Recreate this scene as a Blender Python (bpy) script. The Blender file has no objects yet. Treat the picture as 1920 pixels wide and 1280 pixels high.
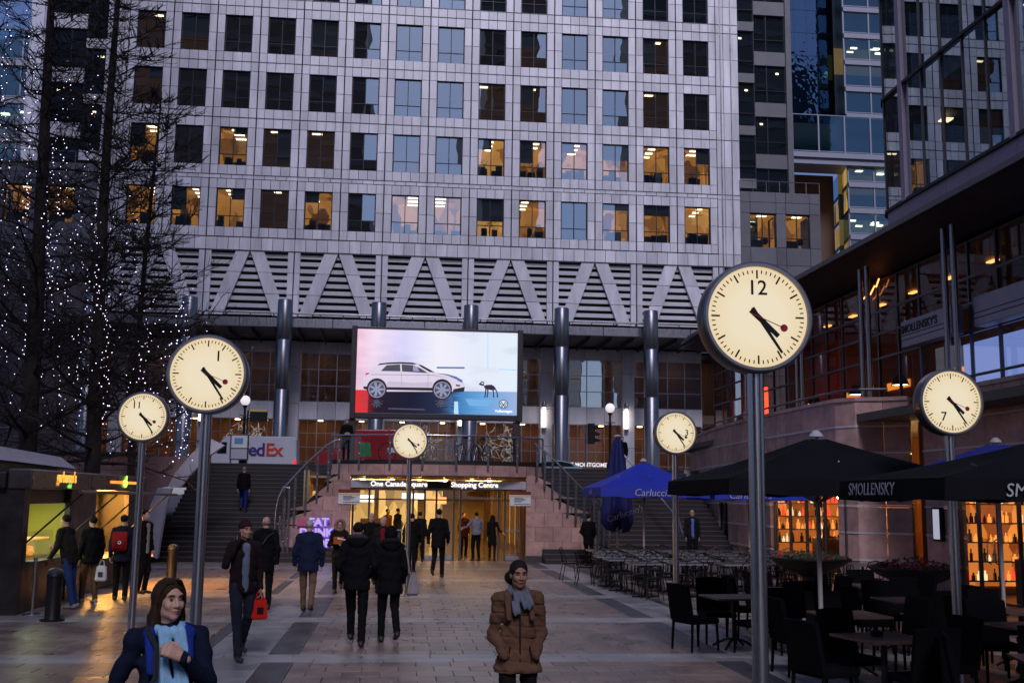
import bpy, bmesh, math, random
import numpy as np
from mathutils import Vector, Matrix, noise
random.seed(7); np.random.seed(7)
R = math.radians
scn = bpy.context.scene
COL = scn.collection
# ------------------------------------------------------------------ camera
cam_d = bpy.data.cameras.new("camera"); cam = bpy.data.objects.new("camera", cam_d); COL.objects.link(cam)
cam_d.sensor_width = 36.0; cam_d.lens = 38.08; cam_d.clip_start = 0.1; cam_d.clip_end = 3000
_r = (0.99446993, -0.10430107, 0.01228226); _u = (-0.02696009, -0.14050761, 0.98971247); _f = (0.10150232, 0.98457041, 0.14254256)
cam.matrix_world = Matrix(((_r[0], _u[0], -_f[0], 0), (_r[1], _u[1], -_f[1], 0), (_r[2], _u[2], -_f[2], 2.15), (0, 0, 0, 1)))
scn.camera = cam
# ------------------------------------------------------------------ dusk sky, weak soft sun from behind the camera
SUN_EL, SUN_AZ = 38.0, 181.0
world = bpy.data.worlds.new("World"); scn.world = world; world.use_nodes = True
wn = world.node_tree.nodes; wl = world.node_tree.links
bg = wn["Background"]; sky = wn.new("ShaderNodeTexSky"); sky.sky_type = 'NISHITA'; sky.sun_disc = False
sky.sun_elevation = R(SUN_EL); sky.sun_rotation = R(SUN_AZ); sky.air_density = 1.0; sky.dust_density = 0.8; sky.ozone_density = 4.0
tint = wn.new("ShaderNodeMix"); tint.data_type = 'RGBA'; tint.blend_type = 'MULTIPLY'; tint.inputs[0].default_value = 1.0
tint.inputs[7].default_value = (0.95, 0.87, 1.12, 1)
wl.new(sky.outputs[0], tint.inputs[6]); wl.new(tint.outputs[2], bg.inputs[0]); bg.inputs[1].default_value = 0.038
sun_d = bpy.data.lights.new("sun", 'SUN'); sun_d.energy = 1.12; sun_d.angle = R(18); sun_d.color = (0.89, 0.86, 1.0)
sun = bpy.data.objects.new("sun", sun_d); COL.objects.link(sun)
_az = R(SUN_AZ); _sd = Vector((math.sin(_az) * math.cos(R(SUN_EL)), math.cos(_az) * math.cos(R(SUN_EL)), math.sin(R(SUN_EL))))
sun.rotation_euler = _sd.to_track_quat('Z', 'Y').to_euler()
vs = scn.view_settings; vs.view_transform = 'Standard'; vs.look = 'None'; vs.gamma = 1.0; vs.use_curve_mapping = False; vs.exposure = 0.95
scn.cycles.use_denoising = True; scn.cycles.max_bounces = 7; scn.cycles.transparent_max_bounces = 14
scn.cycles.caustics_reflective = False; scn.cycles.caustics_refractive = False; scn.cycles.sample_clamp_indirect = 4.0
# ------------------------------------------------------------------ materials
MATS = {}
def mat(name, col=(.5, .5, .5), rough=.5, metal=0., emit=None, estr=0., var=0., nscale=0., namt=0., bump=0., bscale=40., spec=.5, grain=None, rvar=0., wpos=False):
    """procedural principled material: var = per-piece value change, namt = noise colour change, bump = fine relief"""
    if name in MATS: return MATS[name]
    m = bpy.data.materials.new(name); m.use_nodes = True; MATS[name] = m
    nt = m.node_tree; N = nt.nodes; L = nt.links; b = N["Principled BSDF"]
    b.inputs["Base Color"].default_value = (*col, 1); b.inputs["Roughness"].default_value = rough; b.inputs["Metallic"].default_value = metal
    b.inputs["Specular IOR Level"].default_value = spec
    if emit is not None:
        b.inputs["Emission Color"].default_value = (*emit, 1); b.inputs["Emission Strength"].default_value = estr
    tc = N.new("ShaderNodeTexCoord"); crd = tc.outputs["Object"]
    if wpos: crd = N.new("ShaderNodeNewGeometry").outputs["Position"]
    if var or namt:
        hsv = N.new("ShaderNodeHueSaturation"); hsv.inputs["Color"].default_value = (*col, 1)
        acc = None
        if var:
            oi = N.new("ShaderNodeObjectInfo"); ge = N.new("ShaderNodeNewGeometry")
            ad = N.new("ShaderNodeMath"); ad.operation = 'ADD'; L.new(oi.outputs["Random"], ad.inputs[0]); L.new(ge.outputs["Random Per Island"], ad.inputs[1])
            fr = N.new("ShaderNodeMath"); fr.operation = 'FRACT'; L.new(ad.outputs[0], fr.inputs[0])
            mr = N.new("ShaderNodeMapRange"); mr.inputs[3].default_value = 1 - var; mr.inputs[4].default_value = 1 + var; L.new(fr.outputs[0], mr.inputs[0]); acc = mr.outputs[0]
        if namt:
            no = N.new("ShaderNodeTexNoise"); no.inputs["Scale"].default_value = nscale or 3.; no.inputs["Detail"].default_value = 6; no.inputs["Roughness"].default_value = .65
            if grain:
                mp = N.new("ShaderNodeMapping"); mp.inputs["Scale"].default_value = grain; L.new(crd, mp.inputs[0]); L.new(mp.outputs[0], no.inputs[0])
            else: L.new(crd, no.inputs[0])
            mr2 = N.new("ShaderNodeMapRange"); mr2.inputs[1].default_value = .3; mr2.inputs[2].default_value = .7; mr2.inputs[3].default_value = 1 - namt; mr2.inputs[4].default_value = 1 + namt; L.new(no.outputs[0], mr2.inputs[0])
            if acc is None: acc = mr2.outputs[0]
            else:
                mu = N.new("ShaderNodeMath"); mu.operation = 'MULTIPLY'; L.new(acc, mu.inputs[0]); L.new(mr2.outputs[0], mu.inputs[1]); acc = mu.outputs[0]
            if rvar:
                rr = N.new("ShaderNodeMapRange"); rr.inputs[1].default_value = .3; rr.inputs[2].default_value = .7; rr.inputs[3].default_value = max(.03, rough - rvar); rr.inputs[4].default_value = rough + rvar
                L.new(no.outputs[0], rr.inputs[0]); L.new(rr.outputs[0], b.inputs["Roughness"])
        L.new(acc, hsv.inputs["Value"]); L.new(hsv.outputs[0], b.inputs["Base Color"])
    if bump:
        bn = N.new("ShaderNodeTexNoise"); bn.inputs["Scale"].default_value = bscale; bn.inputs["Detail"].default_value = 4; L.new(crd, bn.inputs[0])
        bu = N.new("ShaderNodeBump"); bu.inputs["Strength"].default_value = bump; bu.inputs["Distance"].default_value = .02; L.new(bn.outputs[0], bu.inputs["Height"]); L.new(bu.outputs[0], b.inputs["Normal"])
    return m
def glassmat(name, tintc=(.6, .65, .7), refl=.35, rough=.0, wave=0., wscale=.8, gloss=(.9, .93, 1.)):
    """thin architectural glass: transparent pane with a mirror-like coat, waviness through a bump"""
    if name in MATS: return MATS[name]
    m = bpy.data.materials.new(name); m.use_nodes = True; MATS[name] = m
    nt = m.node_tree; N = nt.nodes; L = nt.links; N.remove(N["Principled BSDF"]); out = N["Material Output"]
    tr = N.new("ShaderNodeBsdfTransparent"); tr.inputs[0].default_value = (*tintc, 1)
    gl = N.new("ShaderNodeBsdfGlossy"); gl.inputs[0].default_value = (*gloss, 1); gl.inputs["Roughness"].default_value = rough
    lw = N.new("ShaderNodeLayerWeight"); lw.inputs[0].default_value = .5; pw = N.new("ShaderNodeMath"); pw.operation = 'POWER'; pw.inputs[1].default_value = 5.; L.new(lw.outputs["Facing"], pw.inputs[0])
    mr = N.new("ShaderNodeMapRange"); mr.inputs[3].default_value = refl; mr.inputs[4].default_value = 1.; L.new(pw.outputs[0], mr.inputs[0])
    mx = N.new("ShaderNodeMixShader"); L.new(mr.outputs[0], mx.inputs[0]); L.new(tr.outputs[0], mx.inputs[1]); L.new(gl.outputs[0], mx.inputs[2]); L.new(mx.outputs[0], out.inputs[0])
    if wave:
        tc = N.new("ShaderNodeTexCoord"); oi = N.new("ShaderNodeObjectInfo"); va = N.new("ShaderNodeVectorMath"); va.operation = 'ADD'
        ml = N.new("ShaderNodeMath"); ml.operation = 'MULTIPLY'; ml.inputs[1].default_value = 50.; L.new(oi.outputs["Random"], ml.inputs[0])
        L.new(tc.outputs["Object"], va.inputs[0]); L.new(ml.outputs[0], va.inputs[1])
        bn = N.new("ShaderNodeTexNoise"); bn.inputs["Scale"].default_value = wscale; bn.inputs["Detail"].default_value = 1.; L.new(va.outputs[0], bn.inputs[0])
        bu = N.new("ShaderNodeBump"); bu.inputs["Strength"].default_value = wave; bu.inputs["Distance"].default_value = .05; L.new(bn.outputs[0], bu.inputs["Height"]); L.new(bu.outputs[0], gl.inputs["Normal"])
    return m
def emat(name, col, s): return mat(name, (0.02, 0.02, 0.02), .5, 0, col, s)
# ------------------------------------------------------------------ mesh helpers
class MB:
    def __init__(s): s.v = []; s.f = []
    def add(s, v, f):
        o = len(s.v); s.v += [tuple(map(float, p)) for p in v]; s.f += [tuple(i + o for i in q) for q in f]; return s
    def box(s, x0, y0, z0, x1, y1, z1):
        if x0 > x1: x0, x1 = x1, x0
        if y0 > y1: y0, y1 = y1, y0
        if z0 > z1: z0, z1 = z1, z0
        return s.add([(x0, y0, z0), (x1, y0, z0), (x1, y1, z0), (x0, y1, z0), (x0, y0, z1), (x1, y0, z1), (x1, y1, z1), (x0, y1, z1)],
                     [(0, 3, 2, 1), (4, 5, 6, 7), (0, 1, 5, 4), (1, 2, 6, 5), (2, 3, 7, 6), (3, 0, 4, 7)])
    def bbox(s, x0, y0, z0, x1, y1, z1, b=.01):
        """box with chamfered edges"""
        bm = bmesh.new(); bmesh.ops.create_cube(bm, size=1.0)
        for v in bm.verts: v.co = Vector(((x0 + x1) / 2 + v.co.x * abs(x1 - x0), (y0 + y1) / 2 + v.co.y * abs(y1 - y0), (z0 + z1) / 2 + v.co.z * abs(z1 - z0)))
        bmesh.ops.bevel(bm, geom=list(bm.edges), offset=b, segments=2, affect='EDGES', profile=.5)
        return s.bm(bm)
    def bm(s, bm, M=None):
        bm.verts.index_update(); o = len(s.v)
        s.v += [tuple(M @ v.co) if M else tuple(v.co) for v in bm.verts]; s.f += [tuple(v.index + o for v in f.verts) for f in bm.faces]; bm.free(); return s
    def tube(s, p0, p1, r0, r1=None, n=10, caps=True):
        r1 = r0 if r1 is None else r1; p0 = Vector(p0); p1 = Vector(p1); d = (p1 - p0)
        if d.length < 1e-6: return s
        q = d.to_track_quat('Z', 'Y'); v = []
        for p, r in ((p0, r0), (p1, r1)):
            for k in range(n): a = 2 * math.pi * k / n; v.append(p + q @ Vector((r * math.cos(a), r * math.sin(a), 0)))
        f = [(k, (k + 1) % n, n + (k + 1) % n, n + k) for k in range(n)]
        if caps: f += [tuple(range(n - 1, -1, -1)), tuple(range(n, 2 * n))]
        return s.add(v, f)
    def path(s, pts, r, n=8, closed=False):
        pts = [Vector(p) for p in pts]; rs = r if isinstance(r, (list, tuple)) else [r] * len(pts); v = []; f = []; m = len(pts)
        ref = None
        for i, p in enumerate(pts):
            a = pts[(i - 1) % m] if (closed or i) else p; b = pts[(i + 1) % m] if (closed or i < m - 1) else p
            t = (b - a).normalized()
            if ref is None: ref = t.orthogonal().normalized()
            ref = (ref - t * ref.dot(t)).normalized(); w = t.cross(ref)
            for k in range(n): an = 2 * math.pi * k / n; v.append(p + (ref * math.cos(an) + w * math.sin(an)) * rs[i])
        for i in range(m if closed else m - 1):
            j = (i + 1) % m
            for k in range(n): f.append((i * n + k, i * n + (k + 1) % n, j * n + (k + 1) % n, j * n + k))
        if not closed: f += [tuple(range(n - 1, -1, -1)), tuple(range((m - 1) * n, m * n))]
        return s.add(v, f)
    def lathe(s, prof, n=24, c=(0, 0, 0), M=None):
        v = []; f = []; m = len(prof)
        for (r, z) in prof:
            for k in range(n):
                a = 2 * math.pi * k / n; p = Vector((r * math.cos(a), r * math.sin(a), z)); p = (M @ p) if M else p; v.append((p.x + c[0], p.y + c[1], p.z + c[2]))
        for i in range(m - 1):
            for k in range(n): f.append((i * n + k, i * n + (k + 1) % n, (i + 1) * n + (k + 1) % n, (i + 1) * n + k))
        return s.add(v, f)
    def sphere(s, c, r, n=12, m=8):
        r = r if isinstance(r, (tuple, list)) else (r, r, r); v = [(c[0], c[1], c[2] - r[2])]; f = []
        for i in range(1, m):
            t = -math.pi / 2 + math.pi * i / m
            for k in range(n): a = 2 * math.pi * k / n; v.append((c[0] + r[0] * math.cos(t) * math.cos(a), c[1] + r[1] * math.cos(t) * math.sin(a), c[2] + r[2] * math.sin(t)))
        v.append((c[0], c[1], c[2] + r[2])); L = len(v) - 1
        for k in range(n): f.append((0, 1 + (k + 1) % n, 1 + k)); f.append((L, L - n + k, L - n + (k + 1) % n))
        for i in range(m - 2):
            for k in range(n): a = 1 + i * n + k; b = 1 + i * n + (k + 1) % n; f.append((a, b, b + n, a + n))
        return s.add(v, f)
    def prism(s, poly, h, axis='y', o=(0, 0, 0)):
        """polygon given as (a,b) extruded by h; axis y: (x,z) plane; x: (y,z) plane; z: (x,y) plane"""
        mp = {'y': lambda a, b, t: (a + o[0], t + o[1], b + o[2]), 'x': lambda a, b, t: (t + o[0], a + o[1], b + o[2]), 'z': lambda a, b, t: (a + o[0], b + o[1], t + o[2])}[axis]
        n = len(poly); v = [mp(a, b, 0) for a, b in poly] + [mp(a, b, h) for a, b in poly]
        return s.add(v, [tuple(range(n)), tuple(range(2 * n - 1, n - 1, -1))] + [(k, n + k, n + (k + 1) % n, (k + 1) % n) for k in range(n)])
    def quad(s, a, b, c, d): return s.add([a, b, c, d], [(0, 1, 2, 3)])
    def mesh(s, name, m, smooth=False):
        me = bpy.data.meshes.new(name); me.from_pydata(s.v, [], s.f); me.materials.append(m)
        bm = bmesh.new(); bm.from_mesh(me); bmesh.ops.recalc_face_normals(bm, faces=bm.faces); bm.to_mesh(me); bm.free()
        if smooth:
            me.polygons.foreach_set('use_smooth', [True] * len(me.polygons))
            try: me.set_sharp_from_angle(angle=R(40))
            except Exception: pass
        return me
    def build(s, name, m, parent=None, smooth=False, world=True, kind=None, label=None):
        return piece(name, s.mesh(name, m, smooth), parent, world, kind, label)
def piece(name, me, parent=None, world=False, kind=None, label=None, loc=None, rot=None, scale=None):
    o = bpy.data.objects.new(name, me); COL.objects.link(o)
    if parent is not None:
        o.parent = parent
        if world:
            w = Vector(parent.location); q = parent.parent
            while q is not None: w += Vector(q.location); q = q.parent
            o.location = -w
    if loc is not None: o.location = loc
    if rot is not None: o.rotation_euler = rot
    if scale is not None: o.scale = scale
    if kind: o["kind"] = kind
    if label: o["label"] = label
    return o
def tag(o, label=None, cat=None, group=None, kind=None):
    if label: o["label"] = label
    if cat: o["category"] = cat
    if group: o["group"] = group
    if kind: o["kind"] = kind
    return o
def thing(name, label, cat, loc=(0, 0, 0), rz=0., group=None):
    o = bpy.data.objects.new(name, None); COL.objects.link(o); o.location = loc; o.rotation_euler = (0, 0, rz); o.empty_display_size = .2
    return tag(o, label, cat, group)
def dup(root, loc, rz=None, label=None, group=None, parent=None):
    r = root.copy(); COL.objects.link(r); r.parent = parent
    if loc is not None: r.location = loc
    if rz is not None: r.rotation_euler = (0, 0, rz)
    if label: r["label"] = label
    if group: r["group"] = group
    for c in list(root.children): dup(c, None, parent=r)
    return r
def text_mesh(body, size, m, name="lettering", depth=.004, align='CENTER', bold=0., shear=0., spacing=1.):
    cu = bpy.data.curves.new(name, 'FONT'); cu.body = body; cu.size = size; cu.extrude = depth; cu.align_x = align; cu.align_y = 'CENTER'; cu.offset = bold; cu.shear = shear; cu.space_character = spacing; cu.resolution_u = 3
    ob = bpy.data.objects.new("_t", cu); COL.objects.link(ob)
    dg = bpy.context.evaluated_depsgraph_get(); me = bpy.data.meshes.new_from_object(ob.evaluated_get(dg)); me.name = name
    bpy.data.objects.remove(ob); bpy.data.curves.remove(cu); me.materials.clear(); me.materials.append(m); return me
FACE_CAM = (R(90), 0, 0)          # lettering that faces -Y
# ================================================================== materials used across the place
CLAD = mat("brushed_cladding", (.74, .72, .77), .45, .15, var=.13, nscale=1.1, namt=.2, bump=.05, bscale=6, rvar=.08, grain=(1, 1, .22), wpos=True)
CLAD_SHADE = mat("shaded_cladding", (.17, .17, .19), .5, .2, var=.1, nscale=.4, namt=.15)  # tower cladding with the shade of notch and wings put into its colour
RECESS = mat("joint_shadow_gap", (.02, .02, .023), .8)
FRAME = mat("window_frame", (.018, .02, .026), .4, .3)
PANE = glassmat("office_pane", (.6, .63, .62), .42, 0, wave=.10, wscale=.55, gloss=(.72, .92, .96))
PANE_F = glassmat("far_pane", (.5, .55, .6), .5, .02, wave=.2, wscale=.3, gloss=(.7, .85, 1.))
CLEAR = glassmat("clear_glass", (.86, .9, .9), .06)
SHOPG = glassmat("shop_glass", (.88, .88, .86), .03)
STEEL = mat("brushed_steel", (.40, .40, .43), .3, 1., nscale=30, namt=.12, grain=(1, 1, .04), rvar=.08)
STEEL_D = mat("dark_steel", (.10, .10, .115), .42, .7, nscale=12, namt=.15)
STONE = mat("pink_granite", (.44, .265, .235), .55, 0, var=.2, nscale=2.6, namt=.28, bump=.06, bscale=60, wpos=True)
STONE_D = mat("dark_granite_plinth", (.05, .045, .048), .4, 0, nscale=9, namt=.3)
WHITE_ST = mat("pale_stone_band", (.56, .53, .56), .55, 0, var=.06, nscale=6, namt=.1)
BLACK = mat("black_paint", (.006, .006, .007), .5, spec=.3)
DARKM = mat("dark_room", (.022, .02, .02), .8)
# ================================================================== ground, street
SLAB_B = mat("buff_paving", (.26, .19, .16), .36, 0, var=.2, nscale=1.6, namt=.3, bump=.06, bscale=70, rvar=.14, wpos=True)
SLAB_L = mat("pale_granite_paving", (.34, .325, .33), .36, 0, var=.14, nscale=2.2, namt=.24, bump=.04, bscale=90, rvar=.12, wpos=True)
SLAB_D = mat("charcoal_granite_paving", (.055, .053, .066), .40, 0, var=.2, nscale=2.5, namt=.3, bump=.04, bscale=90, rvar=.12, wpos=True)
def spots(m, sc=2.6, dark=.45):
    N = m.node_tree.nodes; L = m.node_tree.links; b = N["Principled BSDF"]; src = b.inputs["Base Color"].links[0].from_socket; ge = N.new("ShaderNodeNewGeometry"); vo = N.new("ShaderNodeTexVoronoi"); vo.inputs["Scale"].default_value = sc; L.new(ge.outputs["Position"], vo.inputs[0])
    mr = N.new("ShaderNodeMapRange"); mr.inputs[1].default_value = .05; mr.inputs[2].default_value = .075; mr.inputs[3].default_value = dark; mr.inputs[4].default_value = 1.; L.new(vo.outputs["Distance"], mr.inputs[0])
    no = N.new("ShaderNodeTexNoise"); no.inputs["Scale"].default_value = .45; no.inputs["Detail"].default_value = 5; L.new(ge.outputs["Position"], no.inputs[0]); m2 = N.new("ShaderNodeMapRange"); m2.inputs[1].default_value = .35; m2.inputs[2].default_value = .65; m2.inputs[3].default_value = .72; m2.inputs[4].default_value = 1.12; L.new(no.outputs[0], m2.inputs[0])
    mu = N.new("ShaderNodeMath"); mu.operation = 'MULTIPLY'; L.new(mr.outputs[0], mu.inputs[0]); L.new(m2.outputs[0], mu.inputs[1]); h = N.new("ShaderNodeHueSaturation"); L.new(src, h.inputs["Color"]); L.new(mu.outputs[0], h.inputs["Value"]); L.new(h.outputs[0], b.inputs["Base Color"])
spots(SLAB_B); spots(SLAB_L, 2.2, .55)
ASPH = mat("asphalt", (.05, .05, .053), .7, 0, nscale=20, namt=.3, bump=.2, bscale=120)
JOINT = mat("paving_joint", (.05, .042, .042), .8, 0, nscale=8, namt=.3)
g = MB().add([(-1500, -600, -.03), (1500, -600, -.03), (1500, 2500, -.03), (-1500, 2500, -.03)], [(0, 1, 2, 3)])
tag(g.build("ground", JOINT), kind="structure")
slabs = []     # (x0,x1,y0,y1,material)
BANDS = [10.17 + 4.58 * k for k in range(6)]
def fill(x0, x1, y0, y1, dx, dy, m, bond=.5):
    ny = max(1, round((y1 - y0) / dy)); h = (y1 - y0) / ny
    for j in range(ny):
        off = (j % 2) * bond * dx; x = x0 - off
        while x < x1 - .01:
            a, b = max(x, x0), min(x + dx, x1)
            if b - a > .03: slabs.append((a, b, y0 + j * h, y0 + (j + 1) * h, m))
            x += dx
for k, b0 in enumerate(BANDS):
    y0, y1 = b0 + .72, b0 + 4.58
    fill(-13, 13, b0, b0 + .36, .92, .36, SLAB_L); fill(-13.3, 13, b0 + .36, b0 + .72, .92, .36, SLAB_L)
    fill(-1.28, 4.33, y0, y1, .45, .386, SLAB_B)
    for (a, b) in ((-1.69, -1.28), (4.33, 4.74), (-2.75, -2.55), (5.5, 5.7)): fill(a, b, y0, y1, b - a, 3.86, SLAB_D)
    fill(-2.55, -1.69, y0, y1, .86, .64, SLAB_L, 0); fill(4.74, 5.5, y0, y1, .76, .64, SLAB_L, 0)
    fill(-13, -2.75, y0, y1, .62, .386, SLAB_B); fill(5.7, 13, y0, y1, .62, .386, SLAB_B)
pav = bpy.data.objects.new("plaza_paving", None); COL.objects.link(pav); tag(pav, kind="structure")
seen = [s for s in slabs if s[3] > 12.9 and abs((s[0] + s[1]) / 2 - s[2] * .085) < s[2] * .52 + .3]
seen.sort(key=lambda s: -(s[1] - s[0]) * (s[3] - s[2]) / s[2] ** 3)
near = set(id(s) for s in seen[:300]); _cache = {}; _G = .0035
def slabbox(mb, x0, x1, y0, y1, z1=0.):
    a, b = _G, .012
    return mb.add([(x0 + a, y0 + a, -.03), (x1 - a, y0 + a, -.03), (x1 - a, y1 - a, -.03), (x0 + a, y1 - a, -.03), (x0 + a, y0 + a, z1 - .004), (x1 - a, y0 + a, z1 - .004), (x1 - a, y1 - a, z1 - .004), (x0 + a, y1 - a, z1 - .004),
                   (x0 + b, y0 + b, z1), (x1 - b, y0 + b, z1), (x1 - b, y1 - b, z1), (x0 + b, y1 - b, z1)],
                  [(0, 1, 5, 4), (1, 2, 6, 5), (2, 3, 7, 6), (3, 0, 4, 7), (4, 5, 9, 8), (5, 6, 10, 9), (6, 7, 11, 10), (7, 4, 8, 11), (8, 9, 10, 11)])
rest = {}
for s in slabs:
    x0, x1, y0, y1, m = s
    if id(s) in near:
        k = (round(x1 - x0, 3), round(y1 - y0, 3), m.name)
        if k not in _cache: _cache[k] = slabbox(MB(), 0, x1 - x0, 0, y1 - y0).mesh("paving_slab", m)
        piece("paving_slab", _cache[k], pav, loc=(x0, y0, random.uniform(-.0012, .0012)))
    else: slabbox(rest.setdefault(m.name, MB()), x0, x1, y0, y1, random.uniform(-.0012, .0012))
for k, mb in rest.items(): mb.build("paving_field", MATS[k], pav, kind="stuff")
ZS = 3.35     # street level above the plaza
mb = MB().box(-60, 43.9, ZS - .5, 60, 49.2, ZS); tag(mb.build("street_pavement", SLAB_L), kind="structure")
mb = MB().box(-120, 49.2, ZS - .6, 120, 70.4, ZS - .13); tag(mb.build("road", ASPH), kind="structure")
mb = MB().box(-120, 70.4, ZS - .5, 120, 130, ZS); tag(mb.build("far_pavement", SLAB_L), kind="structure")
mb = MB()
for x in range(-40, 41, 4): mb.box(x, 59.4, ZS - .13, x + 2, 59.55, ZS - .126)
tag(mb.build("road_markings", mat("road_paint", (.7, .7, .7), .6)), kind="structure")
# ================================================================== office tower across the street
TY = 76.7; BW = 3.1
def JX(i): return (-6.317 + i) * BW - .57        # joint between window bays
tower = thing("office_tower", "tall pale steel-clad office tower with square windows behind the plaza", "building", (0, TY, ZS))
P_CELL = [(-1.51, -1.0, 0.03, .70), (-.97, -.345, .03, .70), (-.315, .315, .03, .70), (.345, .97, .03, .70), (1.0, 1.51, .03, .70),
          (-1.51, -1.0, 3.54, 4.21), (-.97, -.345, 3.54, 4.21), (-.315, .315, 3.54, 4.21), (.345, .97, 3.54, 4.21), (1.0, 1.51, 3.54, 4.21)]
P_PIER = [(-1.51, -1.0, .73, 2.10), (-1.51, -1.0, 2.13, 3.51), (1.0, 1.51, .73, 2.10), (1.0, 1.51, 2.13, 3.51)]
def panel_mesh(w, h, m, name="cladding_panel", t=.12):
    b = .008
    v = [(0, t, 0), (w, t, 0), (w, t, h), (0, t, h), (0, b, 0), (w, b, 0), (w, b, h), (0, b, h), (b, 0, b), (w - b, 0, b), (w - b, 0, h - b), (b, 0, h - b)]
    f = [(0, 1, 5, 4), (1, 2, 6, 5), (2, 3, 7, 6), (3, 0, 4, 7), (4, 5, 9, 8), (5, 6, 10, 9), (6, 7, 11, 10), (7, 4, 8, 11), (8, 9, 10, 11)]
    return v, f
_v, _f2 = panel_mesh(.51, 1.38, CLAD); PIER_ME = MB().add(_v, _f2).mesh("cladding_panel", CLAD)
small = MB(); core = MB()
FR_ME = None
def window_meshes(w, h, name="window"):
    fr = MB(); t = .055; y0, y1 = .16, .26
    fr.box(0, y0, 0, t, y1, h); fr.box(w - t, y0, 0, w, y1, h); fr.box(t, y0, 0, w - t, y1, t); fr.box(t, y0, h - t, w - t, y1, h)
    fr.box(w / 2 - .028, y0, t, w / 2 + .028, y1, h - t); zz = h * .29; fr.box(t, y0 + .01, zz, w / 2 - .028, y1, zz + .05); fr.box(w / 2 + .028, y0 + .01, zz, w - t, y1, zz + .05)
    return fr.mesh(name, FRAME), zz
FR_ME, _zz = window_meshes(1.94, 2.84)
PW = 1.94 / 2 - .028 - .055
def pane_mesh(w, h): return MB().add([(-w / 2, 0, -h / 2), (w / 2, 0, -h / 2), (w / 2, 0, h / 2), (-w / 2, 0, h / 2)], [(0, 1, 2, 3)]).mesh("pane", PANE)
PU = pane_mesh(PW, 2.84 - .055 - _zz - .05); PL = pane_mesh(PW, _zz - .055)
rowsZ = {'Z2': 42.44, 'Z': 38.195, 'A': 33.95, 'B': 29.71, 'C': 25.46, 'D': 20.92}     # window sills
# interiors: which offices are lit (rows down, columns 0..13): 0 dark, 1 dim, 2 lit
LIT = {'Z2': "00000000000000", 'Z': "00000010010100", 'A': "11001000010010", 'B': "10000000110010", 'C': "20211010222222", 'D': "22212022220222"}
def roommat(name, c0, c1, s, sc):
    m = emat(name, c1, s); N = m.node_tree.nodes; L = m.node_tree.links; b = N["Principled BSDF"]; ge = N.new("ShaderNodeNewGeometry"); mp = N.new("ShaderNodeMapping"); mp.inputs["Scale"].default_value = (1, 1, .55); L.new(ge.outputs["Position"], mp.inputs[0])
    vo = N.new("ShaderNodeTexVoronoi"); vo.distance = 'MANHATTAN'; vo.inputs["Scale"].default_value = sc; L.new(mp.outputs[0], vo.inputs[0]); sx = N.new("ShaderNodeSeparateColor"); L.new(vo.outputs["Color"], sx.inputs[0])
    mx = N.new("ShaderNodeMix"); mx.data_type = 'RGBA'; mx.inputs[6].default_value = (*c0, 1); mx.inputs[7].default_value = (*c1, 1); L.new(sx.outputs[0], mx.inputs[0]); L.new(mx.outputs[2], b.inputs["Emission Color"]); return m
ROOM = [emat("office_dark", (.5, .3, .15), .012), emat("office_dim", (1., .42, .12), .022), roommat("office_lit", (.14, .04, .008), (1., .40, .07), .5, 1.1), roommat("office_lit_bright", (.4, .13, .02), (1., .48, .12), .68, .8)]
LAMP = emat("office_ceiling_lamp", (1., .84, .58), 4.)
BLIND = mat("roller_blind", (.16, .15, .15), .8)
LAMP_S = emat("office_single_lamp", (1., .8, .5), 3.)
FURN = mat("office_furniture", (.03, .025, .022), .6)
plant_seed = 0
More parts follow.
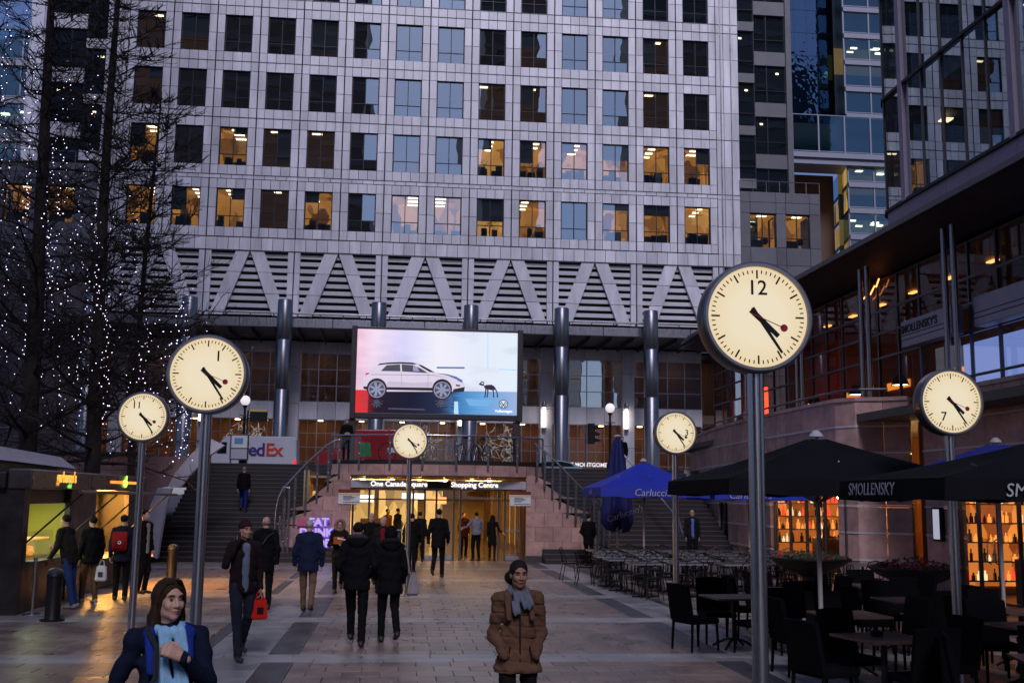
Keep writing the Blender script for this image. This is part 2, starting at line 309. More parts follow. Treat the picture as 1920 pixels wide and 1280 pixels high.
for r, zb in rowsZ.items():
    for i in range(14):
        xc = JX(i) + BW / 2; cz = zb - .70
        for (a, b, c, d) in P_CELL:
            v, f = panel_mesh(b - a, d - c, CLAD); small.add([(x + xc + a, y + TY, z + cz + c) for x, y, z in v], f)
        for (a, b, c, d) in P_PIER:
            if r in 'ABCD': piece("cladding_panel", PIER_ME, tower, loc=(xc + a, 0, cz + c - ZS), scale=(1, 1, (d - c) / 1.38))
            else:
                v, f = panel_mesh(b - a, d - c, CLAD); small.add([(x + xc + a, y + TY, z + cz + c) for x, y, z in v], f)
        y0, y1 = TY + .11, TY + .5
        core.box(xc - 1.55, y0, cz, xc - .97, y1, cz + 4.244); core.box(xc + .97, y0, cz, xc + 1.55, y1, cz + 4.244)
        core.box(xc - .97, y0, cz, xc + .97, y1, cz + .70); core.box(xc - .97, y0, cz + 3.54, xc + .97, y1, cz + 4.244)
        w = piece("window", FR_ME, tower, loc=(xc - .97, 0, zb - ZS))
        if r in 'ABCD':
            for sx in (0, 1):
                px = .055 + PW / 2 + sx * (PW + .056)
                piece("pane", PU, w, loc=(px, .21, (_zz + .05 + 2.785) / 2), rot=(random.gauss(0, .004), 0, random.gauss(0, .006)))
                piece("pane", PL, w, loc=(px, .21, (_zz + .055) / 2), rot=(random.gauss(0, .004), 0, random.gauss(0, .006)))
        else:
            gm = MB().box(.05, .205, .05, 1.89, .215, 2.79); gm.build("pane", PANE, w, world=False)
        lit = int(LIT[r][i]); x0, x1 = xc - 1.5, xc + 1.5; yb = TY + .5; ye = TY + 3.4 + random.random(); z0, z1 = zb - .1, zb + 3.0
        rm = MB().quad((x0, ye, z0), (x1, ye, z0), (x1, ye, z1), (x0, ye, z1)).quad((x0, yb, z0), (x0, ye, z0), (x0, ye, z1), (x0, yb, z1)).quad((x1, yb, z0), (x1, ye, z0), (x1, ye, z1), (x1, yb, z1)).quad((x0, yb, z1), (x1, yb, z1), (x1, ye, z1), (x0, ye, z1)).quad((x0, yb, z0), (x1, yb, z0), (x1, ye, z0), (x0, ye, z0))
        rm.build("office_room", ROOM[lit if lit < 2 else random.choice((2, 2, 3))], tower)
        if lit:
            lm = MB(); n = random.choice((2, 3, 3)) if lit == 2 else 1; xo = random.uniform(-.6, .6); lw_ = random.uniform(.2, .42)
            for q in range(n):
                yy = yb + .5 + q * 1.0; lm.box(xc + xo - lw_, yy, z1 - .06, xc + xo + lw_, yy + .3, z1 - .03)
            lm.build("ceiling_lamp", LAMP if lit == 2 else LAMP_S, tower)
        if random.random() < (.45 if lit else .25):
            sd = random.choice((0, 1, 2)); xa_, xb_ = ((xc - .95, xc - .02), (xc + .02, xc + .95), (xc - .95, xc + .95))[sd]; MB().box(xa_, yb - .15, zb + 2.8 - random.choice((.4, .7, 1.1, 1.6, 2.3)), xb_, yb - .13, zb + 2.82).build("roller_blind", BLIND, tower)
        if lit == 2:
            fm = MB(); zf = zb + .05
            for q in range(random.randint(3, 6)):
                a = xc + random.uniform(-1.0, .5); hh = random.uniform(.3, .95); fm.box(a, yb + .15, zf, a + random.uniform(.3, .7), yb + .5, zf + hh)
            if random.random() < .55:
                ax = xc + random.uniform(-.6, .6)
                for q in range(38):
                    an = random.uniform(0, 6.28); rr = random.uniform(.05, .42); c = Vector((ax + math.cos(an) * rr, yb + .35 + random.uniform(-.12, .12), zf + .9 + random.uniform(-.45, .5))); s_ = .09
                    d1 = Vector((random.gauss(0, 1), random.gauss(0, .4), random.gauss(0, 1))).normalized() * s_; d2 = d1.orthogonal().normalized() * s_ * .4
                    fm.quad(c - d1, c + d2, c + d1, c - d2)
                fm.tube((ax, yb + .35, zf), (ax, yb + .35, zf + .9), .02, n=5)
            fm.build("desk_and_plants", FURN, tower)
# belt between C and D, strip under D, piers at both ends
def strip(z0, z1, xs, mb=small, y=TY):
    for a, b in zip(xs[:-1], xs[1:]):
        v, f = panel_mesh(b - a - .03, z1 - z0 - .03, CLAD); mb.add([(p + a + .015, q + y, s + z0 + .015) for p, q, s in v], f)
xs14 = [JX(0) + .775 * k for k in range(57)]
strip(24.46, 24.76, xs14); strip(19.28, 20.19, xs14)
core.box(JX(0), TY + .11, 24.4, JX(14), TY + .5, 24.78); core.box(JX(0), TY + .11, 19.2, JX(14), TY + .5, 20.25)
zz = [19.28, 20.22, 22.3, 24.41, 24.76] + [24.76 + 2.122 * k for k in range(1, 11)]
for (xa, xb) in ((JX(0) - 1.5, JX(0)), (JX(14), JX(14) + 1.75)):
    for a, b in zip(zz[:-1], zz[1:]):
        n = 3
        for k in range(n): strip(a, b, [xa + (xb - xa) * k / n, xa + (xb - xa) * (k + 1) / n])
    core.box(xa, TY + .11, 14.3, xb, TY + .5, 46)
small.build("cladding_panels_small", CLAD, tower, kind="stuff"); core.build("wall", RECESS, tower)
# projecting rails (thin vertical ribs on every joint and lighter end ribs)
for i in range(0, 15):
    MB().box(JX(i) - .022, TY + .02, 19.2, JX(i) + .022, TY + .1, 46).build("joint_strip", RECESS, tower)
for x in (JX(0) - 1.1, JX(0) - .3, JX(14) + .35, JX(14) + 1.15): MB().box(x - .04, TY - .05, 14.6, x + .04, TY + .02, 46).build("vertical_rib", STEEL, tower)
for z in (46 - 7.81 - .0, 38.195 - .70, 33.25, 29.01, 24.76, 19.24): MB().box(JX(0) - 1.5, TY - .03, z - .02, JX(14) + 1.7, TY + .01, z + .02).build("horizontal_rail", STEEL_D, tower)
# ---- upper storeys, seen only as reflections: one joined mass
up = MB(); upg = MB()
for k in range(9):
    z = 46 + k * 4.244
    up.box(JX(0) - 1.5, TY, z, JX(14) + 1.7, TY + .4, z + 1.4)
    for i in range(15): up.box(JX(i) - .57, TY, z + 1.4, JX(i) + .57, TY + .4, z + 4.244)
upg.box(JX(0), TY + .3, 46, JX(14), TY + .38, 84)
up.build("upper_wall", CLAD, tower); upg.build("upper_glazing", mat("upper_glass", (.03, .035, .045), .06, .4), tower)
# ---- truss band with louvres
SL = mat("louvre_slat", (.68, .66, .70), .45, .15, var=.08, nscale=.6, namt=.12)
for i in range(-1, 15, 2):
    xa, xb = JX(max(i, -1)) - (0 if i >= 0 else -BW + 1.5), JX(i + 2) if i < 13 else JX(14) + 1.7
    if i == -1: xa = JX(0) - 1.5
for k in range(9):
    z = 14.72 + k * .515
    for i in range(0, 14, 2): MB().box(JX(i) + .42, TY + .32, z, JX(i + 2) - .42, TY + .42, z + .285).build("louvre_slat", SL, tower)
MB().box(JX(0) - 1.5, TY + .75, 14.3, JX(14) + 1.7, TY + .8, 19.3).build("louvre_backing", RECESS, tower)
for i in range(0, 15, 2):
    for s in (-1, 1):
        x = JX(i) + s * .235
        for (a, b) in ((14.6, 16.15), (16.18, 17.7), (17.73, 19.25)): MB().bbox(x - .195, TY + .0, a, x + .195, TY + .3, b, .012).build("truss_post", CLAD, tower)
for i in range(1, 15, 2):
    for s in (-1, 1):
        if i == 13 and s == 1: pass
        xt, xb = JX(i) + s * .02, JX(i) + s * (BW - .42)
        n = 3
        for k in range(n):
            t0, t1 = k / n, (k + 1) / n - .008
            za, zb_ = 19.25 - 4.65 * t0, 19.25 - 4.65 * t1; a0 = xt + (xb - .95 * s - xt) * t0; a1 = xt + (xb - .95 * s - xt) * t1
            MB().prism([(a0, za), (a0 + s * .95, za), (a1 + s * .95, zb_), (a1, zb_)], .3, 'y', (0, TY + .02, 0)).build("truss_diagonal", CLAD, tower)
for s, xa in ((-1, JX(0) - 1.5), (1, JX(14) + .43)):
    for k in range(4): strip(14.6 + k * 1.16, 14.6 + (k + 1) * 1.16, [xa, xa + .65, xa + 1.3])
strip(14.15, 14.6, xs14)
# ---- entrance canopy, colonnade and lobby wall
can = MB().box(-24, 73.6, 13.45, 26, 80, 13.75); can.build("canopy_roof", STEEL_D, tower)
for k, i in enumerate(range(-1, 15)): MB().bbox(JX(i) + .02, 73.4, 13.35, JX(i + 1) - .02, 73.6, 13.95, .02).build("canopy_fascia", STEEL, tower)
MB().tube((-24, 73.2, 14.25), (26, 73.2, 14.25), .06).build("canopy_rail", STEEL, tower, smooth=True)
for i in range(-14, 17):
    x = i * 1.55 + .7; MB().tube((x, 73.2, 14.25), (x, 73.5, 13.9), .035, n=6).build("rail_bracket", STEEL_D, tower)
    MB().box(x - .03, 73.7, 13.1, x + .03, 79.8, 13.45).build("canopy_rib", STEEL_D, tower)
COLM = mat("column_steel", (.24, .24, .26), .36, 1., nscale=20, namt=.1, grain=(1, 1, .03))
for i in range(-2, 14, 2):
    c = MB().lathe([(0, 0), (.5, 0), (.5, 5.6), (.485, 5.62), (.485, 5.66), (.5, 5.68), (.5, 8.9), (.485, 8.92), (.485, 8.96), (.5, 8.98), (.5, 11.6), (.47, 11.64), (0, 11.64)], 36)
    piece("column", c.mesh("column", COLM, True), tower, loc=(JX(i), 72.3 - TY, 0))
LY = 80.0
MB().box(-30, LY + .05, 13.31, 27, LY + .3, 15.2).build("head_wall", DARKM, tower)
lob = MB()
LAMPW = emat("lobby_lamp", (1., .6, .28), 8.)
WOODW = mat("lobby_timber_wall", (.20, .10, .055), .45, 0, nscale=3, namt=.3, grain=(1, 1, .1))
MB().box(-30, 85, ZS, 27, 85.2, 13.2).build("lobby_back_wall", WOODW, tower)
MB().box(-30, LY + .3, 13.1, 27, 88.2, 13.3).build("lobby_ceiling", DARKM, tower); MB().box(-30, LY + .3, 7.85, 27, 84.9, 8.5).build("mezzanine_floor", mat("mezzanine", (.22, .13, .09), .6), tower)
for i in range(-2, 14):
    for zl, n in ((13.05, 3), (7.8, 3)):
        for q in range(n):
            x = JX(i) + .6 + q * 1.0; MB().box(x, 82 + (q % 2) * 1.6, zl - .05, x + .35, 82.35 + (q % 2) * 1.6, zl).build("lobby_lamp", LAMPW, tower)
for i in range(-2, 14, 2):
    xa, xb = JX(i) + .45, JX(i + 2) - .45
    for (z0, z1) in ((ZS, 5.9), (5.93, 8.7), (8.73, 11.4), (11.43, 13.3)): MB().bbox(JX(i) - .45, LY - .35, z0, JX(i) + .45, LY + .25, z1, .02).build("pilaster_panel", CLAD, tower)
    n = 4; dx = (xb - xa) / n
    for k in range(n):
        for (z0, z1) in ((12.5, 13.3), (7.62, 8.88)): MB().bbox(xa + k * dx + .012, LY, z0, xa + (k + 1) * dx - .012, LY + .2, z1, .015).build("spandrel_panel", CLAD, tower)
    w = MB()
    for k in range(n + 1): x = min(max(xa + k * dx, xa + .03), xb - .03); w.box(x - .03, LY + .02, 8.88, x + .03, LY + .16, 12.5); w.box(x - .03, LY + .02, ZS, x + .03, LY + .16, 7.62)
    for z in (8.9, 10.08, 11.28, 12.46, 5.6, 7.6): w.box(xa, LY + .03, z - .025, xb, LY + .15, z + .025)
    for k in range(2 * n + 1): x = xa + k * dx / 2; w.box(x - .012, LY + .05, ZS, x + .012, LY + .12, 7.62)
    w.box(xa, LY + .04, 6.6, xb, LY + .14, 6.64).box(xa, LY + .04, 4.55, xb, LY + .14, 4.6)
    w = w.build("lobby_window", STEEL, tower)
    if i in (2, 6, 8):
        sc_ = MB(); rq = random.Random(i)
        for _ in range(46):
            x = rq.uniform(xa + 1.2, xb - 1.6); z = rq.uniform(4.6, 7.2); sc_.path([(x + rq.gauss(0, .22), LY + .6, z + rq.gauss(0, .22)) for _ in range(4)], .016, 3)
        sc_.build("window_decoration", emat("tinsel_white", (.9, .85, .8), .28), tower, kind="stuff")
    for k in range(n):
        for (z0, z1) in ((8.92, 10.06), (10.1, 11.26), (11.3, 12.44), (ZS + .1, 5.58), (5.62, 7.58)):
            MB().quad((-dx / 2 + .03, 0, z0 - 8), (dx / 2 - .03, 0, z0 - 8), (dx / 2 - .03, 0, z1 - 8), (-dx / 2 + .03, 0, z1 - 8)).build("pane", PANE if z0 > 8 else SHOPG, w, world=False).location = (xa + (k + .5) * dx, LY + .1, 8)
SCON = emat("sconce_light", (1., .86, .72), 3.)
for i in (8, 10, 12, 2):
    s_ = MB().lathe([(0, 0), (.09, 0), (.09, 1.5), (0, 1.5)], 14); o = piece("wall_light", s_.mesh("wall_light", SCON, True), tower, loc=(JX(i) - .2, LY - .55 - TY, 7.3 - ZS))
    MB().lathe([(0, 1.5), (.17, 1.5), (.17, 1.75), (.12, 1.95), (0, 1.95)], 14).lathe([(0, -.25), (.14, -.25), (.17, 0), (0, 0)], 14).build("cap", STEEL, o, world=False)
# name over the shop front
o = piece("lettering", text_mesh("BERT MONTGOMERY", .42, emat("shop_lettering", (.9, .85, .9), .5), bold=.012), tower, loc=(14.0, LY - .05 - TY, 4.62 - ZS), rot=FACE_CAM)
RB = emat("red_neon_band", (1., .08, .03), 1.6)
MB().box(12.2, LY + .5, 3.9, 17, LY + .6, 4.05).build("neon_band", RB, tower)
# ---- stepped re-entrant corners and lower wings
for s in (1, -1):
    e = JX(14) + 1.7 if s == 1 else JX(0) - 1.5
    for st, (off, wd, yy) in enumerate(((0., 1.9, TY + 1.6), (1.9, 3.1, TY + 3.2))):
        xa, xb = (e + off, e + off + wd) if s == 1 else (e - off - wd, e - off)
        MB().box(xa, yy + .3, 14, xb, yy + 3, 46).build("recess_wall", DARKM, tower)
        ph = 0 if st else 2.1
        for k in range(7):
            z = 19.5 + k * 4.244 + ph
            MB().bbox(xa + .02, yy, z, xb - .02, yy + .3, z + (1.15 if st else .75), .015).build("spandrel_panel", CLAD_SHADE if s == 1 else CLAD, tower)
            w = MB(); h0, h1 = z + (1.15 if st else .75), z + 4.244
            for x in ((xa + .03, xb - .03, (xa + xb) / 2) if st else (xa + .5, xa + .03, xb - .03)): w.box(x - .04, yy + .1, h0, x + .04, yy + .2, h1)
            w.box(xa, yy + .09, h0 + 1, xb, yy + .21, h0 + 1.05).box(xa, yy + .09, h0, xb, yy + .21, h0 + .06).box(xa, yy + .09, h1 - .06, xb, yy + .21, h1); w = w.build("window", FRAME, tower)
            MB().quad((xa + .04, yy + .22, h0), (xb - .04, yy + .22, h0), (xb - .04, yy + .22, h1), (xa + .04, yy + .22, h1)).build("pane", PANE, w)
            if random.random() < .6:
                x = random.uniform(xa + .3, xb - .5); MB().box(x, yy + .27, h1 - .6, x + .25, yy + .29, h1 - .45).build("ceiling_lamp", LAMP_S, tower)
    xo = e + 5.0 if s == 1 else e - 5.0
    MB().box(xo, TY + 3.1, 14, xo + s * .45, TY + 6, 46).build("corner_pier", CLAD_SHADE if s == 1 else CLAD, tower)
    # lower wing with two lit windows and a roof-edge rail
    xa, xb = (e, e + 6.2) if s == 1 else (e - 9.5, e)
    m = CLAD_SHADE
    wins = [(xa + .75, xa + 2.75), (xa + 3.5, xa + 5.35)] if s == 1 else [(xb - 3.3, xb - 1.5), (xb - 6.2, xb - 4.4), (xb - 8.9, xb - 7.2)]
    xs = [xa] + [v for w_ in wins for v in w_] + [xb] if s == 1 else [xa] + [v for w_ in wins[::-1] for v in w_] + [xb]
    zc = [ZS, 6, 8.6, 11.2, 13.8, 16.6, 19.5, 20.85, 23.45, 24.3, 25.1]
    for zi, (z0, z1) in enumerate(zip(zc[:-1], zc[1:])):
        for xi, (a, b) in enumerate(zip(xs[:-1], xs[1:])):
            if zi == 7 and xi % 2 == 1: continue
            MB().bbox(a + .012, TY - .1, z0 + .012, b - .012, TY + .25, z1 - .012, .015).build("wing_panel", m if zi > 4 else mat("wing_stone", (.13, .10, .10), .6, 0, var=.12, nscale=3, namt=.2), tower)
    MB().box(xa, TY + .2, ZS, xb, TY + .26, 20.85).box(xa, TY + .2, 23.45, xb, TY + .26, 25).build("wing_core", RECESS, tower)
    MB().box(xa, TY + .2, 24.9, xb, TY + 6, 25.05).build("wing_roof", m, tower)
    for wx in wins:
        fm, _ = window_meshes(wx[1] - wx[0], 2.6); w = piece("window", fm, tower, loc=(wx[0], 0, 20.85 - ZS))
        MB().quad((.05, .21, .05), (wx[1] - wx[0] - .05, .21, .05), (wx[1] - wx[0] - .05, .21, 2.55), (.05, .21, 2.55)).build("pane", PANE, w, world=False)
        MB().quad((wx[0] - .3, TY + 2.6, 20.6), (wx[1] + .3, TY + 2.6, 20.6), (wx[1] + .3, TY + 2.6, 23.6), (wx[0] - .3, TY + 2.6, 23.6)).quad((wx[0] - .3, TY + .3, 23.6), (wx[1] + .3, TY + .3, 23.6), (wx[1] + .3, TY + 2.6, 23.6), (wx[0] - .3, TY + 2.6, 23.6)).build("office_room", ROOM[2], tower)
        MB().box(wx[0] + .9, TY + .9, 23.5, wx[0] + 1.6, TY + 1.2, 23.54).build("ceiling_lamp", LAMP, tower)
        MB().box(wx[0] + .1, TY + .4, 20.9, wx[0] + 1.1, TY + .7, 21.5).sphere((wx[0] + 1.3, TY + .6, 21.5), (.3, .2, .3), 8, 6).build("desk_and_plants", FURN, tower)
    rl = MB(); rl.tube((xa, TY, 25.95), (xb, TY, 25.95), .035, n=6)
    for k in range(7): x = xa + (xb - xa) * k / 6; rl.tube((x, TY, 25.05), (x, TY, 25.95), .03, n=6)
    rl.build("roof_rail", STEEL, tower)
# ================================================================== stairs up to the street, left and right of the mall entrance
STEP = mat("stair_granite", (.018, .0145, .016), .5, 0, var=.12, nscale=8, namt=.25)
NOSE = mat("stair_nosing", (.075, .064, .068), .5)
NR = 22; RISE = ZS / NR; RUN = 7.5 / (NR - 1)
for nm, xa, xb in (("stairs_left", -7.75, -2.0), ("stairs_right", 4.9, 11.6)):
    st = bpy.data.objects.new(nm, None); COL.objects.link(st); st.location = (xa, 36, 0); tag(st, kind="structure")
    for k in range(NR):
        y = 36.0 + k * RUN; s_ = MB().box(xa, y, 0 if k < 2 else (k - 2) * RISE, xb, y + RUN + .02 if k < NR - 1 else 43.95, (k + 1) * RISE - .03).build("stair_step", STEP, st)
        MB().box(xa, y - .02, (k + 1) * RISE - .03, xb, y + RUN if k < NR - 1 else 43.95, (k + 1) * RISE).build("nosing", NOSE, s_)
# ---- mall entrance block: cheek walls, bowed terrace, doors
ent = thing("mall_entrance", "pink stone mall entrance with warm-lit glass doors under a bowed terrace", "entrance", (1.4, 37.5, 0))
def course_wall(parent, xa, xb, y, dirx, diag, z_c=.48, w=.62, t=.3):
    """stone panels in a frontal wall whose top follows the line diag(x)"""
    nz = 7
    for k in range(nz):
        z0, z1 = .22 + k * z_c, .22 + (k + 1) * z_c; x = xa - (w / 2 if k % 2 else 0)
        while x < xb:
            a, b = max(x, xa) + .006, min(x + w, xb) - .006; x += w
            if b - a < .05: continue
            ta, tb = min(z1 - .006, diag(a)), min(z1 - .006, diag(b))
            if max(ta, tb) < z0 + .03: continue
            p = [(a, z0), (b, z0), (b, max(tb, z0 + .001)), (a, max(ta, z0 + .001))]
            MB().prism(p, t, 'y', (0, y, 0)).build("stone_panel", STONE, parent)
dl = lambda x: min(2.88, .82 + (x + 3.95) * 1.12); dr = lambda x: min(2.88, 2.95 - (x - 4.95) * 1.13)
course_wall(ent, -4.0, -1.55, 36.85, 1, dl); course_wall(ent, 4.35, 7.0, 36.85, 1, dr)
MB().prism([(-4.0, 0), (-1.55, 0), (-1.55, 2.86), (-2.15, 2.86), (-4.0, .78)], .25, 'y', (0, 37.05, 0)).prism([(4.35, 0), (7.0, 0), (7.0, .6), (5.0, 2.86), (4.35, 2.86)], .25, 'y', (0, 37.05, 0)).build("wall_core", RECESS, ent)
MB().box(-4.05, 36.8, 0, -1.5, 37.0, .215).box(4.3, 36.8, 0, 7.05, 37.0, .215).build("plinth", STONE_D, ent)
# bowed terrace edge
def bow(x): return 37.25 - 1.25 * (1 - ((x - 1.35) / 3.6) ** 2)
NB = 12
for k in range(NB):
    a = -2.25 + 7.2 * k / NB; b = -2.25 + 7.2 * (k + 1) / NB
    MB().add([(a + .005, bow(a), 2.84), (b - .005, bow(b), 2.84), (b - .005, bow(b) + .25, 2.84), (a + .005, bow(a) + .25, 2.84), (a + .005, bow(a), 3.2), (b - .005, bow(b), 3.2), (b - .005, bow(b) + .25, 3.2), (a + .005, bow(a) + .25, 3.2)],
             [(0, 3, 2, 1), (4, 5, 6, 7), (0, 1, 5, 4), (1, 2, 6, 5), (2, 3, 7, 6), (3, 0, 4, 7)]).build("stone_panel", STONE, ent)
xsb = [-2.25 + 7.2 * k / 24 for k in range(25)]
top = [(x, bow(x) + .02) for x in xsb] + [(4.95, 43.95), (-2.25, 43.95)]
MB().prism(top, .15, 'z', (0, 0, 3.2)).build("terrace_floor", STEP, ent)
MB().prism([(x, bow(x) + .2) for x in xsb] + [(4.95, 38.0), (-2.25, 38.0)], .03, 'z', (0, 0, 2.80)).build("soffit", mat("warm_soffit", (.30, .2, .14), .6), ent)
SIGNB = mat("sign_fascia", (.42, .42, .47), .45, .3, nscale=2, namt=.1)
MB().bbox(-2.13, 36.98, 2.42, 1.0, 37.1, 2.69, .01).build("sign_fascia", SIGNB, ent); MB().bbox(1.9, 36.98, 2.42, 4.52, 37.1, 2.69, .01).build("sign_fascia", SIGNB, ent)
MB().box(1.0, 37.0, 2.44, 1.9, 37.1, 2.67).build("sign_infill", BLACK, ent)
SGL = emat("sign_letters", (1., .92, .88), .8)
piece("lettering", text_mesh("One Canada Square", .235, SGL, bold=.004), ent, loc=(-.02 - 1.4 + .0, 36.97 - 37.5, 2.555), rot=FACE_CAM).location.x = .05 - 1.4
piece("lettering", text_mesh("Shopping Centre", .235, SGL, bold=.004), ent, loc=(2.6 - 1.4, 36.97 - 37.5, 2.555), rot=FACE_CAM)
NOTW = mat("notice_white", (.72, .72, .74), .5); NOTT = mat("notice_ink", (.03, .03, .06), .6); NOTY = mat("notice_yellow", (.7, .55, .08), .5); NOTR = mat("notice_red", (.16, .02, .025), .5)
for xa in (-1.95, 3.78):
    n = MB().box(xa, 36.8, 1.88, xa + .72, 36.84, 2.24).build("notice_board", NOTW, ent, label="white wayfinding board with a yellow stripe and dark heading")
    MB().box(xa, 36.79, 2.18, xa + .72, 36.8, 2.22).build("stripe", NOTY, n); MB().box(xa, 36.8, 2.25, xa + .72, 36.84, 2.36).build("heading", NOTR, n)
    ink = MB()
    for q, (dx, ln) in enumerate(((.16, .3), (.16, .4), (.16, .34), (.16, .24))): ink.box(xa + dx, 36.79, 2.13 - q * .04, xa + dx + ln, 36.8, 2.145 - q * .04)
    ink.box(xa + .16, 36.79, 1.93, xa + .7, 36.8, 1.945).build("printed_lines", NOTT, n)
# doors and hall
DOORF = mat("door_frame_metal", (.12, .11, .10), .35, .8)
fr = MB()
for x in (-1.5, -.95, .55, .95, 1.35, 1.95, 2.18, 3.5, 3.72, 4.28): fr.box(x - .035, 37.8, 0, x + .035, 37.92, 2.45)
fr.box(-1.5, 37.81, 2.02, 4.3, 37.9, 2.07).box(-1.5, 37.81, 2.38, 4.3, 37.9, 2.45)
fr.build("door_frame", DOORF, ent)
for k, (a, b) in enumerate(((-1.46, -.99), (-.91, .51), (.99, 1.31), (1.39, 1.91), (3.76, 4.24))):
    d = MB().box(a, 37.84, .0, b, 37.88, .16).box(a, 37.84, .98, b, 37.88, 1.03).build("glass_door", STEEL, ent)
    MB().quad((a, 37.86, .16), (b, 37.86, .16), (b, 37.86, 2.02), (a, 37.86, 2.02)).build("pane", CLEAR, d)
    MB().tube((b - .08, 37.78, .7), (b - .08, 37.78, 1.3), .018).build("pull_handle", STEEL, d)
for (a, b) in ((-1.46, -.99), (-.91, .51), (.59, .91), (.99, 1.91), (1.99, 2.14), (2.22, 3.46), (3.54, 3.68), (3.76, 4.24)): MB().quad((a, 37.86, 2.08), (b, 37.86, 2.08), (b, 37.86, 2.38), (a, 37.86, 2.38)).build("transom_pane", CLEAR, ent)
HALLW = mat("hall_wall", (.62, .42, .2), .4, 0, nscale=1.5, namt=.15); HALLF = mat("hall_floor", (.3, .24, .17), .12, 0, nscale=3, namt=.2)
MB().box(-3, 58, 0, 6, 58.2, 3).box(-3.2, 37.95, 0, -3, 58, 3).box(4.75, 37.95, 0, 4.95, 58, 3).build("hall_wall", HALLW, ent)
MB().box(-3, 37.95, -.02, 4.75, 58, .004).build("hall_floor", HALLF, ent); MB().box(-3, 37.95, 2.75, 4.75, 58, 2.82).build("hall_ceiling", mat("hall_ceiling", (.55, .42, .28), .6), ent)
HL = emat("hall_light", (1., .62, .2), 5.); HL2 = emat("hall_downlight", (1., .5, .12), 48.)
for k in range(9):
    y = 39 + k * 2.1
    for x in (-1.6, 0.4, 2.4): MB().box(x, y, 2.68, x + 1.3, y + .16, 2.73).build("ceiling_light_strip", HL, ent)
for x in (-1.2, -.2, .75, 1.65, 2.6, 3.2): MB().tube((x, 38.3, 2.62), (x, 38.3, 2.72), .07, n=10).build("downlight", HL2, ent)
for k in range(6): MB().box(4.6, 39 + k * 2.4, .3, 4.74, 40.3 + k * 2.4, 2.4).build("shop_front_light", emat("hall_shop_glow", (1., .6, .2), .5), ent)
for k in range(5): MB().box(-2.99, 39.5 + k * 3, .4, -2.9, 41.6 + k * 3, 2.3).build("shop_front_light", emat("hall_shop_glow2", (1., .5, .18), .5), ent)
for k in range(10):
    y = 39.0 + k * 1.9; MB().bbox(4.45, y, 0, 4.62, y + .35, 2.75, .02).build("pilaster", mat("hall_pilaster", (.2, .11, .05), .35), ent); MB().bbox(-2.95, y + .6, 0, -2.6, y + 1.0, 2.75, .02).build("pilaster", mat("hall_pilaster", (.2, .11, .05), .35), ent)
    MB().box(-2.9, y, 2.6, 4.7, y + .1, 2.75).build("ceiling_beam", mat("hall_beam", (.16, .1, .06), .5), ent)
for (x, z, w_, c) in ((-1.9, 1.9, .9, (1., .9, .7)), (.2, 2.0, 1.0, (1., .95, .85)), (1.6, 1.85, .5, (1., .3, .1))): MB().box(x, 47.0, z, x + w_, 47.05, z + .28).build("shop_sign", emat("hall_sign_%d" % int(x * 10), c, 1.4), ent)
for (x0_, x1_) in ((-2.6, -1.0), (-.8, .9), (1.2, 2.0)): MB().box(x0_, 48.6, 0, x1_, 48.7, 2.4).build("shop_unit", roommat("hall_shop_unit", (.06, .03, .01), (1., .55, .16), .7, 2.2), ent)
# inner shop clutter seen through the doors
cl = MB()
for k in range(14): x = random.uniform(-2, 1.5); y = random.uniform(44, 55); h = random.uniform(.6, 1.5); cl.bbox(x, y, 0, x + random.uniform(.3, .9), y + .4, h, .03)
cl.build("mall_counter", mat("mall_counter", (.16, .09, .05), .4, 0, var=.4), ent)
# ---- balustrades
RAILW = mat("handrail_steel", (.62, .61, .66), .22, 1.)
def balustrade(label, pts, base, loc, glass_drop=.06, posts=8, name="glass_balustrade"):
    b = thing(name, label, "balustrade", loc)
    MB().path(pts, .03, 10).build("handrail", RAILW, b, smooth=True)
    def at(P, t):
        ls = [0]; 
        for p, q in zip(P[:-1], P[1:]): ls.append(ls[-1] + (Vector(q) - Vector(p)).length)
        d = t * ls[-1]
        for i in range(len(P) - 1):
            if d <= ls[i + 1] + 1e-6: u = (d - ls[i]) / (ls[i + 1] - ls[i]); return Vector(P[i]).lerp(Vector(P[i + 1]), u)
        return Vector(P[-1])
    for k in range(posts):
        u = k / (posts - 1); t_, q_ = at(pts, u), at(base, u)
        MB().box(q_.x - .035, q_.y - .012, q_.z - .28, q_.x + .035, q_.y + .03, t_.z - .02).build("post", STEEL_D, b)
        fx = MB()
        for zz_ in (.25, .6): fx.tube((q_.x, q_.y - .035, q_.z + zz_), (q_.x, q_.y - .01, q_.z + zz_), .022, n=8)
        fx.build("fixing", RAILW, b)
    for k in range(posts - 1):
        u0, u1 = (k + .06) / (posts - 1), (k + .94) / (posts - 1)
        a, c, d, e = at(base, u0), at(base, u1), at(pts, u1), at(pts, u0)
        MB().quad((a.x, a.y, a.z), (c.x, c.y, c.z), (d.x, d.y, d.z - glass_drop), (e.x, e.y, e.z - glass_drop)).build("glass_panel", CLEAR, b)
    return b
yb = 36.72
balustrade("glass balustrade climbing beside the left stairs with pale curved handrail", [(-3.72, yb, 2.40), (-3.4, yb, 2.78), (-2.98, yb, 3.25), (-2.4, yb, 3.8), (-2.1, yb, 3.98), (-1.95, yb, 4.0)], [(-3.72, yb, 1.05), (-2.9, yb, 1.98), (-1.95, yb, 3.05)], (-3.7, yb, 1), posts=6)
balustrade("short curved glass balustrade at the foot of the left stairs", [(-3.94, yb - .3, .95), (-3.94, yb - .3, 1.6), (-3.87, yb - .3, 2.05), (-3.72, yb - .3, 2.4), (-3.52, yb - .3, 2.38)], [(-3.94, yb - .3, .3), (-3.8, yb - .3, .3), (-3.52, yb - .3, .5)], (-3.9, yb - .3, 0), posts=4)
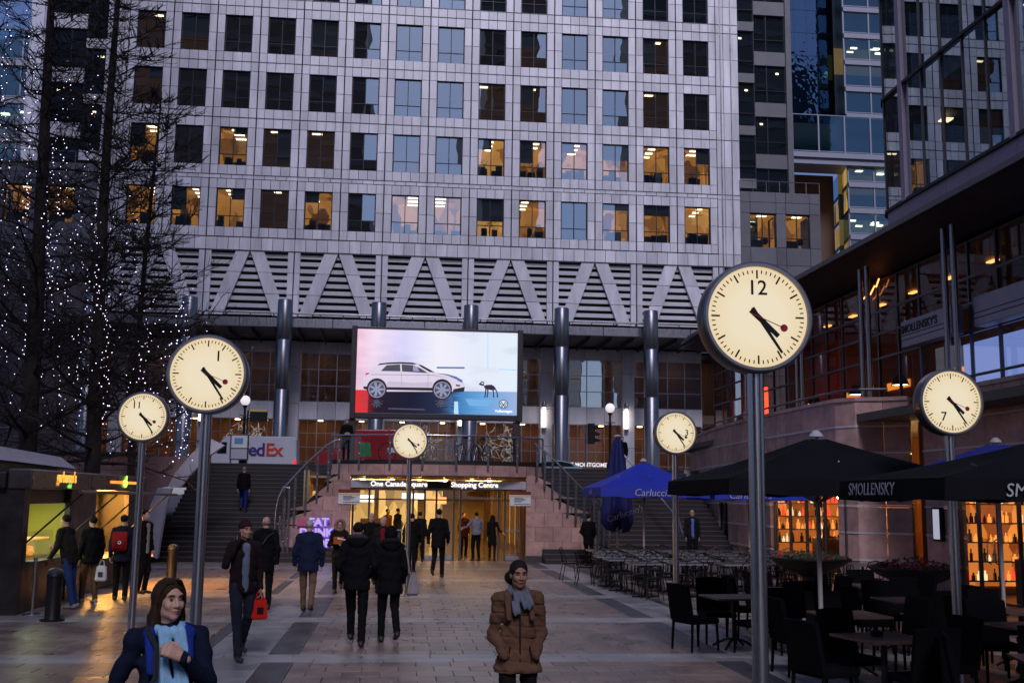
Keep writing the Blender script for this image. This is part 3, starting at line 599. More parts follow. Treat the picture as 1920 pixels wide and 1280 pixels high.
balustrade("glass balustrade descending beside the right stairs with pale sloping handrail", [(4.6, yb, 4.0), (5.2, yb, 3.52), (6.2, yb, 2.55), (6.75, yb, 2.02)], [(4.7, yb, 3.05), (5.9, yb, 1.7), (6.9, yb, .75)], (4.8, yb, 1), posts=9)
balustrade("short curved glass balustrade at the foot of the right stairs", [(6.75, yb - .3, 2.2), (7.0, yb - .3, 1.85), (7.12, yb - .3, 1.4), (7.14, yb - .3, .85)], [(6.6, yb - .3, .3), (7.1, yb - .3, .3)], (7, yb - .3, 0), posts=4)
balustrade("glass balustrade with a steel rail along the bowed terrace", [(x, bow(x) - .04, 4.16) for x in xsb], [(x, bow(x) - .04, 3.3) for x in xsb], (1.4, 36, 3.2), posts=8)
# outer right handrail by the restaurant
MB().path([(9.6, 36.2, 1.0), (9.55, 36.6, 1.5), (9.3, 38, 2.2), (8.9, 40, 3.2), (8.6, 42.5, 4.2)], .035, 8).build("handrail", RAILW, None, smooth=True)
tag(COL.objects["handrail"] if "handrail" in COL.objects and COL.objects["handrail"].parent is None else [o for o in COL.objects if o.name.startswith("handrail") and o.parent is None][0], "curved steel handrail on the far side of the right stairs", "handrail")
# ---- EAT DRINK SHOP sign on the cheek wall
es = thing("eat_drink_shop_sign", "lit pink and violet lettering sign leaning on the stone wall by the left stairs", "sign", (-2.6, 36.6, 0))
SV = emat("sign_violet_white", (.72, .55, 1.), .38); SP = emat("sign_pink", (.75, .12, .3), .15); SB = emat("sign_blue_edge", (.12, .06, .7), .8)
MB().box(-3.25, 36.66, 1.15, -2.62, 36.7, 1.36).build("pink_arrow", SP, es)
for tx, x, z in (("EAT", -2.55, 1.27), ("DRINK", -2.62, .93), ("SHOP", -2.6, .59)):
    piece("lettering", text_mesh(tx, .36, SV, bold=.012, depth=.03), es, loc=(x + 2.6, -.0, z), rot=FACE_CAM); piece("letter_edge", text_mesh(tx, .36, SB, bold=.02, depth=.01), es, loc=(x + 2.63, .05, z - .02), rot=FACE_CAM)
# ---- stone retaining wall left of the stairs, with curved pale coping
lw = thing("stone_retaining_wall", "pink stone retaining wall behind the food kiosk, left of the stairs", "wall", (-12, 35.2, 0))
for k in range(7):
    z0 = .1 + k * .46; x = -20 - (.6 if k % 2 else 0)
    while x < -8.0:
        a, b = max(x, -20) + .006, min(x + 1.2, -8.0) - .006; x += 1.2
        if b > a + .05: MB().bbox(a, 35.3, z0, b, 35.55, z0 + .45, .012).build("stone_panel", STONE, lw)
MB().box(-20, 35.42, 0, -8.0, 36, 3.3).build("wall_core", RECESS, lw); MB().bbox(-20, 35.2, 3.32, -8.0, 44, 3.42, .02).build("coping", STONE_D, lw)
MB().tube((-20, 35.5, 4.12), (-8.3, 35.5, 4.12), .03).build("top_rail", STEEL, lw, smooth=True)
for k in range(7): MB().tube((-19.5 + k * 1.8, 35.5, 3.4), (-19.5 + k * 1.8, 35.5, 4.12), .025, n=6).build("rail_post", STEEL_D, lw)
cop = thing("stair_parapet", "pale curved stone parapet along the outer edge of the left stairs", "wall", (-7.9, 36, 0))
def rib(pts, nm, m, y=35.25, t=.3):
    for (l0, r0), (l1, r1) in zip(pts[:-1], pts[1:]): MB().prism([l0, r0, r1, l1], t, 'y', (0, y, 0)).build(nm, m, cop)
rib([((-7.80, .30), (-7.38, .14)), ((-7.72, 1.12), (-7.30, .95)), ((-7.68, 1.75), (-7.22, 1.65)), ((-7.48, 2.32), (-7.06, 2.32))], "coping_stone", mat("pale_coping", (.72, .69, .75), .5, 0, nscale=3, namt=.08))
rib([((-7.18, 2.34), (-6.80, 2.33)), ((-6.96, 2.80), (-6.52, 2.72)), ((-6.52, 3.38), (-6.02, 3.30)), ((-5.98, 3.90), (-5.5, 3.68))], "coping_stone", MATS["pale_coping"])
MB().prism([(-8.2, 0), (-7.75, 0), (-7.62, 1.7), (-7.42, 2.34), (-7.1, 2.36), (-6.85, 2.9), (-6.5, 3.3), (-8.2, 3.3)], .3, 'y', (0, 35.4, 0)).build("stone_face", STONE, cop)
# ================================================================== restaurant building on the right
rb = thing("restaurant_building", "pink stone restaurant building with glazed upper floor and deep dark canopy", "building", (13, 30, 0))
PATH = [(12.95, 12), (12.92, 22.0), (12.9, 26.4), (12.75, 26.75), (11.9, 26.9), (11.5, 27.3), (11.42, 29.2), (11.42, 33), (11.5, 36), (11.75, 39.5), (12.2, 43), (12.8, 47)]
def pl(P, ds):
    out = []; L = [0.]
    for a, b in zip(P[:-1], P[1:]): L.append(L[-1] + math.dist(a, b))
    def at(d):
        for i in range(len(P) - 1):
            if d <= L[i + 1] + 1e-9: u = (d - L[i]) / (L[i + 1] - L[i]); return (P[i][0] + (P[i + 1][0] - P[i][0]) * u, P[i][1] + (P[i + 1][1] - P[i][1]) * u)
        return P[-1]
    n = round(L[-1] / ds); return [at(L[-1] * k / n) for k in range(n + 1)]
OPEN = [(21.0, 24.3, 2.5), (25.7, 26.4, 4.8), (27.35, 32.6, 2.45), (37.5, 39.2, 2.3)]        # y0,y1,height of openings
def in_open(y, z): return any(a < y < b and z < h for a, b, h in OPEN)
def vprism(a, b, z0, z1, t, gap=.006, proud=0.):
    ax, ay = a; bx, by = b; d = math.hypot(bx - ax, by - ay); ux, uy = (bx - ax) / d, (by - ay) / d; nx, ny = uy, -ux   # outward (towards -X) is -(n)
    ax += ux * gap; ay += uy * gap; bx -= ux * gap; by -= uy * gap
    o = (-nx * proud, -ny * proud)
    q = [(ax + o[0], ay + o[1]), (bx + o[0], by + o[1]), (bx + nx * t, by + ny * t), (ax + nx * t, ay + ny * t)]
    return MB().add([(x, y, z0) for x, y in q] + [(x, y, z1) for x, y in q], [(0, 3, 2, 1), (4, 5, 6, 7), (0, 1, 5, 4), (1, 2, 6, 5), (2, 3, 7, 6), (3, 0, 4, 7)])
pts = pl(PATH, .72)
for k in range(7):
    z1 = 4.74 - k * .68; z0 = z1 - .62; 
    if z0 < 0: z0 = 0
    for a, b in zip(pts[:-1], pts[1:]):
        ym = (a[1] + b[1]) / 2
        if not in_open(ym, (z0 + z1) / 2): vprism(a, b, z0, z1 - .004, .25).build("stone_panel", STONE, rb)
        if k < 7 and z0 > 0 and not in_open(ym, z0 - .03): vprism(a, b, z0 - .056, z0 - .004, .25, 0, .02).build("pale_band", WHITE_ST, rb)
for a, b in zip(pts[:-1], pts[1:]):
    ym = (a[1] + b[1]) / 2
    if not in_open(ym, 4.7): vprism(a, b, 4.74, 4.84, .5, .002, .05).build("coping_stone", STONE, rb)
rail = [(p[0] + .15, p[1], 5.05) for p in pts if p[1] > 26.5]; MB().path(rail, .035, 8).build("parapet_rail", STEEL_D, rb, smooth=True)
rail = [(p[0] + .15, p[1], 5.05) for p in pts if p[1] < 25.8]; MB().path(rail, .035, 8).build("parapet_rail", STEEL_D, rb, smooth=True)
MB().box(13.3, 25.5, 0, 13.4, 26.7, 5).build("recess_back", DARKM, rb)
MB().box(11.8, 12, 4.2, 20, 47, 4.4).build("upper_floor_slab", mat("floor_slab", (.1, .08, .07), .7), rb)
# ground floor interior: back wall, bar shelves with bottles, pendant lamps
WARMW = mat("bar_back_wall", (.30, .14, .05), .5, 0, nscale=2, namt=.3)
MB().box(16.5, 20, 0, 16.6, 46, 4.2).box(13.1, 25.2, 0, 16.5, 25.3, 4.2).box(11.6, 33.6, 0, 16.5, 33.7, 4.2).build("interior_wall", WARMW, rb)
MB().box(12.2, 20, -.02, 16.5, 46, .003).build("interior_floor", mat("bar_floor", (.12, .07, .04), .3), rb)
BAR = emat("bar_glow", (1., .32, .045), .62); BARL = emat("bar_lamp", (1., .55, .2), 26.); 
BOT = [emat("bottle_amber", (1., .3, .05), .8), emat("bottle_red", (1., .06, .03), .7), mat("bottle_dark", (.05, .03, .02), .15), emat("bottle_cream", (1., .75, .4), .7)]
def shelves(x, y0, y1, zs, parent, alongx=False):
    sh = MB(); bt = [MB(), MB(), MB(), MB()]
    for z in zs:
        sh.box(y0, x - .3, z - .03, y1, x, z) if alongx else sh.box(x - .3, y0, z - .03, x, y1, z)
        y = y0 + .05
        while y < y1 - .1:
            w = random.uniform(.07, .14); h = random.uniform(.14, .32)
            q3 = (lambda zz_: (y + w / 2, x - .18, zz_)) if alongx else (lambda zz_: (x - .18, y + w / 2, zz_))
            if random.random() < .8: bt[random.choice((0, 0, 1, 2, 2, 3))].tube(q3(z), q3(z + h * .65), w * .42, n=7).tube(q3(z + h * .65), q3(z + h), w * .2, n=6)
            y += w + .02
    sh.build("shelf", mat("shelf_wood", (.1, .05, .025), .5), parent)
    for m_, b in zip(BOT, bt):
        if b.v: b.build("bottles", m_, parent, kind="stuff")
shelves(33.5, 11.7, 16.3, (.9, 1.3, 1.7, 2.1), rb, True); shelves(25.1, 13.1, 16.3, (.35, .8, 1.25, 1.7, 2.15), rb, True)
MB().box(11.65, 33.54, .5, 16.3, 33.57, 2.5).build("lit_panel", roommat("bar_back_glow", (.25, .05, .006), (1., .26, .035), .55, 1.6), rb); MB().box(13.1, 25.14, .2, 16.4, 25.17, 2.5).build("lit_panel", roommat("shop_back_glow", (.2, .025, .005), (1., .3, .045), .55, 2.3), rb)
MB().bbox(12.6, 31.9, 0, 14.6, 32.4, 1.05, .02).build("bar_counter", mat("bar_counter", (.12, .045, .02), .35), rb); MB().bbox(13.6, 22.6, 0, 14.6, 23.1, .95, .02).build("bar_counter", mat("bar_counter", (.12, .045, .02), .35), rb)
for y in (27.5, 28.3, 29.2, 30.2, 31.2, 32.2): 
    for x in (13.4, 14.8): MB().sphere((x, y, 2.35 - random.random() * .2), .05, 8, 6).tube((x, y, 2.4), (x, y, 4.2), .008, n=4).build("pendant_lamp", BARL, rb)
for y in (20.9, 21.8, 22.7): MB().sphere((13.7, y, 2.45), .05, 8, 6).build("pendant_lamp", BARL, rb)
# ground floor glazing
def glazing(y0, y1, h, n, parent, xoff=.1):
    P = [p for p in pl(PATH, .25)]
    def X(y):
        for a, b in zip(PATH[:-1], PATH[1:]):
            if a[1] <= y <= b[1]: return a[0] + (b[0] - a[0]) * (y - a[1]) / (b[1] - a[1]) + xoff
    fr = MB()
    for k in range(n + 1):
        y = y0 + (y1 - y0) * k / n; fr.box(X(y) - .03, y - .03, 0, X(y) + .05, y + .03, h)
    for k in range(n):
        a = y0 + (y1 - y0) * k / n; b = y0 + (y1 - y0) * (k + 1) / n
        for z in (.03, h - .03): fr.path([(X(a) + .01, a, z), (X(b) + .01, b, z)], .03, 4)
    w = fr.build("shop_window", STEEL_D, parent)
    for k in range(n):
        a = y0 + (y1 - y0) * (k + .03) / n; b = y0 + (y1 - y0) * (k + .97) / n
        MB().quad((X(a), a, .06), (X(b), b, .06), (X(b), b, h - .06), (X(a), a, h - .06)).build("pane", SHOPG, w)
    return w
w_ = glazing(27.4, 32.55, 2.43, 4, rb); w_ = glazing(21.05, 24.25, 2.48, 4, rb); glazing(37.55, 39.15, 2.3, 2, rb)
for y in (22.5, 22.8): MB().path([(12.9, y, .85), (12.82, y, .9), (12.82, y, 1.35), (12.9, y, 1.4)], .016, 6).build("door_pull", STEEL, rb, smooth=True)
# menu box beside the recess
mb_ = MB().bbox(12.78, 24.75, 1.25, 12.88, 25.15, 2.05, .015).build("menu_case", BLACK, rb); MB().box(12.775, 24.8, 1.3, 12.78, 25.1, 2.0).build("menu_sheet", emat("menu_sheet", (.75, .8, 1.), .25), mb_)
# upper floor: glazing, steel column pairs, sign boxes, canopy
UG = glassmat("upper_bar_glass", (.7, .66, .6), .03, .0)
uf = MB(); UX = 13.75
ys = [12 + 1.27 * k for k in range(28)]
for y in ys: uf.box(UX - .03, y - .03, 4.84, UX + .05, y + .03, 8.5)
for z in (4.9, 6.25, 6.95, 7.6): uf.box(UX - .04, 12, z - .03, UX + .05, 46.3, z + .03)
uf = uf.build("upper_glazing_frame", STEEL_D, rb)
for a, b in zip(ys[:-1], ys[1:]):
    for (z0, z1) in ((4.93, 6.22), (6.28, 6.92), (6.98, 7.57), (7.63, 8.5)): MB().quad((UX, a + .03, z0), (UX, b - .03, z0), (UX, b - .03, z1), (UX, a + .03, z1)).build("pane", UG, uf)
MB().box(17, 12, 4.4, 17.2, 46, 8.6).build("upper_back_wall", mat("upper_bar_wall", (.2, .08, .04), .6, 0, nscale=1, namt=.4), rb)
MB().box(13.8, 12, 8.45, 17.2, 46, 8.55).build("upper_ceiling", mat("upper_ceiling", (.10, .045, .025), .6), rb)
for k in range(9): MB().box(15.2, 26 + k * 2.2, 8.38, 15.35, 26.4 + k * 2.2, 8.42).build('ceiling_lamp', emat('upper_bar_lamp', (1., .42, .1), 1.6), rb)
for y0 in (28.5, 31, 34.5, 38): MB().box(16.95, y0, 6.0, 16.98, y0 + 1.7, 6.25).build("lit_panel", BAR, rb)
for y in (30.3, 33.4, 37): 
    l = MB().lathe([(.02, .32), (.1, .3), (.2, .18), (.26, 0)], 18).mesh("pendant_shade", BLACK, True); o = piece("pendant_shade", l, rb, loc=(14.6 - 13, y - 30, 5.55)); MB().lathe([(0, .02), (.24, .02), (.24, .05), (0, .05)], 18).build("bulb", emat("shade_bulb", (1., .62, .25), 9.), o, world=False)
NEON = emat("neon_sculpture", (1., .25, .05), 2.5); RN = emat("red_neon", (1., .03, .01), 5.)
MB().path([(13.6, 30.4, 8.1), (13.6, 30.1, 8.2), (13.6, 29.9, 8.15), (13.6, 29.6, 8.35), (13.6, 29.5, 8.3), (13.6, 29.3, 8.5)], .02, 6).build("neon_tube", NEON, rb)
MB().box(14.4, 41.5, 5.5, 14.5, 41.8, 6.6).box(14.4, 42.3, 5.6, 14.5, 43.2, 5.75).build("red_sign_light", RN, rb)
REFL_B = emat("added_blue_reflection", (.25, .38, 1.), .45)
MB().box(14.3, 22.0, 5.0, 14.35, 26.1, 6.15).build("blue_reflection_sheet", REFL_B, rb, label="added pale blue glowing sheet for a reflection in the upper bar windows")  # added glowing sheet, stands in for a blue screen mirrored in the glazing
for yc in (20.3, 24.3, 29.1, 34.2, 39.5):
    for dy in (-.22, .22): MB().tube((13.05, yc + dy, 4.84), (13.05, yc + dy, 8.75), .07, n=14).build("steel_column", mat("bronze_column", (.32, .27, .27), .3, 1.), rb, smooth=True)
SIGNM = mat("mauve_sign_box", (.30, .27, .34), .45, .3, nscale=3, namt=.08)
for (y0, y1, tx) in ((24.75, 27.4, "SMOLLENSKY'S"), (20.2, 23.7, None)):
    s_ = MB().bbox(13.28, y0, 6.22, 13.6, y1, 6.92, .015).build("sign_box", SIGNM, rb)
    for z in (6.4, 6.52): MB().box(13.27, y0, z, 13.28, y1, z + .02).build("groove", BLACK, s_)
    if tx: piece("lettering", text_mesh(tx, .3, BLACK, bold=.008), s_, loc=(13.27, (y0 + y1) / 2 + .35, 6.68), rot=(R(90), 0, R(-90)))
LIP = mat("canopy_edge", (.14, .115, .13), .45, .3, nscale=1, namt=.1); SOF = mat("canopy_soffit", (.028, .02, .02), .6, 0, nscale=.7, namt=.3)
can = [(12.3, 10), (12.3, 45), (12.5, 47.2), (13.3, 48.6), (17, 49), (17, 10)]
MB().prism(can, .14, 'z', (0, 0, 9.02)).build("canopy_edge", LIP, rb)
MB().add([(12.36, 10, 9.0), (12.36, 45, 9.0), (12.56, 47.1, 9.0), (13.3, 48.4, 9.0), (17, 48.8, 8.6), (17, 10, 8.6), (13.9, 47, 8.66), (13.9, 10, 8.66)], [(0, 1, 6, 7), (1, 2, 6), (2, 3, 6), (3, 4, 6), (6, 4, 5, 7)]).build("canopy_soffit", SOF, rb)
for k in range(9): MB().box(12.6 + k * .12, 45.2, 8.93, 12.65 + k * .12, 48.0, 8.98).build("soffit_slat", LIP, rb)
# ---- glass office block above the restaurant
gb = thing("glass_office_block", "glass-fronted office block with mauve mullions above the restaurant canopy", "building", (13.3, 22, 9.2))
MAUV = mat("mauve_mullion", (.30, .25, .33), .45, .2, nscale=2, namt=.08)
GLS = glassmat("block_glass", (.4, .42, .42), .5, .0, wave=.03, wscale=.35, gloss=(.74, .84, .88))
def garc(t): return (13.3 + 1.3 - 1.3 * math.cos(t), 27.7 + 1.3 * math.sin(t))
GP = [(13.3, y) for y in [6 + 1.04 * k for k in range(21)]] + [garc(R(a)) for a in (15, 35, 55, 75, 90)] + [(15.6, 29.0), (18, 29.0), (22, 29)]
TZ = [10.12, 13.35, 16.7, 20.0, 23.3, 26.6, 30]
for a, b in zip(GP[:-1], GP[1:]):
    vprism(a, b, 9.3, 10.1, .3, .004).build("base_band", MAUV, gb)
    for z0, z1 in zip(TZ[:-1], TZ[1:]):
        d = math.dist(a, b); c = ((a[0] + b[0]) / 2, (a[1] + b[1]) / 2)
        MB().quad((a[0], a[1], z0), (b[0], b[1], z0), (b[0], b[1], z1), (a[0], a[1], z1)).build("glass_pane", GLS, gb)
for i, p in enumerate(GP): 
    big = i in (5, 10, 15, 20) 
    w = .11 if big else .028
    MB().box(p[0] - (.1 if big else .03), p[1] - w, 10.1, p[0] + .06, p[1] + w, 30).build("mullion", MAUV if big else STEEL_D, gb)
for z in TZ: MB().path([(x - .05, y, z) for x, y in GP], .055, 4).build("transom", BLACK, gb)
for z in TZ[:-1]: MB().box(14.2, 4, z - .5, 20, 28.4, z - .02).build("floor_slab", mat("block_slab", (.06, .055, .05), .6), gb)
MB().box(18.5, 4, 9.3, 18.7, 28.4, 30).build("core_wall", mat("block_core", (.12, .09, .06), .7), gb)
for k in range(16): y = 8 + k * 1.3; z = TZ[k % 5 + 1] - .6; MB().box(14.8 + (k % 3), y, z - .04, 15.1 + (k % 3), y + .3, z).build("ceiling_lamp", LAMP_S, gb)
# ---- distant blue glass building
fb = thing("distant_glass_building", "distant blue glass office building with pale floor bands", "building", (52, 120, ZS))
BANDM = mat("pale_blue_band", (.24, .25, .31), .45, .3); FGL = glassmat("distant_glass", (.3, .45, .5), .2, .02, gloss=(.35, .62, .75)); FBACK = mat("distant_interior", (.02, .035, .045), .8)
YEL = emat("distant_lit_office", (1., .62, .16), .05); YELN = roommat("distant_side_office", (.05, .04, .02), (1., .62, .16), .22, .55); YELL = emat("distant_lamp", (1., .85, .5), 3.)
def floors(xa, xb, y, z0, z1, n, dxm, par, lit):
    h = (z1 - z0) / n
    for k in range(n):
        z = z0 + k * h
        MB().box(xa, y - .25, z, xb, y + .2, z + .55).build("floor_band", BANDM, par); MB().box(xa, y - .05, z + .75, xb, y + .05, z + .85).build("band_rail", BANDM, par)
        w = MB(); x = xa
        while x <= xb + .01: w.box(x - .09, y - .1, z + .55, x + .09, y + .1, z + h); x += dxm
        w.box(xa, y - .09, z + .5, xb, y + .09, z + .66).box(xa, y - .09, z + h - .1, xb, y + .09, z + h - .01); w = w.build("window", BANDM, par)
        x = xa
        while x < xb - .1: MB().quad((x + .09, y, z + .55), (min(x + dxm, xb) - .09, y, z + .55), (min(x + dxm, xb) - .09, y, z + h), (x + .09, y, z + h)).build("pane", FGL, w); x += dxm
        if lit(k):
            MB().quad((xa, y + 3, z), (xb, y + 3, z), (xb, y + 3, z + h), (xa, y + 3, z + h)).build("lit_office", YEL, par)
            for q in range(8): x = random.uniform(xa + .3, xb - 1); zz_ = z + h - .3 - random.random() * .9; MB().box(x, y + 1 + random.random(), zz_, x + .8, y + 1.6, zz_ + .16).build("lamp", YELL, par)
        else: MB().quad((xa, y + 3, z), (xb, y + 3, z), (xb, y + 3, z + h), (xa, y + 3, z + h)).build("dark_office", FBACK, par)
floors(52.3, 60, 120, 23.2, 42.3, 6, 3.2, fb, lambda k: k in (3, 5, 1)); floors(45.3, 60, 119.2, 42.3, 47.6, 1, 3.2, fb, lambda k: False); floors(52.3, 60, 120, 47.6, 78, 9, 3.2, fb, lambda k: k in (2,))
MB().box(44, 119.3, 41.6, 60, 123, 42.3).build("bridge_soffit", BANDM, fb)
crz = MB()
for k in range(5):
    for q in range(8): x = 44.5 + k * 1.6; z = 48 + q * 3; MB().quad((x, 124, z), (x + 1.58, 124, z), (x + 1.58, 124, z + 2.95), (x, 124, z + 2.95)).build("glass_panel", glassmat("rippled_glass", (.1, .2, .3), .4, .02, wave=.35, wscale=1.3, gloss=(.25, .42, .6)), fb)
MB().box(44, 124.3, 46, 53, 124.5, 80).build("dark_backing", FBACK, fb); MB().box(44, 126, 20, 53, 140, 42.3).build("shadowed_wall", mat("bronze_wall", (.1, .05, .03), .6), fb)
for k in range(6):
    z0, z1 = 23.2 + k * 3.18, 26.3 + k * 3.18
    for q in range(5):
        a, b = (52.3 + .8 * q, 120.2 + 4 * q), (52.3 + .8 * (q + 1), 120.2 + 4 * (q + 1))
        MB().quad((a[0], a[1] + .1, z0 + .5), (b[0], b[1] - .1, z0 + .5), (b[0], b[1] - .1, z1), (a[0], a[1] + .1, z1)).build("side_pane", YELN if (k + q) % 3 or k in (0, 2) else FGL, fb); 
    MB().add([(52.25, 120.2, z0), (56.25, 140.2, z0), (56.25, 140.2, z0 + .5), (52.25, 120.2, z0 + .5)], [(0, 1, 2, 3)]).build("side_band", STEEL_D, fb)
# ---- building glimpsed at the far left edge
lb = thing("far_left_building", "pale building with lit windows glimpsed behind the bare trees", "building", (-42, 110, ZS))
floors(-60, -38.6, 110, 5, 49, 11, 2.6, lb, lambda k: k in (6, 8)); MB().box(-38.5, 109.4, 3, -37.2, 111, 53).build("corner_pier", mat("pale_pier", (.5, .52, .62), .5), lb)
# ---- buildings behind the viewer that the windows mirror
for i, (x0, x1, h, yf) in enumerate(((-95, -8, 150, -52), (14, 27, 150, -50), (46, 120, 130, -48))):
    ob = thing("opposite_building", ("broad dark office block", "slim dark office tower", "low dark office block")[i] + " behind the viewer, mirrored in the tower windows", "building", ((x0 + x1) / 2, yf - 10, 0))
    m_ = mat("opposite_wall", (.09, .085, .09), .6); MB().box(x0, yf - 20, 0, x1, yf, h).build("wall", m_, ob)
    b_ = MB()
    for k in range(int(h / 4)): b_.box(x0 - .1, yf, 2 + k * 4, x1 + .1, yf + .25, 3.2 + k * 4)
    b_.build("floor_bands", mat("opposite_band", (.16, .15, .16), .6), ob)
# ================================================================== advertising screen
def gradmat(name, stops, strength, streak=0., brick=False):
    if name in MATS: return MATS[name]
    m = bpy.data.materials.new(name); m.use_nodes = True; MATS[name] = m; N = m.node_tree.nodes; L = m.node_tree.links; N.remove(N["Principled BSDF"])
    em = N.new("ShaderNodeEmission"); em.inputs[1].default_value = strength; L.new(em.outputs[0], N["Material Output"].inputs[0])
    tc = N.new("ShaderNodeTexCoord"); sp = N.new("ShaderNodeSeparateXYZ"); L.new(tc.outputs["Generated"], sp.inputs[0]); cr = N.new("ShaderNodeValToRGB")
    el = cr.color_ramp.elements
    while len(el) < len(stops): el.new(.5)
    for e, (p, c) in zip(el, stops): e.position = p; e.color = (*c, 1)
    fac = sp.outputs[0]
    if streak:
        mp = N.new("ShaderNodeMapping"); mp.inputs["Scale"].default_value = (3, 1, 14); L.new(tc.outputs["Generated"], mp.inputs[0]); no = N.new("ShaderNodeTexNoise"); no.inputs["Scale"].default_value = 2.; no.inputs["Detail"].default_value = 6; L.new(mp.outputs[0], no.inputs[0])
        ma = N.new("ShaderNodeMath"); ma.operation = 'MULTIPLY_ADD'; ma.inputs[1].default_value = streak; L.new(no.outputs[0], ma.inputs[0]); sb = N.new("ShaderNodeMath"); sb.operation = 'SUBTRACT'; sb.inputs[1].default_value = streak * .5; L.new(ma.outputs[0], sb.inputs[0]); L.new(sp.outputs[0], ma.inputs[2]); fac = sb.outputs[0]
    L.new(fac, cr.inputs[0]); c = cr.outputs[0]
    if brick:
        mp = N.new("ShaderNodeMapping"); mp.inputs["Scale"].default_value = (1, 1, 1); mp.inputs["Rotation"].default_value = (R(90), 0, 0); L.new(tc.outputs["Generated"], mp.inputs[0]); br = N.new("ShaderNodeTexBrick"); br.inputs["Scale"].default_value = 26; br.inputs["Color1"].default_value = br.inputs["Color2"].default_value = (1, 1, 1, 1); br.inputs["Mortar"].default_value = (.5, .52, .68, 1); br.inputs["Mortar Size"].default_value = .03; L.new(mp.outputs[0], br.inputs[0])
        no = N.new("ShaderNodeTexNoise"); no.inputs["Scale"].default_value = 3.; L.new(tc.outputs["Generated"], no.inputs[0]); mr = N.new("ShaderNodeMapRange"); mr.inputs[1].default_value = .45; mr.inputs[2].default_value = .62; L.new(no.outputs[0], mr.inputs[0])
        mx = N.new("ShaderNodeMix"); mx.data_type = 'RGBA'; mx.blend_type = 'MULTIPLY'; L.new(mr.outputs[0], mx.inputs[0]); L.new(c, mx.inputs[6]); L.new(br.outputs[0], mx.inputs[7]); c = mx.outputs[2]
    L.new(c, em.inputs[0]); return m
SY = 44.0; SX0, SX1, SZ0, SZ1 = -1.78, 4.76, 5.46, 8.86
scr = thing("advertising_screen", "large lit advertising screen showing a white car and a goat-like animal", "screen", (1.5, SY, ZS))
SCRM = mat("screen_housing", (.06, .05, .055), .4, .5)
for (a, b, c, d) in ((SX0 - .22, SX0, SZ0 - .25, SZ1 + .12), (SX1, SX1 + .22, SZ0 - .25, SZ1 + .12), (SX0, SX1, SZ0 - .22, SZ0), (SX0, SX1, SZ1, SZ1 + .08)): MB().bbox(a, SY - .2, c, b, SY + .25, d, .02).build("frame", SCRM, scr)
for x in (SX0 - .12, SX1 + .0): MB().bbox(x - .13, SY - .05, ZS, x + .15, SY + .2, SZ0 - .25, .02).build("post", SCRM, scr)
MB().box(SX0, SY - .02, SZ0, SX1, SY + .2, SZ1).build("back_panel", BLACK, scr)
E_ = .5
def S(zx, zy, k=1):
    top = 72 + 48 * (zx - 95) / 1735; bot = 1028 + 32 * (zx - 72) / 1740; lf = 95 - 23 * (zy - 72) / 956; rt = 1830 - 18 * (zy - 120) / 940
    return (SX0 + (SX1 - SX0) * (zx - lf) / (rt - lf), SY - .03 - k * .004, SZ0 + (SZ1 - SZ0) * (bot - zy) / (bot - top))
def poly(name, pts, m, k=1, parent=scr): return MB().add([S(x, y, k) for x, y in pts], [tuple(range(len(pts)))]).build(name, m, parent)
def dots(cx, cy, rx, ry, n=28, a0=0., a1=360.): return [(cx + rx * math.cos(R(a0 + (a1 - a0) * t / n)), cy - ry * math.sin(R(a0 + (a1 - a0) * t / n))) for t in range(n + (0 if a1 - a0 == 360 else 1))]
WALLG = gradmat("ad_wall", [(0, (1., .62, .78)), (.12, (.95, .78, .95)), (.3, (.72, .7, 1.)), (.5, (.92, .9, 1.)), (.75, (.82, .86, 1.)), (1, (.8, .9, 1.))], E_, .12, True)
FLOORG = gradmat("ad_floor", [(0, (1., .05, .05)), (.09, (.75, .06, .08)), (.16, (.04, .02, .05)), (.55, (.03, .03, .07)), (.64, (.08, .3, .7)), (.8, (.2, .5, .95)), (1, (.45, .6, .95))], E_ * .8, .25)
poly("ad_wall", [(60, 800), (1818, 800), (1835, 119), (96, 71)], WALLG, 0); poly("ad_floor", [(70, 1030), (1814, 1062), (1818, 790), (74, 770)], FLOORG, 1)
cw = emat("ad_car_white", (.92, .82, 1.), E_ * .8); ck = emat("ad_black", (.015, .012, .03), .3); cd = emat("ad_window", (.06, .06, .09), .5); cg = emat("ad_rim", (.45, .5, .75), E_ * .6); cr_ = emat("ad_tail", (.9, .02, .1), E_); cbl = emat("ad_blue", (.1, .25, .6), E_ * .7); cls = emat("ad_shade", (.62, .52, .85), E_ * .6); clt = emat("ad_light_blue", (.5, .75, 1.), E_)
poly("ad_floor_glow", [(1130, 1040), (1180, 1045), (1175, 900), (1135, 900)], clt, 2); poly("ad_floor_glow", [(1300, 950), (1500, 955), (1560, 880), (1250, 870)], emat("ad_mid_blue", (.2, .55, 1.), E_ * .8), 2)
poly("ad_floor_shadow", [(205, 1032), (1085, 1048), (1120, 870), (1090, 800), (215, 785)], gradmat("ad_wet_floor", [(0, (.25, .02, .03)), (.08, (.03, .02, .04)), (.5, (.02, .02, .05)), (.85, (.03, .04, .09)), (1, (.08, .2, .45))], E_ * .8, .3), 2); 
for cx_ in (302, 990):
    for q in range(7): a = math.pi * (q + .5) / 7; poly("ad_reflection", [(cx_ - 6, 880), (cx_ + 6, 880), (cx_ + 70 * math.cos(a) + 8, 885 + 85 * math.sin(a)), (cx_ + 70 * math.cos(a) - 8, 885 + 85 * math.sin(a))], emat("ad_wheel_reflection", (.25, .25, .4), .14), 3)
poly("ad_reflection", [(420, 990), (830, 1000), (800, 985), (430, 975)], emat("ad_wheel_reflection", (.25, .25, .4), .12), 3)
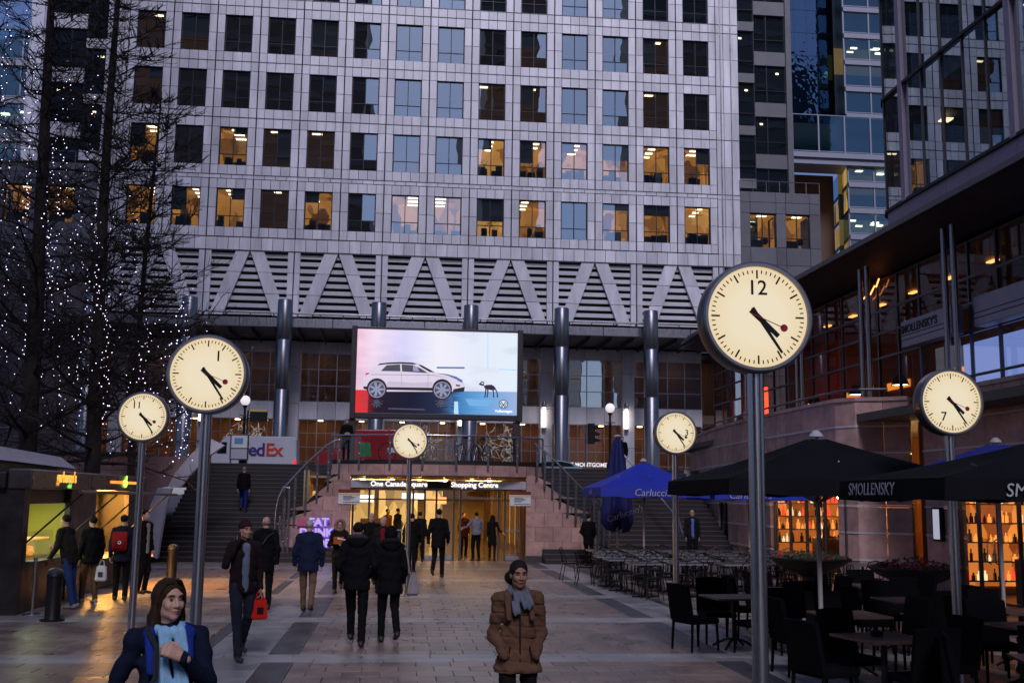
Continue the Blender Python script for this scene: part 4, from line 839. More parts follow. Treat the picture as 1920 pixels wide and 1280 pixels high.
poly("ad_ledge", [(945, 525), (1250, 527), (1248, 508), (945, 506)], cbl, 2); poly("ad_ledge", [(1620, 540), (1826, 548), (1826, 535), (1620, 527)], clt, 2)
car = [(160, 745), (150, 660), (180, 590), (225, 548), (320, 490), (400, 465), (560, 456), (680, 462), (760, 490), (860, 535), (935, 570), (1060, 590), (1150, 615), (1215, 650), (1245, 700), (1250, 775), (1110, 790), (420, 790), (200, 770)]
poly("ad_car_body", car, cw, 4); poly("ad_car_side", [(405, 728), (890, 738), (900, 680), (700, 690), (420, 672)], emat("ad_car_soft_shade", (.82, .7, .95), E_ * .72), 5); poly("ad_car_sill", [(400, 770), (900, 780), (905, 745), (400, 738)], ck, 6)
poly("ad_car_roof", [(305, 490), (330, 470), (430, 458), (560, 453), (680, 458), (740, 472), (700, 480), (560, 472), (400, 478)], ck, 5); poly("ad_car_windows", [(345, 556), (405, 490), (560, 478), (690, 488), (780, 530), (850, 578), (560, 560)], cd, 6); poly("ad_car_screen", [(740, 472), (790, 492), (925, 570), (870, 566), (770, 505)], ck, 7)
poly("ad_car_bonnet", [(940, 580), (1060, 590), (1160, 620), (1220, 660), (1180, 660), (1060, 605)], cbl, 6); poly("ad_car_bumper", [(1110, 800), (1240, 790), (1250, 735), (1130, 760)], ck, 6); poly("ad_headlight", [(1165, 660), (1225, 690), (1222, 655), (1180, 640)], cbl, 7); poly("ad_taillight", [(178, 610), (225, 585), (220, 575), (185, 578)], cr_, 7); poly("ad_rear_bumper", [(160, 760), (220, 775), (225, 735), (160, 730)], ck, 6)
poly("ad_door_line", [(568, 735), (572, 735), (566, 565), (561, 565)], cls, 9); poly("ad_door_line", [(845, 740), (850, 740), (858, 580), (853, 580)], cls, 9); poly("ad_crease", [(240, 600), (900, 606), (1100, 640), (900, 598), (240, 592)], cls, 9); poly("ad_grille", [(1150, 725), (1195, 730), (1200, 715), (1155, 708)], ck, 9); poly("ad_window_gleam", [(690, 555), (760, 560), (730, 505), (690, 495)], cls, 9); poly("ad_pillar_shadow", [(1495, 520), (1505, 520), (1508, 110), (1500, 110)], clt, 2)
poly("ad_car_post", [(555, 565), (572, 565), (566, 478), (550, 478)], cw, 8)
for cx, cy in ((302, 755), (1003, 762)):
    poly("ad_wheel_arch", dots(cx, cy, 108, 116), ck, 7); poly("ad_tyre", dots(cx, cy + 10, 90, 95), cls, 8); poly("ad_rim", dots(cx, cy + 10, 80, 86), cd, 9)
    for q in range(7):
        a = 2 * math.pi * q / 7; c_, s_ = math.cos(a), math.sin(a); poly("ad_spoke", [(cx + 12 * -s_, cy + 10 + 12 * c_), (cx + 74 * c_ - 13 * s_, cy + 10 + 78 * s_ + 13 * c_), (cx + 74 * c_ + 13 * s_, cy + 10 + 78 * s_ - 13 * c_), (cx + 12 * s_, cy + 10 - 12 * c_)], cg, 10)
dg_ = emat("ad_animal", (.03, .02, .06), .3)
poly("ad_animal_body", [(1455, 725), (1480, 712), (1540, 708), (1575, 730), (1580, 765), (1560, 775), (1500, 765), (1465, 750)], dg_, 4); poly("ad_animal_head", [(1398, 705), (1420, 685), (1450, 690), (1462, 720), (1435, 722)], dg_, 4); poly("ad_animal_horn", dots(1440, 690, 20, 20, 12), dg_, 5); poly("ad_animal_horn_gap", dots(1440, 692, 11, 11, 12), cw, 6)
for (x0, x1, x2) in ((1480, 1475, 1465), (1497, 1500, 1490), (1552, 1560, 1562), (1575, 1600, 1605)): poly("ad_animal_leg", [(x0 - 9, 745), (x0 + 9, 745), (x1 + 6, 800), (x2 + 7, 855), (x2 - 7, 855), (x1 - 6, 800)], dg_, 5)
# round emblem with its name below
ring = dots(1668, 930, 50, 50, 28); rin = dots(1668, 930, 42, 42, 28)
MB().add([S(x, y, 6) for x, y in ring + rin], [(k, (k + 1) % 28, 28 + (k + 1) % 28, 28 + k) for k in range(28)]).build("ad_emblem_ring", ck, scr); poly("ad_emblem_disc", dots(1668, 930, 42, 42), emat("ad_pale", (.75, .85, 1.), E_), 5)
for a in (((1640, 903), (1652, 903), (1672, 948), (1664, 948)), ((1684, 903), (1696, 903), (1672, 948), (1664, 948)), ((1630, 915), (1640, 915), (1655, 968), (1648, 965)), ((1697, 915), (1706, 915), (1689, 965), (1681, 968)), ((1650, 968), (1658, 968), (1672, 930), (1664, 930)), ((1680, 968), (1688, 968), (1672, 930), (1664, 930))): poly("ad_emblem_stroke", a, ck, 7)
p_ = S(1670, 1010, 6); piece("lettering", text_mesh("Volkswagen", .15, emat("ad_white_text", (1, 1, 1), E_ * 1.2), bold=.004), scr, loc=(p_[0] - 1.5, p_[1] - SY - .004, p_[2] - ZS), rot=FACE_CAM)
# ================================================================== six plaza clocks
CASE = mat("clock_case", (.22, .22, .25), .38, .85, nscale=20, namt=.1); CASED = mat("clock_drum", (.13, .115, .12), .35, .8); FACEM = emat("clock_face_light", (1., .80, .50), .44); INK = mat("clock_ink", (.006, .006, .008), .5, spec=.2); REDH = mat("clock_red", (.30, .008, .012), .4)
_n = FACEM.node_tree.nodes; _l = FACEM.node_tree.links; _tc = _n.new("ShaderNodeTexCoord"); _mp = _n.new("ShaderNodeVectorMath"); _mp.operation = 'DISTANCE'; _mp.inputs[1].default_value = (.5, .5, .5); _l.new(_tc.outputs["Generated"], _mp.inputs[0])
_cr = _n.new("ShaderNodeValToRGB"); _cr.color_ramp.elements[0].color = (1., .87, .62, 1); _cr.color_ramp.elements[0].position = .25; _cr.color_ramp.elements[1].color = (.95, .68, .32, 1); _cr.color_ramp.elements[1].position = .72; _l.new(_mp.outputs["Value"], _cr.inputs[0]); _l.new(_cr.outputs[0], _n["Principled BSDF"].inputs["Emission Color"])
FG = glassmat("clock_glass", (.98, .98, .98), .02)
CL = [("12", 2.51, 7.45, "large plaza clock on a post bearing the numeral 12, nearest on the right", 0), ("1", -1.93, 11.15, "plaza clock on a post bearing the numeral 1, behind the woman in the blue scarf", 30), ("11", -4.04, 17.75, "plaza clock on a post bearing the numeral 11, beside the food kiosk", 330),
      ("5", .25, 24.25, "small plaza clock on a post in front of the mall entrance", None), ("3", 5.08, 19.68, "plaza clock on a post bearing the numeral 3, by the blue parasol", 90), ("7", 6.5, 12.28, "plaza clock on a post bearing the numeral 7, above the restaurant tables", 210)]
CH = {"12": 3.44, "1": 3.34, "11": 3.345, "5": 3.36, "3": 3.37, "7": 3.335}
def clock(num, x, y, label, ang):
    c = thing("plaza_clock", label, "clock", (x, y, 0), 0, "numbered clocks on posts"); H = CH[num]; Rr = .4; pass
    MB().lathe([(0, 0), (.11, 0), (.11, .012), (.056, .02), (.056, H - Rr + .03)], 24).build("post", STEEL, c, smooth=True, world=False)
    M = Matrix.Rotation(R(90), 4, 'X')       # +z of the profile -> -y
    MB().lathe([(0, -.10), (.375, -.10), (.395, -.085), (Rr, -.06), (Rr, .075), (.392, .09)], 64, (0, 0, H), M).build("drum", CASED, c, smooth=True, world=False)
    MB().lathe([(.392, .09), (.398, .1), (.385, .112), (.366, .112), (.362, .1), (.362, .088)], 64, (0, 0, H), M).build("bezel", CASE, c, smooth=True, world=False)
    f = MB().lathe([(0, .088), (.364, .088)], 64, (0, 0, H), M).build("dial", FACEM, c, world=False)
    tk = MB()
    for k in range(60):
        a = R(6 * k); big = k % 5 == 0; r1 = .338; r0 = r1 - (.062 if big else .026); w = .0065 if big else .0042; s_, co = math.sin(a), math.cos(a)
        tk.add([(s_ * r + co * d, -.0895, H + co * r - s_ * d) for r, d in ((r0, -w), (r0, w), (r1, w), (r1, -w))], [(0, 1, 2, 3)])
    tk.build("minute_marks", INK, f, world=False)
    if ang is not None:
        a = R(ang); rr = .205; piece("numeral", text_mesh(num, .15, INK, depth=.0005, bold=.0015), f, loc=(math.sin(a) * rr, -.0905, H + math.cos(a) * rr), rot=FACE_CAM)
    def hand(nm, deg, back, ln, w0, w1, yy, m, disc=None):
        a = R(deg); s_, co = math.sin(a), math.cos(a); h = MB(); h.add([(s_ * r + co * d, yy, H + co * r - s_ * d) for r, d in ((-back, -w0), (-back, w0), (ln, w1), (ln, -w1))] + [(s_ * r + co * d, yy - .003, H + co * r - s_ * d) for r, d in ((-back, -w0), (-back, w0), (ln, w1), (ln, -w1))], [(0, 1, 2, 3), (4, 7, 6, 5), (0, 4, 5, 1), (1, 5, 6, 2), (2, 6, 7, 3), (3, 7, 4, 0)])
        if disc: h.lathe([(0, 0), (disc, 0), (disc, .003), (0, .003)], 20, (s_ * ln, yy, H + co * ln), M)
        h.build(nm, m, c, world=False)
    hand("hour_hand", 133, .07, .20, .021, .017, -.094, INK); hand("minute_hand", 146.5, .075, .305, .014, .009, -.1, INK); hand("second_hand", 113, .06, .2, .003, .003, -.105, REDH, .027)
    MB().lathe([(0, .107), (.36, .107)], 48, (0, 0, H), M).build("cover_glass", FG, c, world=False)
for a in CL: clock(*a)
# ================================================================== food kiosk on the left
kx = -6.6
kio = thing("food_kiosk", "dark metal food kiosk with two lit serving hatches at the left", "kiosk", (kx - 1.5, 24.5, 0))
KM = mat("kiosk_metal", (.024, .02, .023), .4, .4, nscale=3, namt=.25, rvar=.1); KR = mat("kiosk_roof_metal", (.55, .51, .58), .4, .1, nscale=4, namt=.12)
KG = mat("kiosk_green_wall", (.035, .36, .03), .5); KY = mat("kiosk_yellow_wall", (.6, .42, .06), .5)
MB().box(kx - 3, 20.3, 0, kx - 2.9, 29, 2.3).box(kx - 2.9, 20.3, 0, kx, 20.42, 2.25).box(kx - 2.9, 28.9, 0, kx, 29, 2.25).build("body_wall", KM, kio)
for (a, b) in ((20.42, 20.6), (23.1, 25.0), (27.95, 28.9)): MB().bbox(kx - .12, a, 0, kx, b, 2.2, .01).build("front_pier", KM, kio)
for (a, b, z) in ((20.6, 23.1, .92), (25.0, 27.95, .72)): 
    MB().bbox(kx - .14, a, 0, kx - .03, b, z - .04, .01).build("counter_front", KM, kio); MB().bbox(kx - .5, a, z - .04, kx + .22, b, z, .01).build("counter", STEEL_D, kio)
for (a, b) in ((20.25, 24.05), (24.1, 29.2)):
    MB().bbox(kx - .3, a, 2.2, kx + .12, b, 2.56, .03).build("fascia", mat("kiosk_fascia", (.11, .095, .10), .3, .6, nscale=2, namt=.25, rvar=.08), kio)
MB().bbox(kx - 3.1, 20.15, 2.2, kx - .3, 29.2, 2.5, .03).build("roof_slab", KM, kio)
MB().bbox(kx - 2.9, 20.4, 2.5, kx - .75, 24.6, 2.72, .02).build("roof_upstand", KM, kio)
MB().add([(kx - 3.0, 20.15, 2.72), (kx - .55, 20.15, 2.72), (kx - .45, 24.9, 2.66), (kx - 3, 24.9, 2.66), (kx - 3.0, 20.3, 2.99), (kx - .75, 20.3, 2.99), (kx - .68, 24.5, 2.9), (kx - 3, 24.5, 2.9)], [(0, 3, 2, 1), (4, 5, 6, 7), (0, 1, 5, 4), (1, 2, 6, 5), (2, 3, 7, 6), (3, 0, 4, 7)]).build("roof_cap", KR, kio)
MB().box(kx - 1.5, 20.5, 0, kx - 1.45, 23.6, 2.2).build("interior_wall", KG, kio); MB().box(kx - 1.5, 24.6, 0, kx - 1.45, 28.8, 2.2).build("interior_wall", KG, kio); MB().box(kx - 2.8, 23.9, 0, kx - .1, 24.0, 2.2).build("partition", KY, kio)
KL = emat("kiosk_light", (1., .46, .09), 60.); 
MB().box(kx - .9, 20.7, 1.98, kx - .5, 23.0, 2.03).build("strip_light", emat("kiosk_light_dim", (.85, 1., .6), 9.), kio); MB().box(kx - 1.1, 25.2, 2.12, kx - .25, 27.8, 2.17).build("strip_light", KL, kio)
MB().box(kx - .3, 20.62, 1.93, kx - .1, 23.1, 2.2).build("menu_header", mat("kiosk_menu", (.03, .018, .014), .5), kio)
FOODW = emat("heat_lamp_glow", (1., .45, .08), .7)
fd = MB(); 
for k in range(16): y = 20.75 + k * .11; fd.sphere((kx - .3 - random.random() * .4, y, .98 + random.random() * .25), (.07, .07, .05), 8, 5)
fd.build("food_display", mat("hot_food", (.55, .25, .06), .5, 0, (1., .4, .06), .5, var=.4), kio, kind="stuff"); MB().box(kx - .8, 20.7, 1.25, kx - .2, 22.5, 1.28).build("heat_shelf", FOODW, kio)
MB().quad((kx - .1, 20.7, .93), (kx - .1, 22.6, .93), (kx - .18, 22.6, 1.42), (kx - .18, 20.7, 1.42)).build("display_glass", CLEAR, kio)
for k in range(4): 
    z = .8 + k * .3; MB().box(kx - 1.42, 25.2, z, kx - 1.1, 27.6, z + .025).build("shelf", mat("kiosk_shelf", (.6, .55, .4), .5), kio)
    jr = MB(); y = 25.25
    while y < 27.5: w = random.uniform(.06, .14); jr.box(kx - 1.36, y, z + .025, kx - 1.2, y + w, z + .03 + random.uniform(.08, .22)); y += w + .03
    jr.build("jars", mat("kiosk_jars", (.6, .4, .15), .4, 0, var=.5), kio, kind="stuff")
MB().bbox(kx - 1.43, 25.9, 1.6, kx - 1.4, 26.3, 1.85, .005).build("price_board", NOTW, kio)
for y in (20.5, 23.0, 25.0, 28.0): MB().tube((kx + .02, y, 1.25), (kx + .95, y, 2.14), .018, n=6).build("awning_strut", BLACK, kio)
MB().tube((kx + .95, 20.3, 2.16), (kx + .95, 28.9, 2.12), .03, n=8).build("awning_bar", STEEL_D, kio)
piece("lettering", text_mesh("garbanzo's", .3, emat("orange_lettering", (1., .42, .06), .8), bold=.006), kio, loc=(.12 + .006 + 1.5, 22.3 - 24.5, 2.43), rot=(R(90), 0, R(90)))
piece("lettering", text_mesh("salad", .12, emat("green_lettering", (.2, .8, .1), .7), bold=.004), kio, loc=(.126 + 1.5, 22.5 - 24.5, 2.27), rot=(R(90), 0, R(90)))
MB().box(kx + .125, 25.6, 2.36, kx + .135, 28.1, 2.42).build("sign_bar", emat("orange_bar", (1., .2, .03), 1.2), kio); MB().sphere((kx + .14, 26.9, 2.37), (.02, .2, .1), 14, 8).sphere((kx + .14, 26.98, 2.5), (.015, .05, .06), 8, 6).build("sign_apple", emat("green_apple_sign", (.4, 1., .08), 1.3), kio)
def bollard(x, y, label):
    b = thing("bollard", label, "bollard", (x, y, 0), 0, "cast iron bollards")
    MB().lathe([(0, 0), (.2, 0), (.2, .025), (.14, .03), (.125, .06), (.125, .72), (.135, .73), (.135, .76), (.12, .78)], 20).build("shaft", BLACK, b, smooth=True, world=False); MB().lathe([(.12, .78), (.125, .82), (.09, .86), (0, .88)], 20).build("cap", STEEL_D, b, smooth=True, world=False)
bollard(-5.74, 19.48, "black bollard in front of the kiosk counter"); bollard(-5.65, 28.83, "black bollard near the foot of the left stairs")
q = thing("barrier_post", "slim steel queue barrier post by the kiosk", "post", (-6.38, 20.45, 0)); MB().lathe([(0, 0), (.17, 0), (.16, .015), (.025, .03)], 20).build("base", RAILW, q, smooth=True, world=False); MB().lathe([(.022, .03), (.022, .92), (.034, .92), (.034, 1.0), (0, 1.0)], 14).build("pole", STEEL, q, smooth=True, world=False)
# ================================================================== parasols
BLUE = mat("blue_canvas", (.012, .03, .40), .7, 0, nscale=2, namt=.12, bump=.1, bscale=14); NAVY = mat("folded_blue_canvas", (.005, .008, .10), .75, 0, nscale=2, namt=.2); BLKC = mat("black_canvas", (.008, .008, .011), .9, 0, nscale=2, namt=.2, bump=.1, bscale=14, spec=.08)
POLEW = mat("pale_pole", (.42, .38, .35), .5); LETW = mat("white_print", (.42, .42, .45), .7)
def parasol(label, x0, x1, y0, y1, ze, zp, val, m, texts=(), polem=POLEW, polex=None):
    cx, cy = (x0 + x1) / 2, (y0 + y1) / 2; p = thing("parasol", label, "parasol", (cx, cy, 0), 0, "restaurant parasols")
    n = 8; v = []; f = []
    def edge(t):      # perimeter
        t = t % 4; k = int(t); u = t - k; c = [(x0, y0), (x1, y0), (x1, y1), (x0, y1)]; a, b = c[k], c[(k + 1) % 4]; return (a[0] + (b[0] - a[0]) * u, a[1] + (b[1] - a[1]) * u, u)
    N_ = 32; rings = (1., .8, .55, .3, .06)
    for r in rings:
        for i in range(N_):
            ex, ey, u = edge(i / 8); sag = .09 * math.sin(math.pi * u) * r * (1.3 - r) * 2
            v.append((cx + (ex - cx) * r, cy + (ey - cy) * r, ze + (zp - ze) * (1 - r) - sag - .03 * math.sin(math.pi * r)))
    for j in range(len(rings) - 1):
        for i in range(N_): f.append((j * N_ + i, j * N_ + (i + 1) % N_, (j + 1) * N_ + (i + 1) % N_, (j + 1) * N_ + i))
    MB().add(v, f).build("canopy", m, p, smooth=True)
    vv = []; ff = []
    for i in range(N_):
        ex, ey, u = edge(i / 8); dz = .02 * math.sin(i * 2.1) ; vv += [(ex, ey, ze - .005), (ex + (ex - cx) * .008, ey + (ey - cy) * .008, ze - val + dz)]
    for i in range(N_): j = (i + 1) % N_; ff.append((2 * i, 2 * j, 2 * j + 1, 2 * i + 1))
    vl = MB().add(vv, ff).build("valance", m, p)
    px = polex or (cx, cy)
    MB().tube((px[0], px[1], 0), (px[0], px[1], zp - .02), .032, n=12).build("pole", polem, p, smooth=True); MB().bbox(px[0] - .3, px[1] - .3, 0, px[0] + .3, px[1] + .3, .07, .02).build("base", BLACK, p)
    MB().lathe([(0, .09), (.04, .08), (.09, .03), (.1, 0)], 14, (px[0], px[1], zp - .01)).build("finial", POLEW if m is not BLKC else LETW, p, smooth=True); MB().lathe([(.05, 0), (.06, .02), (.06, .1), (.04, .12)], 12, (px[0], px[1], ze - .35)).build("hub", polem, p)
    for i in range(8):
        ex, ey, u = edge(i / 2); a = Vector((px[0], px[1], ze - .3)); b = Vector((cx + (ex - cx) * .5, cy + (ey - cy) * .5, ze + (zp - ze) * .5 - .06)); MB().tube(a, b, .012, n=5).build("rib", polem, p)
    for (tx, size, side, pos, sh) in texts:
        me = text_mesh(tx, size, LETW, depth=.001, shear=sh)
        if side == 'front': piece("lettering", me, vl, loc=(pos, y0 - .035, ze - val * .55), rot=FACE_CAM)
        else: piece("lettering", me, vl, loc=(x0 - .035, pos, ze - val * .5), rot=(R(90), 0, R(-90)))
    return p
for o in (): pass
parasol("bright blue open parasol with white lettering beside the right stairs", 5.3, 8.2, 28.2, 31, 2.46, 3.2, .26, BLUE, (("Carluccio's", .26, 'front', 6.75, .2), ("caffe", .2, 'left', 29.6, .2)))
parasol("blue open parasol half hidden behind the black ones, by the restaurant wall", 8.35, 11.1, 28.2, 31, 2.42, 3.1, .26, BLUE, (("Carluccio's", .26, 'front', 9.3, .2),))
parasol("blue open parasol behind the numeral 7 clock at the right edge", 8.6, 11.8, 16.2, 19.2, 2.55, 3.2, .25, mat("dusky_blue_canvas", (.006, .014, .2), .8, 0, nscale=2, namt=.15))
parasol("black open parasol with pale pole behind the big numeral 12 clock", 4.0, 7.4, 12.9, 15.9, 2.42, 3.04, .2, BLKC)
parasol("black open parasol with restaurant lettering on its valance, nearest at the right", 4.6, 8.0, 8.8, 11.0, 2.37, 2.8, .2, BLKC, (("SMOLLENSKY", .17, 'left', 10.2, .15), ("SMOLLENSKY", .16, 'front', 5.6, .15)), STEEL_D)
fp = thing("parasol", "tall folded navy blue parasol in front of the right stairs", "parasol", (6.55, 30.2 + 2, 0), 0, "restaurant parasols")
v = []; f = []; NF = 36
for j, (z, r, am) in enumerate(((3.98, .05, 0), (3.9, .12, .12), (3.3, .2, .2), (2.5, .29, .28), (1.9, .36, .34), (1.45, .36, .4), (1.25, .25, .5))):
    for i in range(NF): a = 2 * math.pi * i / NF; rr = r * (1 + am * math.sin(a * 6 + j * .35) + .05 * math.sin(a * 11 + j)); v.append((rr * math.cos(a), rr * math.sin(a), z + .06 * math.sin(a * 3) * am * 3))
for j in range(6):
    for i in range(NF): f.append((j * NF + i, j * NF + (i + 1) % NF, (j + 1) * NF + (i + 1) % NF, (j + 1) * NF + i))
c_ = MB().add(v, f).build("canopy", NAVY, fp, smooth=True, world=False); MB().tube((0, 0, 0), (0, 0, 4.0), .035, n=12).build("pole", POLEW, fp, smooth=True, world=False); MB().sphere((0, 0, 4.02), (.12, .12, .05), 10, 6).build("finial", LETW, fp, world=False); MB().bbox(-.35, -.35, 0, .35, .35, .08, .02).build("base", BLACK, fp, world=False)
piece("lettering", text_mesh("Carluccio's", .26, LETW, depth=.001, shear=.2), c_, loc=(.12, -.5, 1.72), rot=(R(90), R(-18), 0))
# ================================================================== tables and chairs
IRON = mat("black_iron", (.012, .012, .014), .4, .4); TOPM = mat("table_top_dark", (.05, .045, .045), .3, 0, nscale=8, namt=.2); EDGE = mat("table_edge_alu", (.55, .55, .58), .3, .9); WOODT = mat("table_wood", (.085, .048, .038), .45, 0, nscale=2, namt=.35, grain=(1, 14, 1)); RAT = mat("dark_rattan", (.004, .0036, .005), .9, 0, nscale=60, namt=.4, bump=.4, bscale=160, spec=.08)
def bistro_chair():
    c = thing("bistro_chair", "x", "chair", (0, 0, 0), 0, "black bistro chairs")
    MB().lathe([(0, .44), (.19, .44), (.205, .45), (.205, .465), (.19, .475), (0, .475)], 20).build("seat", IRON, c, world=False)
    for sx in (-1, 1):
        MB().path([(sx * .15, -.15, .44), (sx * .18, -.19, .2), (sx * .2, -.21, 0)], .012, 6).build("leg", IRON, c, world=False); MB().path([(sx * .15, .15, .44), (sx * .17, .2, .2), (sx * .19, .24, 0)], .012, 6).build("leg", IRON, c, world=False)
    MB().path([(-.19, .12, .46), (-.2, .2, .7), (-.16, .235, .82), (0, .25, .87), (.16, .235, .82), (.2, .2, .7), (.19, .12, .46)], .013, 6).build("back_hoop", IRON, c, world=False); MB().path([(-.09, .17, .47), (-.1, .22, .68), (0, .238, .76), (.1, .22, .68), (.09, .17, .47)], .009, 6).build("inner_hoop", IRON, c, world=False)
    return c
def cafe_table():
    t = thing("cafe_table", "x", "table", (0, 0, 0), 0, "cafe tables"); MB().bbox(-.36, -.36, .725, .36, .36, .745, .006).build("table_top", TOPM, t, world=False)
    for (a, b, c, d) in ((-.37, -.37, .37, -.36), (-.37, .36, .37, .37), (-.37, -.36, -.36, .36), (.36, -.36, .37, .36)): MB().box(a, b, .715, c, d, .75).build("edge_trim", EDGE, t, world=False)
    MB().tube((0, 0, .03), (0, 0, .72), .03, n=10).build("pedestal", IRON, t, world=False); MB().box(-.3, -.03, 0, .3, .03, .035).build("foot", IRON, t, world=False); MB().box(-.03, -.3, .0, .03, .3, .034).build("foot", IRON, t, world=False); return t
def rattan_chair():
    c = thing("rattan_chair", "x", "chair", (0, 0, 0), 0, "dark rattan chairs"); MB().bbox(-.25, -.26, .38, .25, .24, .46, .025).build("seat", RAT, c, world=False)
    MB().add([(-.25, .2, .42), (.25, .2, .42), (.25, .25, .42), (-.25, .25, .42), (-.245, .29, .93), (.245, .29, .93), (.235, .335, .92), (-.235, .335, .92)], [(0, 3, 2, 1), (4, 5, 6, 7), (0, 1, 5, 4), (1, 2, 6, 5), (2, 3, 7, 6), (3, 0, 4, 7)]).build("backrest", RAT, c, world=False)
    MB().path([(-.245, .31, .925), (0, .325, .935), (.245, .31, .925)], .018, 6).build("top_rail", RAT, c, world=False)
    for sx in (-1, 1):
        for sy in (-1, 1): MB().tube((sx * .22, sy * .22, .4), (sx * .23, sy * .24, 0), .022, .017, n=8).build("leg", RAT, c, world=False)
    return c
def wood_table():
    t = thing("restaurant_table", "x", "table", (0, 0, 0), 0, "wooden restaurant tables")
    for k in range(5): MB().bbox(-.4 + k * .16 + .002, -.4, .715, -.4 + (k + 1) * .16 - .002, .4, .745, .005).build("plank", WOODT, t, world=False)
    MB().tube((0, 0, .1), (0, 0, .715), .035, n=10).build("pedestal", IRON, t, world=False)
    for k in range(4):
        a = R(45 + 90 * k); MB().path([(0, 0, .14), (.14 * math.cos(a), .14 * math.sin(a), .12), (.28 * math.cos(a), .28 * math.sin(a), .05), (.34 * math.cos(a), .34 * math.sin(a), .015)], .02, 6).build("foot", IRON, t, world=False)
    return t
def spread(proto, spots, labels):
    for i, (x, y, rz) in enumerate(spots):
        o = proto if i == 0 else dup(proto, None); o.location = (x, y, 0); o.rotation_euler = (0, 0, rz); o["label"] = labels(i, x, y)
tspots = []; cspots = []; clab = []
for r_, y in enumerate((24.2, 25.7, 27.1, 28.6, 30.2)):
    for k in range(6 if r_ else 6):
        x = (5.55 if r_ < 1 else 5.0 + .16 * r_) + k * 1.02 + (.1 if r_ % 2 else 0) + random.uniform(-.06, .06); yy = y + random.uniform(-.05, .05); tspots.append((x, yy, random.uniform(-.04, .04))); cid = (r_, k)
        for s in (-1, 1):
            if random.random() < .93: clab.append((r_, k, s)); cspots.append((x + random.uniform(-.06, .06), yy - s * .52 + random.uniform(-.08, .08), (0 if s > 0 else math.pi) + math.pi + random.uniform(-.35, .35)))
cspots += [(4.72, 27.3, R(90)), (4.6, 29.0, R(95))]
ROWN = ("front", "second", "third", "fourth", "rearmost"); ORD = ("leftmost", "second from left", "third from left", "fourth from left", "fifth from left", "rightmost")
spread(cafe_table(), tspots, lambda i, x, y: "small square cafe table with pale edge, %s in the %s row" % (ORD[i % 6], ROWN[i // 6]))
spread(bistro_chair(), cspots, lambda i, x, y: ("black bistro chair, %s side of the %s table, %s row" % ("near" if clab[i][2] > 0 else "far", ORD[clab[i][1]], ROWN[clab[i][0]])) if i < len(clab) else ("stray black bistro chair left of the third row", "stray black bistro chair left of the fourth row")[i - len(clab)])
W = [(6.3, 17.4, .1), (8.2, 18.2, -.1), (7.45, 12.35, .15), (8.3, 14.0, 0), (5.75, 13.6, .05), (5.15, 11.3, .2), (6.1, 9.6, -.25), (9.3, 11.4, .1), (5.0, 16.0, .1), (7.5, 15.6, 0.)]
WN = ("behind the numeral 3 clock post", "by the flower planter", "beside the 7 clock post", "near the lit shop glass", "at the pale parasol pole", "with a black ashtray", "nearest the right frame edge", "at the far right edge", "nearest the numeral 12 clock post", "in the middle of the terrace"); rlab = []
spread(wood_table(), W, lambda i, x, y: "wooden restaurant table " + WN[i])
R_ = []
for wi, (x, y, r0) in enumerate(W):
    for k, a in enumerate((0, 90, 180, 270)):
        if random.random() < .97:
            an = R(a) + r0 + random.uniform(-.15, .15); d = .62 + random.random() * .1
            px_, py_ = x + math.sin(an) * d, y - math.cos(an) * d
            if math.hypot(px_ - 6.5, py_ - 12.28) > .45 and px_ > 4.3 and math.hypot(px_ - 5.08, py_ - 19.68) > .4: rlab.append((wi, k)); R_.append((px_, py_, an + math.pi + random.uniform(-.2, .2) + math.pi))
spread(rattan_chair(), [(a, b, c + math.pi) for a, b, c in R_], lambda i, x, y: "dark rattan chair on the %s side of the table %s" % (("near", "right", "far", "left")[rlab[i][1]], WN[rlab[i][0]]))
ash = MB().lathe([(0, 0), (.06, 0), (.07, .05), (.06, .05), (.05, .015), (0, .015)], 16).mesh("ashtray", BLACK, True); tag(piece("ashtray", ash, loc=(5.1, 11.35, .747)), "small black ashtray on a wooden terrace table", "ashtray")
# flower planters
FLW = mat("red_flowers", (.35, .012, .02), .6, 0, var=.5); LEAFM = mat("planter_leaves", (.03, .06, .02), .6, 0, var=.4)
def planter(x, y, label, red):
    p = thing("bowl_planter", label, "planter", (x, y, 0), 0, "bowl planters on pedestals")
    MB().lathe([(0, 0), (.26, 0), (.24, .04), (.2, .08), (.18, .55), (.3, .62), (.7, .8), (.86, .92), (.86, .95), (.8, .95), (.6, .88), (0, .86)], 32).build("bowl", BLACK, p, smooth=True, world=False)
    a, b = MB(), MB()
    for k in range(420):
        an, rr = random.uniform(0, 6.28), .78 * math.sqrt(random.random()); c = Vector((math.cos(an) * rr, math.sin(an) * rr, .93 + random.random() * .22 * (1.1 - rr))); s_ = random.uniform(.025, .05)
        d = Vector((random.gauss(0, 1), random.gauss(0, 1), random.gauss(0, 1))).normalized() * s_; e = d.orthogonal().normalized() * s_ * .7
        (a if random.random() < red else b).quad(c - d, c + e, c + d, c - e)
    a.build("flowers", FLW, p, world=False, kind="stuff"); b.build("leaves", LEAFM, p, world=False, kind="stuff")
planter(9.75, 19.9, "black bowl planter full of red flowers on a pedestal", .6); planter(8.9, 23.0, "black bowl planter with low dark foliage near the bar window", .15)
